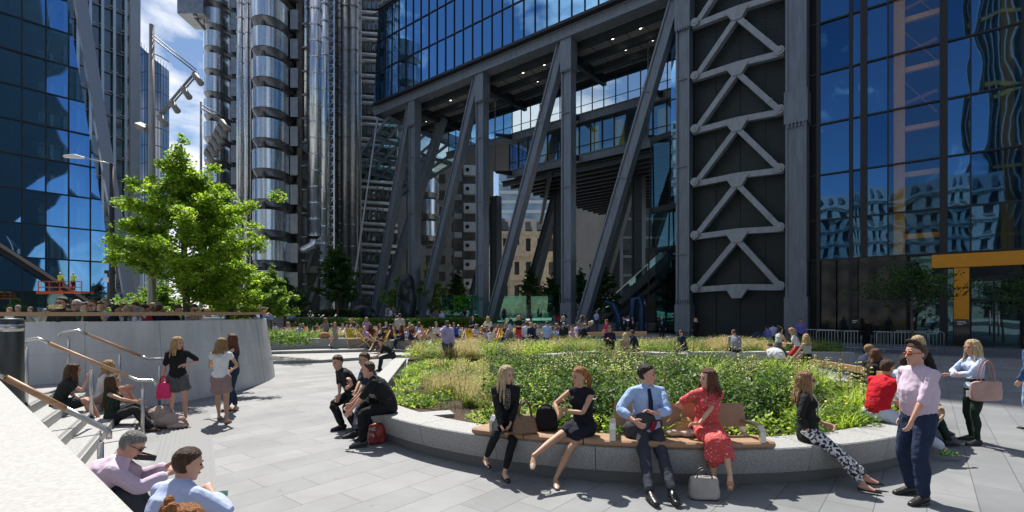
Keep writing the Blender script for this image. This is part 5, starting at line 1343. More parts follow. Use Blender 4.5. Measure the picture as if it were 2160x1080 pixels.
def inside(x, y, poly):
    c = False; j = len(poly)-1
    for i in range(len(poly)):
        if (poly[i][1] > y) != (poly[j][1] > y) and x < (poly[j][0]-poly[i][0])*(y-poly[i][1])/(poly[j][1]-poly[i][1])+poly[i][0]: c = not c
        j = i
    return c
rp = random.Random(21)
def patch(x, y, opts, size=.95):
    r_ = random.Random(int(math.floor(x/size+.35*math.sin(y*1.7)))*7919+int(math.floor(y/size+.3*math.sin(x*2.1)))*104729); return r_.choice(opts)
# near bed, planted by where each kind grows in the photo
for _ in range(1500):
    x, y = rp.uniform(-4, 9), rp.uniform(6.6, 18)
    if not inside(x, y, bedpoly): continue
    dist = math.hypot(x-RC.x, y-RC.y)
    if dist > RR-.62 and y < 13: continue
    px = CX+x/y*FPX; front = (RR-.5)-dist
    if -2.1 < x < -.6 and 8.0 < y < 9.6: 
        if rp.random() < .9: continue
    if px < 1040: k = rp.choices(['tan', 'grn', 'lime', 'silver', 'flower'], [4, 3, 1.2, .8, .8])[0]; h = .34
    elif px < 1180: k = rp.choices(['tan', 'mid', 'lime', 'shrub', 'flower'], [.8, 2, 2.2, 3.4, 1.6])[0]; h = .44
    elif px < 1620: k = rp.choices(['shrub', 'mid', 'flower', 'tan', 'strap'], [8, 1.6, 1.6, .5 if y < 13 else 2, .5])[0]; h = .50
    else: k = rp.choices(['mid', 'lime', 'shrub', 'strap', 'flower', 'tan'], [2.4, 2, 3, 1.5, 2, .3])[0]; h = .48
    pk = patch(x, y, ['tan', 'grn', 'tan', 'lime', 'silver', 'mid'] if px < 1040 else (['shrub', 'shrub', 'mid', 'flower', 'shrub', 'lime'] if px < 1620 else ['mid', 'lime', 'shrub', 'shrub', 'strap', 'flower']))
    if rp.random() < .72: k = pk
    h *= {'shrub': 1.18, 'tan': 1.1, 'lime': .85, 'mid': 1.0, 'flower': 1.25, 'grn': .8, 'silver': .6, 'strap': 1.0}[k]*(1.45 if rp.random() < .16 else 1.06)
    if front < 1.0: h *= .62; k = rp.choices([k, 'mid', 'strap', 'lime'], [1, 1, .8, .8])[0]
    if y > 15: h *= .8
    clump(k, x, y, rp.uniform(.22, .38), h*rp.uniform(.75, 1.25), .4, .42 if y < 10 else .34)
for _ in range(850):
    x, y = rp.uniform(-5, 16), rp.uniform(18.8, 27.2)
    if not inside(x, y, [(-3.9, 19.0), (0.6, 19.4), (3.1, 21.5), (7, 21.7), (14.3, 21.5), (15.2, 26.5), (6, 26.3), (2.2, 24.9), (-4.4, 24.2)]): continue
    px = CX+x/y*FPX
    k = rp.choices(['tan', 'grn', 'lime', 'mid', 'shrub', 'silver'], [1.6, 1, 1.8, 2, 1.4, .8] if px < 1200 or px > 1400 else [.7, .8, 2.6, 2.4, 1, .2])[0]
    if rp.random() < .7: k = patch(x, y, ['mid', 'lime', 'shrub', 'mid', 'grn', 'tan', 'lime'], 1.5)
    if 950 < px < 1010 or 1480 < px < 1560: k = 'tan'
    clump(k, x, y, rp.uniform(.35, .6), rp.uniform(.35, .65), .42, .42)
for _ in range(420):
    x, y = rp.uniform(-16, -6), rp.uniform(25.4, 29.3)
    if not inside(x, y, [(-13.4, 25.6), (-10.4, 27.5), (-6.9, 27.9), (-6.4, 29.4), (-15.5, 29.0)]): continue
    k = rp.choices(['silver', 'mid', 'tan', 'grn'], [3.5, 2, 1, 1])[0]; clump(k, x, y, rp.uniform(.35, .55), rp.uniform(.35, .75), .62, .5)
names = {'tan': ('feathery_grass', GR_TAN, 'feathery tan ornamental grass waving through the flower beds'), 'grn': ('green_grass', GR_GRN, 'fine green grass tufts growing through the beds'), 'lime': ('lime_foliage', LIME, 'bright lime leafy perennials among the bedding'), 'mid': ('leafy_perennials', MIDG, 'mid green leafy perennials filling the flower beds'), 'shrub': ('dark_shrubs', SHRUB, 'dense dark green glossy shrubs behind the seated office workers'), 'silver': None, 'silv': ('silver_foliage', SILV, 'silvery grey-green low foliage along the beds'), 'flow': ('small_flowers', FLOW, 'small cream yellow flower heads scattered over the beds')}
for k, arrs in acc.items():
    nm, mt_, lb = names[k]; o = np_mesh(nm, np.concatenate(arrs, 0), 4, mt_); set_props(o, lb, 'plants', None, 'stuff')
# tall whorled yellow flower spikes
def spike(x, y, h, lab, z=.4, grp=None, mat=FLOW):
    T = root('flower_spike', (x, y, z), lab, 'flower', grp); m = MB(); lx = rp.uniform(-.06, .06); m.tube([(x, y, z), (x+lx*.5, y, z+h*.6), (x+lx, y, z+h)], [.006, .005, .003], n=5); m.build('stem', MIDG, T)
    C = []
    for k in range(5):
        zz = z+h*(.5+.12*k); rr = .035-.004*k
        for q in range(14): a = rp.uniform(0, 6.28); C.append((x+lx*(zz-z)/h+rr*math.cos(a), y+rr*math.sin(a), zz+rp.uniform(-.012, .012)))
    np_mesh('blossom', leaf_quads(np.array(C), .032, .8, .9), 4, mat, (x, y, z), T).location = (0, 0, 0)
for i in range(60):
    px = rp.choice([1560, 1600, 1700, 1735, 1760, 1790, 1820, 1480, 1845, 1690])+rp.uniform(-26, 26); Y = rp.uniform(8.5, 12.5) if px < 1800 else rp.uniform(8.3, 10.5)
    spike((px-CX)/FPX*Y, Y, rp.uniform(.55, .85), 'pale yellow whorled flower spike standing tall in the right half of the near bed', grp='yellow flower spikes in the near bed')
st = MB()
for i in range(150):
    x, y = rp.uniform(-3.6, 8.3), rp.uniform(7.2, 17.5)
    if not inside(x, y, bedpoly) or (math.hypot(x-RC.x, y-RC.y) > RR-.7 and y < 13): continue
    h = rp.uniform(.6, 1.0); lx, ly = rp.uniform(-.16, .16), rp.uniform(-.1, .1); st.tube([(x, y, .4), (x+lx, y+ly, .4+h)], [.005, .003], n=4); st.tube([(x+lx, y+ly, .4+h), (x+lx*1.1, y+ly, .47+h)], [.012, .005], n=5)
set_props(st.build('seed_stems', DRY), 'thin dark dry seed stems poking above the near flower bed', 'plants', None, 'stuff')
# hedges and lawns in the background
def hedge(name, lab, pts, wd_, h, z, n, mat, size=.12):
    b = []
    for (x0, y0), (x1, y1) in zip(pts[:-1], pts[1:]):
        t = rng.uniform(0, 1, n); C = np.stack([x0+(x1-x0)*t+rng.uniform(-wd_, wd_, n)*.3, y0+(y1-y0)*t+rng.uniform(-wd_, wd_, n), z+h*rng.uniform(0, 1, n)**.6], 1); b.append(leaf_quads(C, size, .5, .6))
    o = np_mesh(name, np.concatenate(b), 4, mat); set_props(o, lab, 'hedge', None, 'stuff')
hedge('ground_cover', 'dense green ground cover rising behind the deck chairs', [(-16.5, 39), (-8, 41.5), (-2, 44)], 1.3, .8, .9, 7000, MIDG, .2)
hedge('ground_cover', 'dark green planting in the shade behind the rear wall', [(-27, 45.5), (-14, 46)], 1.0, 1.2, 1.2, 7000, SHRUB, .22)
hedge('ground_cover', 'low greenery along the upper terrace behind the timber rail', [(-8.8, 22), (-13, 24.5)], .8, .6, UP, 3000, MIDG, .12)
b = MB(); b.prism([(-4, 50), (8, 56), (8, 64), (-8, 62)], .951, .962); LW = b.build('lawn', noisy('lawn', (.10, .26, .03), .9, var=.3, scale=5)); set_props(LW, kind='structure')
b = MB(); b.prism([(-14, 46), (-5, 48), (-6, 58), (-16, 56)], .951, .958); set_props(b.build('lawn', bpy.data.materials['lawn']), kind='structure')
# ================================================================ the people one can tell apart
def loc_of(pt, loc, yaw):
    return tuple(Matrix.Rotation(-R(yaw), 3, 'Z')@(V(pt)-V(loc)))
def cast(label, loc, yaw, group=None, far=False, **sp):
    loc = V(loc); tz = V((0, 0, 0))
    for k in ('fR', 'fL', 'hR', 'hL'):
        if k in sp and len(sp[k]) == 4 and sp[k][0] == 'p': sp[k] = loc_of(at(sp[k][1], sp[k][2], sp[k][3]), loc, yaw)
        elif k in sp and len(sp[k]) == 4 and sp[k][0] == 'g': sp[k] = loc_of(gp(sp[k][1], sp[k][2], sp[k][3]), loc, yaw)
    for k in ('hdR', 'hdL', 'pnR', 'pnL', 'epR', 'epL', 'kpR', 'kpL'):
        if k in sp and len(sp[k]) == 4 and sp[k][0] == 'w': sp[k] = tuple(Matrix.Rotation(-R(yaw), 3, 'Z')@V(sp[k][1:]))
    P, J = person(label, loc, yaw, sp, group, far)
    M_ = Matrix.Translation(loc)@Matrix.Rotation(R(yaw), 4, 'Z')
    P['_base'] = (0, 0, 0); 
    return P, {k: (M_@v if isinstance(v, Vector) and k[:2] in ('hi', 'lo', 'ch', 'sc', 'nb', 'sh', 'hd', 'hj', 'kn', 'an', 'el', 'wr') and k not in ('hdirR', 'hdirL') else v) for k, v in J.items()}
BLK = (.018, .018, .02); NAVY = (.018, .028, .06); WHT = (.68, .68, .68); SKYB = (.40, .52, .74)
PINKS = stripe_cloth('pink_check', (.64, .52, .63), (.56, .43, .56), 90); BLUES = stripe_cloth('blue_stripe', (.50, .58, .80), (.40, .48, .74), 90)
FLORAL = pattern_cloth('floral_red', [(.62, .07, .07), (.10, .02, .03), (.78, .64, .55)], 42, (.4, .60)); PRINT = pattern_cloth('print_mono', [(.02, .02, .03), (.68, .68, .70)], 30, (.4, .50)); LEOP = pattern_cloth('speckle_print', [(.03, .03, .03), (.35, .30, .26)], 80)
DENIM = noisy('denim', (.035, .07, .14), .9, var=.3, scale=12, bump=.3, bscale=60)
PEOPLE = {}
def C(key, *a, **k): PEOPLE[key] = cast(*a, **k); return PEOPLE[key]

C('A', 'young woman in black off-shoulder top and grey skirt standing with a bright pink bag', (-6.72, 10.2, 0), 205, male=False, h=1.70, hair='long', hl=.22, hc='blonde', hy=55, hp=6, tw=4,
  top=('tee', BLK, .75), tg=.018, bottom=('skirt', (.10, .105, .11), .58), tuck=True, skin='rosy', fL=('g', 392, 10.05, .085), fR=('g', 362, 10.55, .085), hR=('p', 343, 800, 10.1), hL=('p', 392, 768, 10.2), epL=(-1, -.4, .0), shoe=(.5, .3, .25), shoe_style='flat', seed=2, curlR=60)
C('Bw', 'woman in white tee and taupe skirt standing with her back to us, tan shoes', (-5.80, 10.1, 0), 8, male=False, h=1.68, hair='long', hl=.14, hc='dirty', hy=-20, top=('tee', (.70, .70, .70), .28), bottom=('skirt', (.30, .215, .20), .60), tuck=True, skin='tan', fR=('g', 478, 9.95, .085), fL=('g', 462, 10.3, .085), hL=(-.10, .28, 1.02), hR=(.12, .26, 1.02), epL=(-1, -.6, 0), epR=(1, -.6, 0), shoe=(.30, .13, .07), shoe_style='flat', seed=5)
C('Cw', 'woman in navy jumpsuit with long brown hair standing behind the woman in white', (-6.12, 11.15, 0), 120, male=False, h=1.72, hair='long', hl=.30, hc='auburn', hy=-12, hp=-4, top=('tank', NAVY, 0), bottom=('trousers', (.02, .035, .07), 1.78), tuck=True, skin='tan', fR=('g', 498, 11.3, .085), fL=('g', 482, 11.2, .085), hL=(.0, .34, 1.10), hR=(.06, .36, 1.06), epL=(-1, -.2, -.3), shoe=BLK, shoe_style='sandal', seed=6)
f1 = -58.5   # the steps face this way
C('D', 'long-haired woman in dark dress resting her chin on her hand on the steps', (-7.98, 8.92, .42), f1, male=False, h=1.66, hip=(0, 0, .12), lean=18, hair='long', hl=.34, hc='brown', hp=10, hy=8, top=('dress', (.022, .028, .03), .5), bottom=('skirt', (.022, .028, .03), .7), tuck=False, skin='rosy', fR=(.10, .50, -.18), fL=(-.06, .56, -.18), kpR=(.05, .5, 1), kpL=(-.05, .5, 1), hR=(.08, .42, .60), epR=(.3, .3, -1), hL=(.1, .35, .22), shoe=BLK, shoe_style='sandal', seed=9, hdR=(-.2, .3, .9))
C('E', 'fair-haired woman in white blouse sitting on the steps nearest the wall', (-8.06, 9.95, .36), f1-8, male=False, h=1.66, hip=(0, 0, .12), lean=10, hair='long', hl=.28, hc='blonde', hy=12, hp=-4, top=('tee', (.68, .66, .66), .4), bottom=('skirt', (.35, .24, .20), .7), skin='rosy', fR=(.1, .55, -.05), fL=(-.1, .58, -.05), kpR=(.05, .5, 1), kpL=(-.05, .5, 1), hR=(.1, .4, .35), hL=(-.1, .42, .33), shoe=(.3, .2, .15), shoe_style='flat', seed=10)
C('Fw', 'long-haired woman in dark green sleeveless top sitting low on the steps', (-7.28, 9.25, .14), f1-12, male=False, h=1.68, hip=(0, 0, .13), lean=-2, hair='long', hl=.46, hc='brown', hy=10, hp=-5, top=('tank', (.018, .04, .032), 0), tg=.02, bottom=('trousers', (.03, .03, .035), 1.95), flare=.02, tuck=False, skin='tan', fR=(.14, .62, -.05), fL=(-.06, .56, -.05), kpR=(.1, .4, 1), kpL=(-.1, .4, 1), hR=(.16, .42, .42), hL=(-.05, .38, .42), epR=(1, -.5, .2), shoe=(.12, .04, .03), shoe_style='sandal', seed=12)
C('G', 'grey-haired man in pink shirt bent over a takeaway tray, seated on the steps', (-3.80, 4.40, .34), f1, h=1.66, hip=(0, 0, .14), lean=40, hair='short', hc='grey', hp=38, hy=-4, glasses=True, top=('shirt', PINKS, 1.75), tg=.03, bottom=('trousers', (.05, .055, .07), 1.95), skin='rosy', fR=(.12, .62, -.12), fL=(-.14, .60, -.12), kpR=(.1, .5, 1), kpL=(-.1, .5, 1), hR=(.06, .68, .36), hL=(-.14, .66, .38), shoe=BLK, vox=.007)
C('H', 'man in pale blue striped shirt seen from behind, eating on the steps', (-2.60, 3.70, .26), -20, h=1.68, hip=(0, 0, .14), lean=22, hair='short', hc='brown', hy=-26, hp=12, top=('shirt', BLUES, 1.7), tg=.03, bottom=('trousers', (.05, .06, .09), 1.95), skin='rosy', fR=(.15, .70, -.12), fL=(-.15, .66, -.12), kpR=(.2, .5, 1), kpL=(-.2, .5, 1), hR=('p', 446, 1038, 3.98), epR=(1, -.2, -.6), hL=(-.05, .45, .36), shoe=BLK, vox=.007, curlR=75)
C('I', 'woman with a tousled ginger-brown bun at the very bottom of the picture', (-1.98, 2.90, .14), -30, male=False, h=1.66, hip=(0, 0, .14), lean=8, hair='bun', hc='ginger', vol=.012, hy=-10, hp=14, top=('tee', (.6, .6, .62), .5), bottom=('trousers', (.05, .06, .09), 1.9), skin='fair', fR=(.15, .70, -.02), fL=(-.15, .66, -.02), hR=(.15, .5, .4), hL=(-.1, .5, .4), vox=.007, seed=8)
# three men in black on the end of the ring
C('J', 'man in black polo holding his hand to his mouth, left of three seated men', (-3.08, 9.85, 0), 128, h=1.80, hip=(0, 0, .60), lean=26, hair='short', hc='brown', hp=14, hy=22, top=('tee', (.024, .024, .027), .9), tg=.022, bottom=('trousers', (.016, .017, .018), 1.9), flare=.014, skin='rosy', fR=('g', 722, 9.45, .10), fL=('g', 752, 9.2, .10), hL=('p', 742, 812, 9.25), epL=(-.4, .2, -1), hR=('p', 716, 852, 9.35), shoe=BLK, hdL=('w', -.3, -.1, .9), hdR=('w', -.3, -.2, -.9), fat=1.08)
C('K', 'man in dark blue polo mostly hidden behind the other two seated men in black', (-2.62, 9.55, 0), 125, h=1.84, hip=(0, 0, .60), lean=12, hair='crop', hc='brown', hp=16, hy=8, top=('tee', (.02, .035, .06), .9), tg=.022, bottom=('trousers', (.02, .03, .06), 1.9), skin='tan', fR=('g', 748, 8.9, .10), fL=('g', 770, 8.7, .10), hL=('p', 740, 855, 8.8), hR=('p', 742, 845, 9.0), shoe=BLK)
C('L', 'man in black polo with one ankle crossed over his knee, front of three seated men', (-2.08, 8.62, 0), 100, h=1.82, hip=(0, 0, .60), lean=30, hair='crop', hc='brown', hp=6, hy=-14, top=('tee', (.016, .016, .018), .9), tg=.024, bottom=('trousers', (.012, .012, .014), 1.92), flare=.016, skin='rosy', fL=('g', 765, 8.25, .10), fR=('p', 758, 876, 8.45), kpR=(1, .6, .6), kpL=(-.1, 1, .3), fyR=80, fpR=20, hL=('p', 738, 868, 8.3), hR=('p', 732, 862, 8.5), epL=(-.6, -.2, -.6), shoe=(.03, .03, .03), fat=1.05)
# on the timber bench
C('M', 'long-haired blonde woman in black blazer and leggings beside the brown checked bag', (-.10, 7.12, 0), 192, male=False, h=1.69, hip=(0, 0, .67), lean=8, hair='long', hl=.34, hc='light', hy=38, hp=10, top=('jacket', BLK, 1.9), tg=.014, inner=LEOP, bottom=('trousers', (.014, .014, .016), 1.82), lg=.004, flare=0, tuck=False, skin='fair', fR=('g', 1024, 6.82, .22), fL=('g', 1064, 6.66, .09), fyR=10, hR=('p', 1058, 905, 6.72), hL=('p', 1078, 890, 6.85), shoe=BLK, shoe_style='flat', seed=14, vox=.007, hdR=('w', .3, -.2, -.8))
C('N', 'ginger-blonde woman with ponytail and dark dress sitting with crossed bare legs', (.95, 6.76, 0), 152, male=False, h=1.72, hip=(0, 0, .68), lean=10, hair='pony', hl=.24, hc='ginger', hy=-38, hp=6, tw=-10, top=('dress', (.012, .013, .02), .0), bottom=('skirt', (.014, .015, .028), .52), tuck=True, skin='tan', fL=('g', 1172, 6.42, .09), fR=('p', 1116, 968, 6.22), kpR=('w', -.8, -.4, 1), kpL=('w', -.5, -.9, .9), fyR=20, fpR=18, fyL=30, hL=('p', 1190, 866, 6.62), epL=('w', -.5, -.3, -1), hdL=('w', .2, 0, 1), hR=('p', 1180, 880, 6.5), epR=('w', -1, -.2, -.6), hdR=('w', .3, .1, .9), shoe=(.46, .33, .26), shoe_style='flat', seed=15, vox=.007)
C('O', 'young man in light blue shirt and navy tie looking aside, phone in hand', (1.76, 6.60, 0), 184, h=1.83, hip=(0, 0, .66), lean=-4, hair='short', hc='dark', hy=62, hp=2, top=('shirt', (.36, .50, .76), 1.5), tg=.020, tie=(.012, .02, .06), bottom=('trousers', (.045, .05, .065), 1.93), tuck=True, skin='rosy', fR=('g', 1372, 5.84, .10), fL=('g', 1420, 5.84, .10), fyR=4, fyL=-4, hL=('p', 1380, 872, 6.30), hR=('p', 1338, 888, 6.32), epL=(-1, -.2, -.5), epR=(1, -.2, -.5), shoe=BLK, vox=.007, hdL=('w', -.8, -.1, .35))
C('Pw', 'brown-haired woman in a red floral dress looking left at the man in the tie', (2.54, 6.62, 0), 172, male=False, h=1.70, hip=(0, 0, .67), lean=4, hair='long', hl=.16, hc='auburn', hy=-68, hp=2, tw=4, top=('dress', FLORAL, .62), tg=.02, bottom=('skirt', FLORAL, 1.42), skin='fair', fR=('g', 1506, 6.22, .12), fL=('p', 1540, 1000, 6.02), kpL=('w', -.2, -.9, 1), kpR=('w', 0, -1, .8), fyL=-14, fpL=28, fyR=-20, hR=('p', 1446, 866, 6.85), epR=('w', -1, 0, -.3), hdR=('w', 0, -.35, -.9), hL=('p', 1468, 903, 6.35), epL=('w', 1, -.2, -.5), hdL=('w', -1, 0, 0), shoe=(.50, .22, .09), shoe_style='sandal', seed=17, vox=.007)
C('Q', 'blonde woman in black jacket and black-and-white print trousers at the ring edge', (3.93, 6.74, 0), -118, male=False, h=1.69, hip=(0, 0, .62), lean=-4, hair='long', hl=.26, hc='dirty', hy=8, hp=2, top=('jacket', BLK, 1.6), tg=.016, inner=(.65, .65, .63), bottom=('trousers', PRINT, 1.8), tuck=False, skin='rosy', glasses=True, fR=('g', 1822, 6.18, .10), fL=('g', 1838, 6.28, .11), kpR=(.2, .2, 1), kpL=(-.1, .2, 1), hR=('p', 1706, 910, 6.60), epR=(1, -.8, -.2), hL=(-.1, .2, .72), shoe=(.02, .02, .02), shoe_style='flat', seed=18, vox=.007)
C('R', 'man in pink shirt and navy trousers standing at the right, looking left', (4.80, 5.98, 0), 98, h=1.84, hair='quiff', hc='brown', hy=-6, hp=2, glasses=(.25, .06, .03), top=('shirt', PINKS, 1.08), tg=.020, belly=.05, bottom=('trousers', (.022, .035, .075), 1.93), lg=.018, flare=.010, tuck=True, skin='rosy', fat=1.10, fL=('g', 1948, 5.80, .10), fR=('g', 1922, 6.12, .10), hL=('p', 1906, 924, 5.76), epL=(-.6, -1, 0), hR=(.21, .02, .83), shoe=(.015, .013, .012), vox=.007, sh=.178, hdL=('w', -.35, 0, -.9))
C('S', 'man in red polo seated on the slatted end of the ring, back turned', (5.72, 7.95, 0), -68, h=1.80, hip=(0, 0, .64), lean=20, tw=-8, hair='short', hc='brown', hp=15, hy=-10, top=('shirt', (.55, .012, .025), .9), tg=.03, bottom=('trousers', (.50, .54, .66), 1.78), lg=.022, flare=.01, skin='tan', fR=('g', 2010, 7.45, .12), fL=('g', 1998, 7.8, .10), hR=('p', 2000, 886, 7.5), hL=(-.05, .5, .75), shoe=pattern_cloth('green_trainer', [(.02, .16, .10), (.45, .55, .05)], 40), fyR=-20)
C('T', 'man in grey-blue shirt stretching his arm along the seat back by the red polo', (6.75, 8.75, 0), -75, h=1.80, hip=(0, 0, .62), lean=2, hair='short', hc='dark', hy=20, top=('shirt', (.40, .45, .52), 1.8), tg=.03, bottom=('trousers', (.02, .04, .035), 1.93), skin='tan', fR=('g', 2000, 8.3, .1), fL=('g', 2010, 8.7, .1), hL=('p', 1846, 812, 8.75), epL=('w', -.2, -1, .3), hR=(.2, .45, .72), shoe=BLK)
C('U', 'blonde woman in black top standing behind the pink-shirted man', (7.52, 9.35, 0), 100, male=False, h=1.76, hair='long', hl=.16, hc='light', hy=20, hp=12, top=('tee', BLK, 1.0), bottom=('trousers', (.02, .035, .03), 1.9), skin='rosy', shoe=BLK, seed=21)
C('Vn', 'man in navy suit leaning on the timber back beam at the right of the bed', (8.25, 12.05, 0), -82, h=1.82, hip=(0, 0, .62), lean=22, hair='short', hc='dirty', hy=-4, top=('jacket', (.018, .03, .065), 1.9), inner=SKYB, bottom=('trousers', (.02, .03, .05), 1.93), skin='rosy', fR=(.1, .5, .1), fL=(-.1, .5, .1), hR=(.1, .4, .7), hL=(-.1, .4, .7), vox=.01)
C('Wn', 'dark-haired woman in sunglasses and black jacket leaning back beside the navy suit', (7.85, 11.05, 0), -60, male=False, h=1.68, hip=(0, 0, .62), lean=12, hair='long', hl=.14, hc='auburn', hy=-28, hp=-6, glasses=True, top=('jacket', (.02, .02, .022), 1.9), bottom=('trousers', BLK, 1.93), skin='rosy', fR=(.1, .5, .1), fL=(-.1, .5, .1), hR=(.15, .5, .85), hL=(-.1, .4, .7), vox=.01, seed=23)
C('X', 'blonde woman in pale blue shirt standing at the far right with a pink tote bag', (7.78, 8.52, 0), 84, male=False, h=1.73, hair='long', hl=.28, hc='light', hy=8, hp=6, top=('shirt', (.50, .60, .82), 1.9), tg=.014, bottom=('trousers', (.018, .035, .025), 1.95), lg=.006, flare=0, skin='rosy', fL=('g', 2062, 8.35, .09), fR=('g', 2050, 8.7, .09), hR=(.02, .30, 1.17), hL=(.06, .33, 1.13), epL=(-1, -.1, -.5), epR=(1, 0, -.5), hdL=(1, .2, 0), hdR=(-1, .2, 0), shoe=BLK, seed=24, vox=.008)
C('Y', 'man in blue suit half cut off by the right edge of the picture', (9.75, 9.45, 0), 15, h=1.80, hair='short', top=('jacket', (.05, .10, .22), 1.9), bottom=('trousers', (.25, .35, .5), 1.95), shoe=BLK)

# ---- middle distance, each one different
def S(lbl, px, Y, yaw, z=0, **k):
    k.setdefault('vox', .013)
    return C(lbl, lbl, gp(px, Y, z), yaw, **k)
sit = dict(hip=(0, 0, .58), fR=(.10, .45, .09), fL=(-.10, .48, .09), hR=(.12, .42, .68), hL=(-.12, .42, .68), kpR=(.1, 1, .6), kpL=(-.1, 1, .6))
def sitk(**k): d = dict(sit); d.update(k); return d
S('man in lilac shirt and jeans standing in the grasses talking on his phone', 943, 19.6, 200, .05, h=1.82, hair='crop', hc='black', skin='brown', hp=8, top=('shirt', (.44, .38, .62), 1.85), tg=.035, bottom=('trousers', DENIM, 1.95), fat=1.12, hR=(.10, .22, 1.58), epR=(1, 0, -1), hL=(-.22, .12, .92), shoe=BLK, vox=.011, lg=.02)
S('dark-clad man hunched on the wall end with a green cloth', 828, 18.9, 100, **sitk(lean=42, hair='crop', hc='auburn', hp=25, skin='rosy', top=('tee', (.02, .02, .022), .8), bottom=('trousers', (.03, .035, .035), 1.93), hR=(.05, .62, .55), hL=(-.05, .62, .55), shoe=BLK))
S('girl in grey dress sitting on the long low wall, legs crossed', 707, 27.0, 182, .27, **sitk(male=False, h=1.62, hip=(0, 0, .62), hair='long', hl=.1, hc='ginger', skin='rosy', top=('dress', (.30, .29, .28), .3), bottom=('skirt', (.30, .28, .27), .7), fR=(.05, .42, .1), fL=(.12, .55, .22), shoe=BLK))
S('man in denim-blue shirt sitting on the low wall right of the red bag', 815, 27.2, 190, .13, **sitk(hip=(0, 0, .75), lean=14, hair='crop', hc='brown', top=('shirt', (.05, .11, .22), 1.5), bottom=('trousers', BLK, 1.93), hR=(.05, .5, .8), hL=(-.05, .5, .8)))
S('man in beige tee standing with his back turned among the deck chairs', 843, 27.5, 5, .27, h=1.84, hair='short', hc='dark', skin='tan', top=('tee', (.48, .45, .40), .8), tg=.03, bottom=('trousers', BLK, 1.95), fat=1.1, hR=(.3, .05, .9), hL=(-.3, .05, .9), shoe=BLK)
S('woman in white tee leaning over dark skirt beside the yellow deck chairs', 757, 31.0, 110, .27, male=False, lean=48, hair='bun', hc='blonde', skin='tan', hp=20, top=('tank', (.30, .15, .13), 0), bottom=('skirt', BLK, 1.3), hR=(.05, .45, .8), hL=(-.1, .48, .8))
S('man in light blue shirt standing near the column foot beyond the deck chairs', 932, 42.0, 160, .6, hair='crop', hc='dark', top=('shirt', (.30, .45, .66), 1.1), bottom=('trousers', BLK, 1.95), fat=1.1)
S('woman in black top and red trousers walking through the crowd', 1094, 29.5, 190, .27, male=False, hair='bob', hc='blonde', skin='rosy', top=('tee', BLK, .6), bottom=('trousers', (.45, .04, .05), 1.9), hR=(.1, .25, 1.1), hL=(-.1, .25, 1.1), shoe=WHT)
S('man in white shirt sitting with his back turned behind the second bed', 1112, 27.0, 12, .27, **sitk(h=1.82, hair='short', hc='auburn', top=('shirt', (.62, .60, .66), 1.2), tg=.035, bottom=('trousers', NAVY, 1.9), fat=1.1, lean=10))
S('broad man in sky blue shirt sitting with his back turned', 1154, 27.2, 5, .27, **sitk(h=1.82, hair='crop', hc='brown', top=('shirt', (.34, .48, .72), 1.4), tg=.035, bottom=('trousers', NAVY, 1.9), fat=1.12))
S('man in black cap and black jacket sitting with his back turned', 1190, 27.0, 0, .27, **sitk(hair='crop', hc='grey', top=('jacket', (.02, .022, .025), 1.9), bottom=('trousers', BLK, 1.9), lean=14))
S('white-haired man in dark top seated left of the magenta shirt', 1249, 30.5, -10, .2, **sitk(hip=(0, 0, .68), hair='short', hc='white', skin='rosy', top=('shirt', (.05, .055, .07), 1.5), bottom=('trousers', BLK, 1.9)))
S('person in magenta shirt seated and turning on the timber bench behind the beds', 1283, 29.8, 60, .2, **sitk(hip=(0, 0, .75), hair='short', hc='auburn', skin='rosy', top=('tee', (.42, .02, .09), .9), bottom=('trousers', BLK, 1.9), lean=8))
S('man in dark suit with light blue shirt, left of two walking together', 1315, 40.5, 185, .1, hair='short', hc='brown', top=('jacket', (.015, .017, .022), 1.9), inner=(.35, .5, .8), bottom=('trousers', BLK, 1.95), shoe=BLK, fR=(.1, .12, .09), fL=(-.1, -.2, .12))
S('bearded man in dark suit with pale pink shirt, right of two walking together', 1334, 40.8, 178, .1, hair='short', hc='black', skin='olive', top=('jacket', (.015, .017, .022), 1.9), inner=(.6, .5, .6), bottom=('trousers', BLK, 1.95), shoe=BLK, fR=(.1, -.2, .12), fL=(-.1, .15, .09))
S('bald man in black suit with blue tie walking alone carrying papers', 1396, 38.5, 168, .02, hair='crop', hc='grey', skin='rosy', h=1.85, top=('jacket', (.012, .014, .018), 1.9), inner=(.55, .6, .7), tie=(.05, .12, .4), bottom=('trousers', BLK, 1.95), hR=(.18, .2, .95), shoe=BLK, fR=(.1, .15, .09), fL=(-.1, -.18, .12))
S('blonde person in black coat walking past the louvred wall', 1468, 38.0, 20, .02, male=False, hair='bob', hc='light', top=('jacket', (.012, .012, .014), 1.9), bottom=('trousers', BLK, 1.95), skin='rosy')
S('man in grey jacket standing at the foot of the third column', 1234, 40.5, 110, .3, hair='crop', hc='dark', top=('jacket', (.12, .12, .13), 1.9), bottom=('trousers', (.05, .07, .1), 1.95))
S('dark-haired woman in purple and black leaning on the bent low wall', 1287, 20.7, 165, .02, male=False, h=1.7, lean=30, hair='pony', hc='black', skin='olive', top=('jacket', (.03, .02, .05), 1.9), bottom=('trousers', BLK, 1.95), hR=(.1, .5, 1.1), hL=(-.1, .45, 1.05))
S('woman seen from behind with very long blonde hair on the bent low wall', 1321, 20.2, 10, .02, **sitk(male=False, h=1.64, hair='long', hl=.42, hc='light', top=('tee', (.32, .22, .15), .5), bottom=('trousers', BLK, 1.9), lean=8))
S('man in navy blazer seated facing left right of the long-haired blonde', 1342, 21.0, 70, .02, **sitk(hip=(0, 0, .64), hair='short', hc='black', skin='olive', top=('jacket', (.015, .022, .045), 1.9), bottom=('trousers', BLK, 1.9), lean=14, hR=(.1, .5, .95), hL=(-.1, .45, .95)))
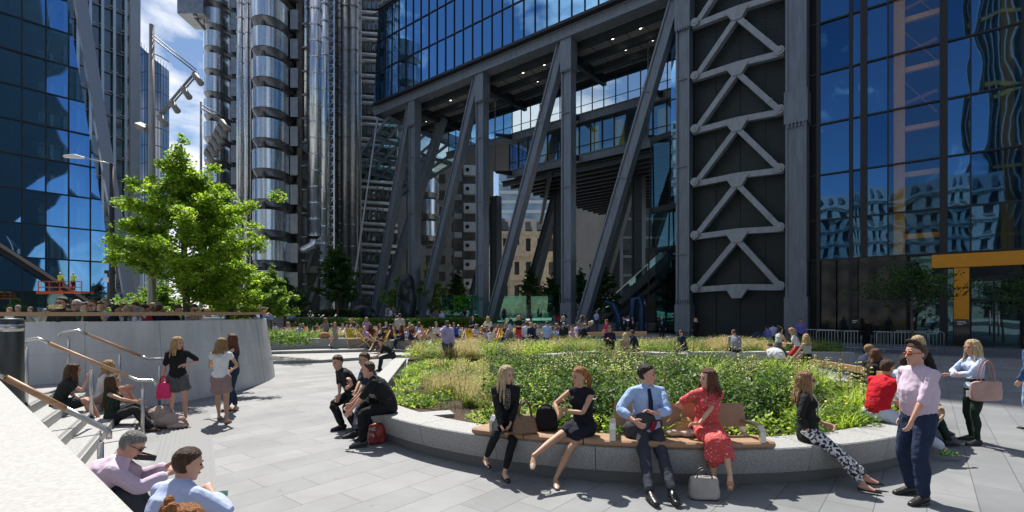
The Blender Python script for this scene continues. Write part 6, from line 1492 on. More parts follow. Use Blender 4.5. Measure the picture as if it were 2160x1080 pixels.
S('woman in navy dress reading on her lap left of the grey-shirted man', 1443, 21.8, 120, .02, **sitk(male=False, hip=(0, 0, .62), hair='pony', hc='dark', skin='tan', top=('dress', (.014, .025, .05), .5), bottom=('skirt', (.02, .02, .03), .8), lean=16, hp=28))
S('grey-shirted man sitting on the straight low wall with his back turned', 1553, 21.35, -4, .02, **sitk(h=1.84, hip=(0, 0, .62), hair='crop', hc='auburn', skin='rosy', top=('tee', (.26, .27, .29), .7), tg=.035, bottom=('trousers', BLK, 1.9), fat=1.12, lean=24, hp=16))
S('person in white tee bent far forward behind the grasses on the right', 1647, 17.3, 10, .02, **sitk(hair='crop', hc='dark', top=('tee', (.68, .68, .68), .7), tg=.04, bottom=('trousers', BLK, 1.9), fat=1.15, lean=58, hp=40))
S('blonde woman in sage top sitting right of the bent white tee', 1703, 16.4, 20, .02, **sitk(male=False, hip=(0, 0, .66), hair='long', hl=.2, hc='blonde', skin='rosy', top=('tank', (.36, .40, .33), 0), bottom=('trousers', BLK, 1.9), hy=-30))
S('dark-haired woman in mint top seated facing right with food', 1641, 20.3, -70, .02, **sitk(male=False, hip=(0, 0, .78), hair='bun', hc='dark', skin='rosy', top=('tank', (.42, .47, .40), 0), bottom=('trousers', (.1, .1, .1), 1.9), lean=10, hR=(.1, .42, .95), hL=(-.1, .42, .95)))
S('woman in white blouse and red skirt looking down at her lunch', 1683, 19.7, 60, .02, **sitk(male=False, hip=(0, 0, .78), hair='bob', hc='blonde', skin='rosy', top=('tee', (.66, .62, .60), .6), bottom=('skirt', (.42, .03, .04), .8), lean=18, hp=30, hR=(.1, .42, .95), hL=(-.1, .42, .95)))
S('man in violet shirt standing before the crowd barrier', 1689, 29.3, 178, .02, h=1.8, hair='crop', hc='dark', skin='olive', top=('shirt', (.20, .17, .50), 1.8), tg=.03, bottom=('trousers', NAVY, 1.95), fat=1.1)
S('man in violet-blue shirt seated with his back turned by a dark rucksack', 1622, 29.0, 15, .02, **sitk(hair='crop', hc='dark', skin='olive', top=('shirt', (.16, .16, .48), 1.8), tg=.03, bottom=('trousers', NAVY, 1.9), lean=12, fat=1.1))
S('person in white and blue shirt seated behind the violet-blue shirt', 1631, 31.0, -20, .02, **sitk(hair='short', hc='black', skin='olive', hip=(0, 0, .7), top=('shirt', (.42, .46, .62), 1.8), bottom=('trousers', NAVY, 1.9)))
S('guard in black standing by the crowd barrier in the shade', 1827, 26.8, 175, .02, h=1.84, hair='crop', hc='black', skin='brown', top=('jacket', (.006, .006, .008), 1.9), bottom=('trousers', (.006, .006, .008), 1.95), shoe=BLK)
# at the timber rail
S('moustached man in white tee leaning on the timber rail with a phone', 396, 13.5, -120, UP, h=1.80, lean=26, hair='crop', hc='dark', hp=26, skin='tan', glasses=True, top=('tee', (.70, .70, .70), .8), tg=.03, bottom=('trousers', (.3, .3, .28), 1.9), fat=1.12, hR=(.10, .50, 1.42), hL=(-.04, .50, 1.44), vox=.009, hip=(0, 0, .93))
S('young man in blue shirt leaning on the end of the timber rail', 538, 18.9, -105, UP, h=1.78, lean=34, hair='short', hc='brown', hp=12, skin='rosy', top=('shirt', (.20, .26, .46), 1.8), tg=.03, bottom=('trousers', NAVY, 1.9), hR=(.12, .55, 1.36), hL=(-.12, .55, 1.40), vox=.011)
S('big man in black tee with gold lettering and dark hat behind the timber rail', 133, 11.7, 184, UP, h=1.84, hair='crop', hc='black', skin='tan', vol=.012, glasses=True, top=('tee', (.02, .022, .02), .9), tg=.035, fat=1.15, bottom=('trousers', BLK, 1.9), hR=(.2, .3, 1.15), hL=(-.2, .3, 1.15), vox=.011)
S('man in dark green tee with sunglasses right of the black lettered tee', 165, 12.5, 175, UP, h=1.80, hair='crop', hc='white', skin='rosy', glasses=True, top=('tee', (.03, .10, .07), .9), tg=.03, fat=1.1, bottom=('trousers', BLK, 1.9))
S('man in black vest with green print and pink cap in the crowd', 198, 12.3, 182, UP, h=1.78, hair='crop', hc='auburn', skin='tan', glasses=True, top=('tank', (.018, .02, .018), 0), tg=.03, fat=1.15, bottom=('trousers', BLK, 1.9), hR=(.3, .2, 1.0), hL=(-.3, .2, 1.0))
S('man in lime green tee standing behind the black jacket', 222, 14.0, 190, UP, h=1.86, hair='crop', hc='grey', skin='rosy', top=('tee', (.16, .50, .02), .8), bottom=('trousers', BLK, 1.9))
S('dark-haired man in black jacket turned right behind the rail', 234, 12.6, -60, UP, h=1.68, hair='short', hc='black', skin='olive', top=('jacket', (.02, .022, .022), 1.9), bottom=('trousers', BLK, 1.9), lean=8)
S('blonde woman with a black rucksack between the terrace tables', 268, 13.8, 20, UP, male=False, h=1.68, hair='bob', hc='light', top=('tee', (.5, .48, .45), .8), bottom=('trousers', BLK, 1.9))
S('dark-haired person in white shirt eating at the terrace table', 290, 13.6, -40, UP, h=1.72, hair='short', hc='auburn', skin='rosy', hp=22, lean=14, top=('shirt', (.60, .58, .56), 1.6), bottom=('trousers', BLK, 1.9), hR=(.1, .45, 1.2), hL=(-.1, .45, 1.2))
S('man in black leaning over a paper right of the grey mast', 348, 13.8, -75, UP, h=1.76, hair='short', hc='auburn', skin='rosy', hp=26, lean=26, top=('jacket', (.014, .015, .016), 1.9), bottom=('trousers', BLK, 1.9), hR=(.1, .5, 1.2), hL=(-.1, .5, 1.2))
# ================================================================ bags and small things
def bag(name, label, c, size, rz, mat, handle=None, cat='bag', taper=.8, ho=.16, soft=.012):
    c = V(c); T = root(name, tuple(c), label, cat); m = MB(); w, d, h = size; Mr = Matrix.Rotation(rz, 3, 'Z'); n_ = 7; vs = []; N_ = 20
    for k in range(n_+1):
        t = k/n_; f = 1-(1-taper)*t; bl = 1+.06*math.sin(t*math.pi)
        for i in range(N_):
            a = 2*math.pi*i/N_; ca, sa = math.cos(a), math.sin(a); x = math.copysign(abs(ca)**.5, ca)*w/2*f*bl; y = math.copysign(abs(sa)**.6, sa)*d/2*(1-.55*t)*bl; vs.append(c+Mr@V((x, y, h*t)))
    m.add(vs, [(k*N_+i, k*N_+(i+1) % N_, (k+1)*N_+(i+1) % N_, (k+1)*N_+i) for k in range(n_) for i in range(N_)]+[tuple(range(N_-1, -1, -1)), tuple(n_*N_+i for i in range(N_))])
    o = m.build('bag_body', mat, T, True)
    if soft: t_ = bpy.data.textures.new('sf', 'CLOUDS'); t_.noise_scale = .09; s_ = o.modifiers.new('sub', 'SUBSURF'); s_.levels = s_.render_levels = 1; d_ = o.modifiers.new('d', 'DISPLACE'); d_.texture = t_; d_.strength = soft*2
    if handle:
        for sy in (-1, 1):
            q = MB(); pts = []
            for i in range(9): a = math.pi*i/8; pts.append(c+Mr@V((-math.cos(a)*w*.24, sy*d*.22, h*.93+math.sin(a)*ho)))
            q.tube(pts, .009, n=7); q.build('handle', handle, T, True)
    return T
bag('shopping_bag', 'bright pink carrier bag hanging from the standing woman\'s hand', at(345, 842, 10.05), (.26, .12, .34), R(20), noisy('pink_plastic', (.80, .02, .16), .4, bump=.3, bscale=18), cloth((.5, .02, .1)), taper=.75, ho=.14)
CHK = base_mat('checked_leather', (.15, .08, .05), .5); n, l = nt(CHK); tc = n.new('ShaderNodeTexCoord'); ck = n.new('ShaderNodeTexChecker'); ck.inputs['Scale'].default_value = 55; ck.inputs['Color1'].default_value = (.11, .055, .035, 1); ck.inputs['Color2'].default_value = (.24, .15, .09, 1); l.new(tc.outputs['Object'], ck.inputs['Vector']); l.new(ck.outputs['Color'], n['Principled BSDF'].inputs['Base Color'])
bag('handbag', 'brown checked handbag on the bench between the two blonde women', (.17, 6.78, .575), (.36, .20, .26), R(12), CHK, cloth((.10, .04, .02), 'leather'), 'handbag', .62, .20)
bag('rucksack', 'black rucksack leaning behind the ponytailed woman on the bench', (.47, 6.98, .575), (.34, .2, .32), R(-10), cloth((.015, .015, .018)), cloth((.02, .02, .02)), 'bag', .7, .05)
bag('tote_bag', 'dusty pink leather tote bag on the far-right woman\'s shoulder', at(2080, 846, 8.28), (.52, .14, .33), R(6), noisy('pink_leather', (.47, .29, .25), .5, bump=.15, bscale=15), cloth((.42, .24, .2), 'leather'), 'handbag', 1.06, .36)
bag('handbag', 'light grey leather handbag standing on the paving by the red dress', (2.26, 5.98, 0), (.36, .19, .27), R(-8), noisy('grey_leather', (.38, .35, .32), .42, bump=.1, bscale=30), cloth((.06, .04, .05), 'leather'), 'handbag', .82, .10)
o = bag('carrier_bag', 'crumpled dark red carrier bag with white lettering at the wall end', (-2.27, 8.50, 0), (.30, .20, .34), R(35), noisy('red_plastic', (.30, .035, .03), .35, bump=.8, bscale=14), None, 'bag', .8, 0, .03)
def text(body, size, loc, rot, mat, parent=None, name='lettering', th=.001):
    cu = bpy.data.curves.new(name, 'FONT'); cu.body = body; cu.size = size; cu.extrude = th; cu.align_x = 'CENTER'; cu.align_y = 'CENTER'
    t = bpy.data.objects.new(name, cu); COL.objects.link(t); dg = bpy.context.evaluated_depsgraph_get(); me = bpy.data.meshes.new_from_object(t.evaluated_get(dg)); bpy.data.objects.remove(t)
    ob = bpy.data.objects.new(name, me); COL.objects.link(ob); me.materials.clear(); me.materials.append(mat); ob.location = loc; ob.rotation_euler = rot
    if parent is not None:
        ob.parent = parent; b = V(parent['_base']) if '_base' in parent else V((0, 0, 0)); ob.location = V(loc)-b
    return ob
text('NC', .07, (-2.30, 8.385, .26), (R(78), 0, R(12)), WHITE, o); text('ds', .085, (-2.31, 8.37, .17), (R(84), 0, R(12)), WHITE, o)
def lumpy(name, label, cat, blobs, mat, vox=.014, disp=.03, ds=.09, loc=None):
    m = MB()
    for c, r_ in blobs: m.sphere(c, r_, 14, 9)
    o = m.build(name, mat, loc=loc or blobs[0][0]); remesh(o, vox, 3, disp, ds); return set_props(o, label, cat)
q = at(350, 868, 9.75); lumpy('coat', 'crumpled beige coat heaped on the paving at the foot of the steps', 'coat', [((q.x-.12, q.y, .20), (.20, .26, .20)), ((q.x+.10, q.y-.05, .12), (.26, .26, .12)), ((q.x+.32, q.y-.15, .05), (.22, .14, .05)), ((q.x-.15, q.y-.2, .1), (.2, .2, .1))], cloth((.38, .29, .25)), .014, .05, .10)
q = at(1352, 905, 6.6); lumpy('suit_jacket', 'dark grey suit jacket draped over the young man\'s forearm and lap', 'jacket', [((q.x+.02, 6.62, .74), (.20, .14, .17)), ((q.x-.10, 6.60, .66), (.13, .12, .14)), ((q.x+.16, 6.62, .70), (.12, .12, .15)), ((q.x+.03, 6.52, .80), (.14, .09, .12))], cloth((.055, .058, .07)), .011, .045, .10)
o = bpy.data.objects['suit_jacket']; m = MB(); m.loft([(q.x+.10, 6.44, .70), (q.x+.13, 6.42, .80)], [(.03, .02), (.035, .02)], (1, 0, 0)); 
ln = m.build('red_lining', cloth((.25, .02, .04)), None, True, loc=(0, 0, 0)); ln.parent = o; ln.location = -V(o.location)
def phone(label, c, rot):
    m = MB(); m.box(c, (.075, .010, .150), rot=Euler(rot).to_matrix()); o = m.build('phone', base_mat('phone_black', (.02, .02, .025), .15), loc=c, bevel=.004); return set_props(o, label, 'phone')
phone('dark phone in the raised hand of the young man in the tie', at(1366, 868, 6.5), (R(-40), 0, R(20)))
phone('dark phone in the hand of the blonde woman in the blazer', at(1062, 912, 6.62), (R(60), 0, R(30)))
phone('phone held over the timber rail by the moustached man', at(416, 655, 12.3), (R(-50), 0, R(-60)))
lumpy('paper_bag', 'open brown paper food bag on the bench beside the red dress', 'bag', [((2.22, 6.72, .66), (.12, .09, .10)), ((2.30, 6.70, .72), (.09, .07, .09))], cloth((.50, .30, .13)), .010, .04, .06)
lumpy('beige_bag', 'slouched beige cloth bag on the bench left of the red dress', 'bag', [((2.12, 6.66, .62), (.15, .08, .05)), ((2.32, 6.62, .615), (.14, .08, .05))], cloth((.52, .40, .34)), .010, .03, .06)
def tray(label, c, size, rz, mat, food):
    T = root('food_tray', tuple(c), label, 'food tray'); m = MB(); w, d, h = size; Mr = Matrix.Rotation(rz, 3, 'Z')@Matrix.Rotation(R(-18), 3, 'X'); c = V(c)
    m.box(c, (w, d, .008), rot=Mr)
    for sx in (-1, 1): m.box(c+Mr@V((sx*w/2, 0, h/2)), (.006, d, h), rot=Mr); m.box(c+Mr@V((0, sx*d/2, h/2)), (w, .006, h), rot=Mr)
    m.build('container', mat, T); f = MB()
    rs = random.Random(3)
    for i in range(18): f.sphere(c+Mr@V((rs.uniform(-.4, .4)*w, rs.uniform(-.4, .4)*d, .02)), (.02, .018, .014), 7, 5)
    f.build('food', food, T, True)
tray('black and white takeaway tray in the hands of the grey-haired man', at(292, 966, 4.75), (.26, .17, .045), R(-30), BLACK, noisy('stew', (.35, .12, .03), .5, scale=30, var=.5))
tray('clear salad box held by the man in the pale blue striped shirt', at(458, 1048, 4.0), (.13, .10, .04), R(20), GLASST, noisy('salad', (.20, .38, .05), .6, scale=30, var=.4))
# lanyard card
m = MB(); m.box(at(2042, 830, 8.25), (.06, .006, .10)); set_props(m.build('pass_card', WHITE, loc=at(2042, 830, 8.25)), 'white pass card hanging at the hip of the pale blue shirt woman', 'pass')
# small things around the wall
lumpy('red_bag', 'small red bag on the low wall left of the denim-blue shirt', 'bag', [(at(789, 706, 28.0), (.5, .25, .2))], cloth((.5, .02, .03)), .03, .08, .2)
lumpy('tan_bag', 'small tan bag on the long low wall left of the girl', 'bag', [(at(685, 708, 27.1), (.3, .2, .2))], cloth((.40, .20, .10)), .03, .05, .2)
lumpy('dark_rucksack', 'dark blue rucksack beside the seated violet-blue shirt', 'bag', [(at(1598, 712, 29), (.32, .22, .36))], cloth((.03, .05, .08)), .03, .05, .2)

# ================================================================ deck chairs
SLY = noisy('yellow_canvas', (.72, .46, .02), .8, var=.06, scale=4); SLN = noisy('navy_canvas', (.035, .045, .11), .8, var=.08, scale=4); BEECH = noisy('beech_frame', (.50, .33, .17), .6, var=.15, scale=4)
def deck_chair(label, mat, grp):
    T = empty('deck_chair', (0, 0, 0), label, 'deck chair', grp)
    m = MB()
    for x in (-.28, .28): m.beam((x, -.50, .98), (x, .58, .02), .035, .05); m.beam((x*.93, -.55, .02), (x*.93, .45, .50), .03, .045); m.beam((x*.86, -.42, .55), (x*.86, -.52, .05), .025, .035)
    m.beam((-.3, -.50, .98), (.3, -.50, .98), .04, .04); m.beam((-.3, .45, .50), (.3, .45, .50), .04, .04); m.beam((-.28, .58, .03), (.28, .58, .03), .035, .035); m.beam((-.28, -.55, .03), (.28, -.55, .03), .035, .035)
    m.build('frame', BEECH, T)
    m = MB(); n_ = 10; P_ = []
    for i in range(n_+1):
        t = i/n_; y = -.50+.95*t; z = .98*(1-t)+.50*t-.34*math.sin(math.pi*t**.85); P_.append((y, z))
    for x0, x1 in ((-.25, .25),):
        for i in range(n_):
            (y0, z0), (y1, z1) = P_[i], P_[i+1]; m.add([(x0, y0, z0), (x1, y0, z0), (x1, y1, z1), (x0, y1, z1), (x0, y0, z0-.006), (x1, y0, z0-.006), (x1, y1, z1-.006), (x0, y1, z1-.006)], [(0, 1, 2, 3), (7, 6, 5, 4), (0, 3, 7, 4), (1, 5, 6, 2)])
    s = m.build('sling', mat, T, True)
    m = MB(); m.tube([(0, -.40, .845), (0, -.405, .86)], .09, n=12); m.tube([(0, -.452, .90), (0, -.46, .915)], .02, n=6); g = m.build('printed_badge', BLACK if mat is SLY else SLY, T)
    return T
dy = deck_chair('x', SLY, 'yellow deck chairs set out on the terrace'); dn_ = deck_chair('x', SLN, 'navy deck chairs among the yellow ones')
rs = random.Random(12); first = {0: True, 1: True}
spots = [(640, 37, 0), (668, 38, 0), (690, 39, 0), (655, 34, 1), (705, 35.5, 1), (722, 36.5, 1), (735, 35, 1), (742, 31.5, 0), (725, 32.5, 0), (765, 33, 0), (752, 39, 0), (738, 38, 0), (775, 31, 0), (795, 31.5, 0), (806, 38, 0), (822, 37, 1), (803, 29.8, 0), (835, 33, 0), (872, 33.2, 0), (895, 34.5, 0), (912, 34, 0), (886, 31.8, 0), (952, 36, 0), (968, 35.5, 0), (985, 32, 1), (994, 31.2, 0), (1014, 31, 0), (1002, 33.5, 0), (1025, 32, 0), (1058, 33, 0), (1046, 34, 0), (1072, 35, 0), (1176, 31.5, 0), (1208, 32.5, 0), (628, 35.5, 0), (680, 33, 0), (860, 36, 0), (930, 33, 1), (1130, 33, 0), (1035, 30.8, 0)]
KIND = [('yellow deck chair on the paved terrace behind the flower beds', 'yellow deck chairs set out on the terrace'), ('navy deck chair with pale wooden frame among the yellow ones', 'navy deck chairs among the yellow ones')]
sitters = []
for px, Y, k in spots:
    src = dn_ if k else dy; o = src if first[k] else copy_tree(src); first[k] = False
    Y *= .865; o.location = gp(px, Y, .27); yw = rs.choice([150, 165, 195, 210, 120, 240]); o.rotation_euler = (0, 0, R(yw)); o['label'] = KIND[k][0]; o['group'] = KIND[k][1]
    sitters.append((o.location.copy(), yw))

# ================================================================ the crowd: a few built figures, each copied and dressed differently
bake_remesh()
def proto(**k): 
    P, J = person('x', V((0, 0, -50)), 0, dict(k), None, True); return P
pst = dict(vox=.024)
protos = {
 'stand_man': proto(top=('tee', WHT, .8), bottom=('trousers', BLK, 1.93), shoe=BLK, hR=(.24, .12, .92), hL=(-.24, .1, .92), vox=.022),
 'walk_man': proto(top=('shirt', WHT, 1.8), bottom=('trousers', BLK, 1.93), shoe=BLK, fR=(.1, .3, .09), fL=(-.1, -.35, .16), hR=(.24, -.2, .95), hL=(-.24, .25, .98), vox=.022),
 'stand_woman': proto(male=False, h=1.66, hair='long', hl=.2, top=('tee', WHT, .6), bottom=('skirt', BLK, .8), shoe=BLK, hR=(.12, .3, 1.15), hL=(-.2, .1, .9), vox=.022),
 'chat_man': proto(top=('jacket', WHT, 1.9), bottom=('trousers', BLK, 1.93), shoe=BLK, hR=(.1, .32, 1.2), hL=(-.24, .05, .95), hp=15, hy=20, vox=.022),
 'sit_man': proto(top=('shirt', WHT, 1.5), bottom=('trousers', BLK, 1.93), hip=(0, 0, .56), lean=18, hp=14, fR=(.1, .45, .09), fL=(-.1, .48, .09), hR=(.12, .42, .68), hL=(-.12, .42, .68), shoe=BLK, vox=.022),
 'sit_woman': proto(male=False, h=1.64, hair='long', hl=.2, top=('tee', WHT, .5), bottom=('trousers', BLK, 1.93), hip=(0, 0, .56), lean=10, fR=(.1, .45, .09), fL=(-.1, .48, .09), hR=(.12, .42, .75), hL=(-.12, .42, .7), shoe=BLK, vox=.022),
 'recline': proto(top=('tee', WHT, .8), bottom=('trousers', BLK, 1.9), hip=(0, .02, .42), lean=-26, hp=4, fR=(.12, .78, .09), fL=(-.12, .70, .09), kpR=(.1, .3, 1), kpL=(-.1, .3, 1), hR=(.2, .25, .55), hL=(-.1, .3, .55), shoe=BLK, vox=.022),
 'recline_woman': proto(male=False, h=1.64, hair='bun', top=('tee', WHT, .5), bottom=('skirt', BLK, .9), hip=(0, .02, .42), lean=-24, hp=6, fR=(.12, .78, .09), fL=(-.12, .70, .09), kpR=(.1, .3, 1), kpL=(-.1, .3, 1), hR=(.2, .25, .55), hL=(-.1, .3, .55), shoe=BLK, vox=.022)}
bake_remesh()
TOPS = {'white': (.66, .66, .66), 'light blue': (.34, .46, .68), 'black': (.018, .018, .02), 'grey': (.22, .23, .24), 'navy': (.02, .03, .07), 'red': (.42, .03, .03), 'pale pink': (.55, .38, .42), 'green': (.05, .22, .07), 'lime': (.3, .5, .03), 'burgundy': (.14, .02, .03), 'beige': (.42, .36, .28), 'blue': (.04, .10, .38), 'lilac': (.36, .30, .50), 'yellow': (.6, .42, .03)}
BOTS = [(.018, .018, .02), (.02, .03, .06), (.035, .06, .11), (.16, .14, .12), (.05, .05, .055)]
SKINS = ['fair', 'rosy', 'tan', 'olive', 'brown']; HAIRS = ['brown', 'dark', 'dirty', 'black', 'blonde', 'auburn', 'grey']
used = set(); crowd_n = {}
def crowd(kind, loc, yaw, top, label, grp, rsx):
    src = protos[kind]; o = copy_tree(src)
    o.location = loc; o.rotation_euler = (0, 0, R(yaw)); s = rsx.uniform(.95, 1.05); o.scale = (s, s, s)
    sk = cloth(SK[rsx.choice(SKINS)], 'skin'); hc = cloth(HC[rsx.choice(HAIRS)], 'hair'); bt = cloth(rsx.choice(BOTS)); tp = cloth(TOPS[top])
    for c in o.children:
        nm = c.name.split('.')[0]; m = sk if nm == 'body' else hc if nm == 'hair' else bt if nm in ('trousers', 'skirt') else None if nm == 'shoe' else tp
        if m: c.material_slots[0].link = 'OBJECT'; c.material_slots[0].material = m
    o['label'] = label
    if grp: o['group'] = grp
    return o
rc = random.Random(77); posture = {'stand_man': 'man standing', 'walk_man': 'man walking', 'stand_woman': 'woman standing', 'chat_man': 'man talking', 'sit_man': 'man sitting', 'sit_woman': 'woman sitting', 'recline': 'man reclining', 'recline_woman': 'woman reclining'}
def crowd_area(n, kinds, pxr, Yr, z, where, tops, yaws=(0, 360), avoid=None):
    for i in range(n):
        k = rc.choice(kinds); tp = rc.choice(tops); px = rc.uniform(*pxr); Y = rc.uniform(*Yr)
        zz = z(px, Y) if callable(z) else z
        crowd(k, gp(px, Y, zz), rc.uniform(*yaws), tp, '%s in a %s top %s' % (posture[k], tp, where), '%s top %s %s' % (tp, posture[k], where), rc)
ALLT = list(TOPS)
crowd_area(30, ['stand_man', 'chat_man', 'stand_woman', 'walk_man'], (90, 560), (17, 30), UP, 'in the crowd beyond the timber rail', ['white', 'black', 'grey', 'navy', 'light blue', 'red', 'green', 'burgundy', 'black', 'white'])
crowd_area(16, ['stand_man', 'chat_man', 'stand_woman'], (85, 330), (19, 34), UP, 'in the crowd left of the grey mast', ['white', 'black', 'lime', 'navy', 'pale pink', 'red', 'green', 'grey'])
crowd_area(12, ['walk_man', 'stand_woman', 'stand_man'], (330, 620), (36, 48), UP, 'far off below the trees', ['white', 'navy', 'red', 'light blue', 'black'])
crowd_area(18, ['stand_man', 'chat_man', 'stand_woman'], (88, 380), (12.6, 17), UP, 'just behind the timber rail', ['white', 'black', 'grey', 'navy', 'beige', 'pale pink', 'black', 'green', 'red', 'light blue'])
crowd_area(9, ['stand_man', 'chat_man', 'stand_woman'], (410, 545), (19.5, 24), UP, 'behind the rail under the trees', ['white', 'black', 'grey', 'navy', 'red', 'light blue'])
crowd_area(26, ['sit_man', 'sit_woman', 'recline_woman', 'stand_woman'], (640, 1240), (25.6, 30), .27, 'on the terrace among the deck chairs', ['white', 'black', 'grey', 'navy', 'pale pink', 'lilac', 'burgundy', 'beige', 'light blue'])
for x, tp in ((22, 'white'), (40, 'black'), (66, 'grey')):
    crowd('stand_man', gp(x, 21, UP), 170, tp, 'man in a %s top standing among the parked motorcycles' % tp, None, rc)
i = 0
for lc, yw in sitters:
    if rc.random() < .66:
        k = rc.choice(['recline', 'recline_woman']); tp = rc.choice(['white', 'pale pink', 'black', 'navy', 'lilac', 'light blue', 'beige', 'red', 'grey'])
        crowd(k, lc, yw, tp, '%s in a %s top in a deck chair' % (posture[k], tp), '%s top %s in deck chairs' % (tp, posture[k]), rc)
for px, Y, tp, k in [(585, 36, 'white', 'sit_man'), (612, 34, 'white', 'sit_woman'), (628, 31.8, 'light blue', 'sit_man'), (631, 41.5, 'navy', 'sit_man'), (652, 42.5, 'green', 'sit_woman'), (773, 32, 'lilac', 'stand_woman'), (782, 31.2, 'burgundy', 'sit_woman'), (798, 30.6, 'pale pink', 'sit_woman'), (826, 31.5, 'red', 'sit_woman'), (850, 30.5, 'burgundy', 'sit_woman'), (866, 33, 'black', 'sit_man'), (918, 31.5, 'white', 'sit_woman'), (962, 33, 'blue', 'sit_man'), (1020, 33, 'beige', 'sit_woman'), (1066, 31, 'burgundy', 'sit_woman'), (1075, 32, 'white', 'sit_man'), (1132, 30.3, 'white', 'sit_woman'), (1125, 29.8, 'navy', 'sit_man'), (1226, 30.3, 'black', 'sit_man')]:
    crowd(k, gp(px, Y*.88, .27), rc.uniform(120, 240), tp, '%s in a %s top at the edge of the deck chairs' % (posture[k], tp), '%s top %s edge of deck chairs' % (tp, posture[k]), rc)
for px, Y, tp, k in [(700, 47, 'blue', 'chat_man'), (716, 47, 'white', 'stand_man'), (731, 47, 'white', 'stand_man'), (692, 46, 'grey', 'stand_woman'), (668, 46, 'navy', 'stand_man'), (690, 48, 'navy', 'stand_woman'), (815, 44, 'lilac', 'stand_woman'), (824, 46, 'white', 'walk_man'), (830, 46, 'blue', 'stand_woman'), (903, 58, 'light blue', 'stand_man'), (946, 60, 'white', 'stand_man'), (980, 52, 'black', 'stand_woman'), (986, 56, 'light blue', 'chat_man'), (1003, 58, 'light blue', 'stand_man'), (1044, 62, 'light blue', 'chat_man'), (1075, 60, 'light blue', 'stand_man'), (1062, 54, 'navy', 'stand_woman'), (1100, 62, 'navy', 'stand_man'), (1120, 64, 'blue', 'stand_woman'), (1178, 46, 'red', 'stand_woman'), (1190, 47, 'black', 'stand_man'), (1168, 46, 'black', 'stand_man'), (1258, 46, 'light blue', 'stand_man'), (845, 56, 'black', 'stand_man'), (878, 54, 'black', 'walk_man')]:
    crowd(k, gp(px, Y, .9 if px < 1170 else .5), rc.uniform(0, 360), tp, '%s in a %s top in the shade beneath the raised block' % (posture[k], tp), '%s top %s beneath the block' % (tp, posture[k]), rc)
for P in protos.values():
    for c in list(P.children): bpy.data.objects.remove(c)
    bpy.data.objects.remove(P)
# lettering on the black tee
pp = PEOPLE['big man in black tee with gold lettering and dark hat behind the timber rail'][0]
mk = MB(); q = at(133, 647.5, 11.7); mk.loft([q+V((-.16, -.19, 0)), q+V((-.05, -.215, 0)), q+V((.05, -.215, 0)), q+V((.16, -.19, 0))], [(.045, .006)]*4, (0, 0, 1)); te = mk.build('chest_print', noisy('gold_print', (.50, .42, .22), .8, scale=40, var=.6), None, True, loc=tuple(q)); te.parent = pp; te.matrix_parent_inverse = (Matrix.Translation(pp.location)@Matrix.Rotation(pp.rotation_euler.z, 4, 'Z')).inverted()
pp = PEOPLE['man in black vest with green print and pink cap in the crowd'][0]; q = at(198, 652, 12.05); te = text('7', .12, tuple(q), (R(90), 0, 0), WHITE, None, 'number'); te.parent = pp; te.matrix_parent_inverse = (Matrix.Translation(pp.location)@Matrix.Rotation(pp.rotation_euler.z, 4, 'Z')).inverted()

# ================================================================ street things
# crowd barriers
GALV = noisy('galvanised', (.45, .47, .49), .4, .8, var=.1, scale=5)
def barrier():
    T = empty('crowd_barrier', (0, 0, 0), 'x', 'barrier', 'galvanised crowd barriers before the dark glass')
    m = MB(); m.tube([(-1.1, 0, .15), (-1.1, 0, 1.0), (-1.0, 0, 1.1), (1.0, 0, 1.1), (1.1, 0, 1.0), (1.1, 0, .15), (-1.1, 0, .15)], .021, n=8); m.build('frame', GALV, T, True)
    m = MB()
    for i in range(13): x = -.95+i*.158; m.tube([(x, 0, .15), (x, 0, 1.1)], .008, n=6)
    m.build('bars', GALV, T)
    for x in (-.8, .8):
        m = MB(); m.beam((x, -.32, .02), (x, .32, .02), .05, .03); m.tube([(x, 0, .02), (x, 0, .16)], .015, n=6); m.build('foot', GALV, T)
    return T
b0 = barrier(); 
for i, (px, Y) in enumerate([(1722, 31.3), (1768, 29.6), (1830, 28.6), (1902, 27.4), (1938, 28.8)]):
    o = b0 if i == 0 else copy_tree(b0); o.location = gp(px, Y, .006); o.rotation_euler = (0, 0, math.atan2(E1.y, E1.x)+R(2*i)); o['label'] = 'galvanised crowd barrier standing in the shade before the black glass'
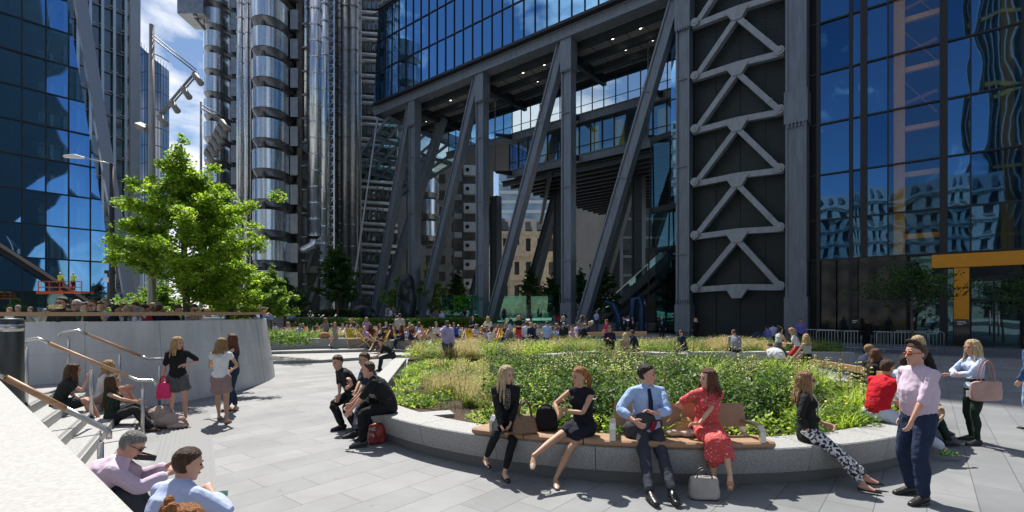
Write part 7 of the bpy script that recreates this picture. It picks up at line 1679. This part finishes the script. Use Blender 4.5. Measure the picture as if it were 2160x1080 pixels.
# masts with spotlights
MASTG = noisy('lamp_housing_grey', (.20, .20, .20), .6, .1, var=.1)
def mast(label, px, Y, ytop, r, ax, arm, n_sp, zb, flip=1):
    base = gp(px, Y, zb); top = at(px, ytop, Y); T = root('lighting_mast', tuple(base), label, 'lighting mast')
    m = MB(); m.tube([base, V((base.x, base.y, zb+.02)), V((base.x, base.y, (zb+top.z)/2)), V((base.x, base.y, top.z))], [r*1.05, r*1.05, r*.85, r*.6], n=16); m.build('pole', noisy('mast_steel', (.30, .29, .285), .4, .5, var=.05), T, True)
    a, b_, c = [at(x, y, Y) for x, y in arm]     # upper fixing, outer tip, lower fixing
    m = MB(); sc = Y/16.0
    for d in (-.06*sc, .06*sc):
        m.tube([a+V((0, d, 0)), b_+V((0, d, 0))], .022*sc, n=8); m.tube([a+V((0, d, .12*sc)), b_+V((0, d, .1*sc))], .016*sc, n=8)
    m.tube([b_, c], .038*sc, n=8); m.tube([b_+V((.05, .08*sc, 0)), c+V((.05, .08*sc, 0))], .025*sc, n=8)
    m.build('arm_frame', MASTG, T, True)
    for i in range(n_sp):
        p = b_.lerp(c, .04+.92*i/max(1, n_sp-1)); d = V((.62, -.3, -.72)).normalized()
        s_ = MB(); s_.tube([p+d*.02, p+d*.10*sc, p+d*.32*sc, p+d*.52*sc], [.05*sc, .10*sc, .085*sc, .095*sc], n=14); s_.tube([p-d*.06*sc, p+d*.05*sc], .03*sc, n=8); s_.build('spotlight', MASTG, T, True)
    if n_sp == 4:
        p = at(300, 268, Y); m = MB(); m.box(p, (.32, .22, .16), rot=Euler((R(30), R(25), 0)).to_matrix()); m.tube([p, at(318, 262, Y)], .03, n=6); m.build('floodlight', MASTG, T)
mast('tall grey lighting mast with four spotlights, rising out of the plane tree', 320, 15.5, 52, .115, None, [(324, 82), (412, 152), (332, 246)], 4, UP)
mast('more distant slim dark red lighting mast with a row of small spotlights', 424, 34, 215, .11, None, [(427, 230), (466, 250), (432, 322)], 6, UP)
# street lamp
T = root('street_lamp', tuple(gp(236, 24, UP)), 'street lamp with a pale oval head reaching left before the finned slab', 'street lamp')
m = MB(); a = gp(236, 24, UP); m.tube([a, at(236, 500, 24), at(236, 345, 24)], [.13, .11, .10], n=12); m.build('pole', BLACK, T, True)
m = MB(); m.tube([at(236, 346, 24), at(176, 333, 24)], .035, n=8); m.build('arm', METALD, T, True)
m = MB(); m.loft([at(177, 333, 24), at(160, 330, 24), at(138, 330, 24)], [(.10, .05), (.17, .10), (.12, .07)], (0, 1, 0), n=14); m.build('lamp_head', noisy('lamp_white', (.62, .62, .60), .4), T, True)
# oval mirror / sign with camera
T = root('oval_sign', tuple(gp(231, 26, UP)), 'small white oval sign on a black post with a camera on top', 'sign')
m = MB(); m.tube([gp(231, 26, UP), at(231, 575, 26)], .10, n=10); m.build('post', BLACK, T, True)
m = MB(); q = at(230, 590, 25.8); m.sphere(q, (.23, .05, .13), 18, 10); m.build('oval_panel', WHITE, T, True)
m = MB(); m.box(at(232, 574, 25.9), (.35, .3, .16)); m.sphere(at(234, 578, 25.7), .09); m.build('camera', BLACK, T)
# scissor lift with two workers
T = root('scissor_lift', tuple(gp(128, 46, UP)), 'orange scissor lift platform raised before the blue glass', 'lift')
def lp(px, py, Y=46): return at(px, py, Y)
m = MB()
for Y in (46, 47.3):
    for y in (594, 606): m.tube([lp(81, y, Y), lp(172, y, Y)], .05, n=6)
    for px in (81, 104, 126, 149, 172): m.tube([lp(px, 594, Y), lp(px, 617, Y)], .04, n=6)
for px in (81, 172): m.tube([lp(px, 594, 46), lp(px, 594, 47.3)], .05, n=6); m.tube([lp(px, 606, 46), lp(px, 606, 47.3)], .05, n=6)
m.build('guard_rail', ORANGE, T)
m = MB(); a, b_ = lp(81, 616), lp(172, 616); m.box(((a.x+b_.x)/2, 46.65, a.z), (b_.x-a.x, 1.5, .14)); m.box(((a.x*.7+b_.x*.3), 45.9, a.z-.06), (2.5, .1, .26)); m.build('platform', ORANGE, T)
m = MB()
for k in range(2): z0 = UP+.8+.55*k; m.beam((a.x+.8, 46.2, z0), (b_.x-.8, 46.2, z0+.5), .12, .1); m.beam((b_.x-.8, 46.1, z0), (a.x+.8, 46.1, z0+.5), .12, .1)
m.build('scissor_arms', base_mat('lift_blue', (.03, .12, .3), .5), T)
m = MB(); m.box(((a.x+b_.x)/2, 46.6, UP+.45), (3.2, 1.3, .6)); m.build('chassis', ORANGE, T)
for k, px in enumerate((126, 154)):
    hv = cloth((.55, .75, .05)); P, J = person('worker in yellow vest and white helmet at the %s of the orange lift' % ('middle' if k == 0 else 'right side'), lp(px, 614, 46.4), 0, dict(top=('tee', (.55, .75, .05), .3), bottom=('trousers', BLK, 1.9), hair='crop', hc='white', vox=.022, hR=(.15, .4, 1.2), hL=(-.15, .4, 1.2)), None, True)
# barrier walls & planters in the left distance
for i, (px0, px1, Y, mt_, nm, lb) in enumerate([(30, 75, 24, GRAN, 'road_block', 'grey concrete block beside the motorcycles'), (80, 118, 23, GRAN, 'road_block', 'grey concrete block behind the black lettered tee'), (48, 62, 22.5, ORANGE, 'road_barrier', 'orange plastic barrier by the man in black'), (70, 82, 22.8, ORANGE, 'road_barrier', 'orange plastic barrier left of the lettered tee'), (238, 262, 22, ORANGE, 'road_barrier', 'orange red barrier below the oval sign')]):
    m = MB(); a, b_ = gp(px0, Y, UP), gp(px1, Y, UP); m.add([(a.x, Y, UP), (b_.x, Y, UP), (b_.x, Y+.5, UP), (a.x, Y+.5, UP), (a.x, Y+.12, UP+.95), (b_.x, Y+.12, UP+.95), (b_.x, Y+.38, UP+.95), (a.x, Y+.38, UP+.95)], [(3, 2, 1, 0), (4, 5, 6, 7), (0, 1, 5, 4), (2, 3, 7, 6), (1, 2, 6, 5), (0, 4, 7, 3)])
    set_props(m.build(nm, mt_, loc=((a.x+b_.x)/2, Y, UP), bevel=.03), lb, 'barrier')
m = MB(); T = root('taxi_row', (0, 0, 0), 'x', 'x') if False else None
# terrace tables
for i, (px, Y, lb) in enumerate([(305, 14.2, 'round timber terrace table top left of the grey mast'), (345, 14.6, 'round timber terrace table right of the grey mast'), (480, 14.9, 'timber terrace table behind the white-tee man')]):
    q = gp(px, Y, UP); T = root('terrace_table', tuple(q), lb, 'table'); m = MB(); m.tube([q+V((0, 0, 1.42)), q+V((0, 0, 1.46))], .55, n=30); m.build('table_top', PINE, T); m = MB(); m.tube([q, q+V((0, 0, 1.42))], .05, n=10); m.tube([q, q+V((0, 0, .03))], .25, n=16); m.build('pedestal', FRAMED, T, True)
# parked vans and cars in the far street
def car(label, px, Y, col, L_=4.4, H_=1.45, van=False, yaw=0):
    m_ = base_mat('car_paint', col, .25, .3); q = gp(px, Y, UP); T = empty('parked_van' if van else 'parked_car', q, label, 'van' if van else 'car'); T.rotation_euler.z = R(yaw)
    if van: prof = [(-L_/2, .3), (L_/2, .3), (L_/2, .95), (L_/2-.5, 1.15), (L_/2-1.1, H_), (-L_/2+.05, H_)]
    else: prof = [(-L_/2, .3), (L_/2, .3), (L_/2, .72), (L_/2-1.0, .88), (L_/2-1.7, H_), (-L_/2+.9, H_), (-L_/2+.15, .95)]
    m = MB(); m.extrude(prof, V((0, .85, 0)), (1, 0, 0), (0, 0, 1), 1.7); m.build('body', m_, T, bevel=.06)
    m = MB()
    for sy in (-.872, .872): m.box((.1, sy, H_-.30), (L_*.45, .01, .30))
    m.build('window', BLACKG, T)
    for x in (-L_*.31, L_*.31):
        for y in (-.8, .8): m = MB(); m.tube([(x, y-.1, .32), (x, y+.1, .32)], .32, n=18); w = m.build('wheel', BLACK, T, True); m = MB(); m.tube([(x, y-.11, .32), (x, y+.11, .32)], .17, n=12); m.build('rim', METALD, w)
car('dark blue car far off behind the grey mast', 372, 44, (.02, .04, .12)); car('red car far off under the plane tree', 515, 48, (.4, .02, .02), yaw=8); car('white van far off left of the plane tree trunk', 300, 50, (.6, .6, .6), 5, 2.1, True); car('black taxi far off under the small tree', 450, 46, (.02, .02, .02), 4.6, 1.75)
# motorcycles
def motorbike(col):
    T = empty('motorcycle', (0, 0, 0), 'x', 'motorcycle', 'motorcycles parked beyond the bollard'); pm = noisy('bike_paint', col, .25, .2, var=.05)
    for x in (-.68, .68):
        m = MB(); pts = [V((x+.29*math.cos(a), 0, .30+.29*math.sin(a))) for a in np.linspace(0, 2*math.pi, 19)]; m.tube(pts, .05, n=7, cap=False); w = m.build('wheel', BLACK, T, True); m = MB(); m.tube([(x, -.03, .3), (x, .03, .3)], .20, n=14); m.build('rim', METALD, w)
    m = MB(); m.loft([(-.75, 0, .80), (-.35, 0, .74), (0, 0, .80), (.28, 0, .86), (.40, 0, .78)], [(.10, .05), (.13, .08), (.15, .13), (.15, .15), (.08, .08)], (0, 1, 0), n=12); m.loft([(.55, 0, .62), (.62, 0, .85), (.48, 0, 1.05)], [(.14, .08), (.19, .12), (.12, .05)], (0, 1, 0), n=12); m.build('fairing', pm, T, True)
    m = MB(); m.loft([(-.55, 0, .86), (-.25, 0, .80), (.02, 0, .86)], [(.12, .04), (.14, .05), (.10, .04)], (0, 1, 0)); m.build('saddle', BLACK, T, True)
    m = MB(); m.box((.05, 0, .42), (.45, .26, .34)); m.tube([(-.1, .15, .3), (-.85, .17, .42)], .05, n=8); m.tube([(.68, .07, .3), (.45, .08, .98)], .025, n=6); m.tube([(.68, -.07, .3), (.45, -.08, .98)], .025, n=6); m.build('engine', METALD, T)
    m = MB(); m.tube([(.30, -.36, 1.04), (.44, -.2, 1.02), (.44, .2, 1.02), (.30, .36, 1.04)], .017, n=6); m.sphere((.36, .42, 1.16), (.02, .06, .04)); m.sphere((.36, -.42, 1.16), (.02, .06, .04)); m.build('handlebar', BLACK, T)
    m = MB(); m.quad((.60, -.14, 1.0), (.60, .14, 1.0), (.42, .10, 1.28), (.42, -.10, 1.28)); m.build('windscreen', GLASST, T)
    return T
protob = [motorbike((.02, .02, .022)), motorbike((.45, .02, .02)), motorbike((.5, .5, .5))]
bl = ['black motorcycle', 'red motorcycle', 'silver motorcycle']
bs = [(52, 11.2, 0), (66, 12.2, 1), (47, 13.4, 2), (80, 13.8, 0), (58, 15.3, 0), (98, 15.8, 2), (30, 17, 1), (75, 17.8, 0), (110, 18.3, 1), (45, 19.5, 2), (92, 20, 0)]
used_b = set()
for i, (px, Y, k) in enumerate(bs):
    o = protob[k] if k not in used_b else copy_tree(protob[k]); used_b.add(k); o.location = gp(px, Y, UP); o.rotation_euler = (0, R(0), R(60+10*math.sin(i*3))); o['label'] = bl[k]+' in the row parked beyond the bollard'; o['group'] = bl[k]+'s parked beyond the bollard'
# bronze sculptures
BRZ = noisy('dark_bronze', (.03, .04, .045), .3, .7, var=.4, scale=2)
def sculpt(label, base, blobs):
    m = MB(); b = V(base)
    for c, r_ in blobs: m.sphere(b+V(c), r_, 18, 12)
    o = m.build('bronze_sculpture', BRZ, loc=tuple(b)); remesh(o, .07, 4); set_props(o, label, 'sculpture')
sculpt('tall smooth dark bronze sculpture left of the first upright column', gp(857, 50, .9), [((0, 0, 1.2), (.95, .7, 1.6)), ((.35, 0, 2.4), (.7, .55, 2.0)), ((-.25, 0, 3.4), (.75, .6, 1.5)), ((.15, 0, 4.1), (.7, .6, 1.0)), ((-.5, 0, 1.8), (.55, .5, 1.8))])
sculpt('low arched dark bronze sculpture left of the raking column foot', gp(755, 48, .9), [((-.8, 0, .7), (.9, .6, .8)), ((.5, 0, 1.1), (1.2, .6, .9)), ((1.4, 0, .6), (.7, .6, .7))])
m = MB(); b = gp(1320, 48, .3); 
for pts in ([(-2.0, 0, 2.9), (-1.2, 0, 2.6), (-.7, 0, 1.4), (-.5, 0, 0)], [(.6, 0, 0), (.6, 0, 1.8), (.7, 0, 3.1), (1.2, 0, 3.2), (1.5, 0, 2.4), (1.5, 0, 0)]): m.tube([b+V(p) for p in pts], [.22, .28, .34, .36, .36, .34][:len(pts)], n=14)
o = m.build('blue_tube_sculpture', noisy('deep_blue_bronze', (.015, .05, .12), .25, .4), loc=tuple(b)); remesh(o, .05, 3); set_props(o, 'dark blue tubular sculpture before the rear column', 'sculpture')
# timber bench behind the beds
T = root('rear_bench', tuple(gp(1300, 27.8, 0)), 'timber bench with low back between the beds and the walking suits', 'bench'); m = MB(); m.beam(gp(1236, 27.7, .98), gp(1364, 27.7, 1.02), .12, .22); m.build('backrest', PINE, T); m = MB(); m.beam(gp(1236, 28.1, .62), gp(1364, 28.1, .62), .5, .08); m.build('seat', PINE, T); m = MB(); m.beam(gp(1238, 28.1, .3), gp(1362, 28.1, .3), .4, .55); m.build('base', GRAN, T)
# glass screens below the block
for i, (px0, px1, Y) in enumerate([(930, 1010, 56), (1040, 1110, 58), (1120, 1180, 60)]):
    m = MB(); a, b_ = gp(px0, Y, .95), gp(px1, Y, .95); m.box(((a.x+b_.x)/2, Y, 2.5), (b_.x-a.x, .03, 3.1)); o = m.build('glass_screen', glass_mat('green_screen', (.5, .7, .65), .12, (.45, .8, .72)), loc=((a.x+b_.x)/2, Y, .95)); set_props(o, ['tall green glass screen left of the second column', 'green glass screen in front of the stone building', 'green glass screen right of the dark tree'][i], 'screen')
bake_remesh()
for o in list(bpy.data.objects):
    if '_base' in o: del o['_base']
# ================================================================ sky, sun, camera
SUN_AZ = math.atan2(-.40, 1.0)   # towards the sun, from +Y
SUN_EL = R(57)
w = bpy.data.worlds.new('World'); scene.world = w; w.use_nodes = True; n, l = w.node_tree.nodes, w.node_tree.links
bg = n['Background']; sky = n.new('ShaderNodeTexSky'); sky.sky_type = 'NISHITA'; sky.sun_disc = False; sky.sun_elevation = SUN_EL; sky.sun_rotation = SUN_AZ; sky.air_density = 1.0; sky.dust_density = .15; sky.ozone_density = 3.0
tc = n.new('ShaderNodeTexCoord'); mp = n.new('ShaderNodeMapping'); mp.inputs['Scale'].default_value = (1, 1, 2.2); mp.inputs['Location'].default_value = (.35, .2, .1); l.new(tc.outputs['Generated'], mp.inputs['Vector'])
nz = n.new('ShaderNodeTexNoise'); nz.inputs['Scale'].default_value = 2.6; nz.inputs['Detail'].default_value = 10; nz.inputs['Roughness'].default_value = .56; nz.inputs['Distortion'].default_value = .25; l.new(mp.outputs['Vector'], nz.inputs['Vector'])
dt = n.new('ShaderNodeVectorMath'); dt.operation = 'DOT_PRODUCT'; dt.inputs[1].default_value = (-.42, .84, .30); l.new(tc.outputs['Generated'], dt.inputs[0])
mr = n.new('ShaderNodeMapRange'); mr.inputs['From Min'].default_value = -.2; mr.inputs['From Max'].default_value = 1; mr.inputs['To Min'].default_value = -.05; mr.inputs['To Max'].default_value = .07; l.new(dt.outputs['Value'], mr.inputs['Value'])
ad = n.new('ShaderNodeMath'); ad.operation = 'ADD'; l.new(nz.outputs['Fac'], ad.inputs[0]); l.new(mr.outputs[0], ad.inputs[1])
cr = n.new('ShaderNodeValToRGB'); cr.color_ramp.elements[0].position = .50; cr.color_ramp.elements[1].position = .60; l.new(ad.outputs[0], cr.inputs['Fac'])
mx = n.new('ShaderNodeMix'); mx.data_type = 'RGBA'; mx.inputs['B'].default_value = (10.5, 10.7, 11.2, 1); l.new(cr.outputs['Color'], mx.inputs['Factor']); l.new(sky.outputs['Color'], mx.inputs['A']); l.new(mx.outputs['Result'], bg.inputs['Color'])
bg.inputs['Strength'].default_value = .076
s = bpy.data.lights.new('sun', 'SUN'); s.energy = 5.0; s.angle = R(.55); s.color = (1.0, .955, .88); so = bpy.data.objects.new('sun', s); COL.objects.link(so)
d = V((math.sin(SUN_AZ)*math.cos(SUN_EL), math.cos(SUN_AZ)*math.cos(SUN_EL), math.sin(SUN_EL))); so.rotation_euler = d.to_track_quat('Z', 'Y').to_euler(); so.location = (0, 0, 120)
c = bpy.data.cameras.new('camera'); co = bpy.data.objects.new('camera', c); COL.objects.link(co); co.location = (0, 0, EYE); co.rotation_euler = (R(90), 0, 0)
c.sensor_width = 36; c.lens = 36*FPX/2160; c.shift_y = (HY-540)/2160; c.clip_start = .05; c.clip_end = 3000; scene.camera = co
scene.view_settings.view_transform = 'Standard'; scene.view_settings.look = 'None'; scene.view_settings.exposure = .55; scene.view_settings.gamma = 1
scene.render.resolution_x = 1024; scene.render.resolution_y = 512
scene.cycles.max_bounces = 8; scene.cycles.transparent_max_bounces = 12; scene.cycles.sample_clamp_indirect = 6
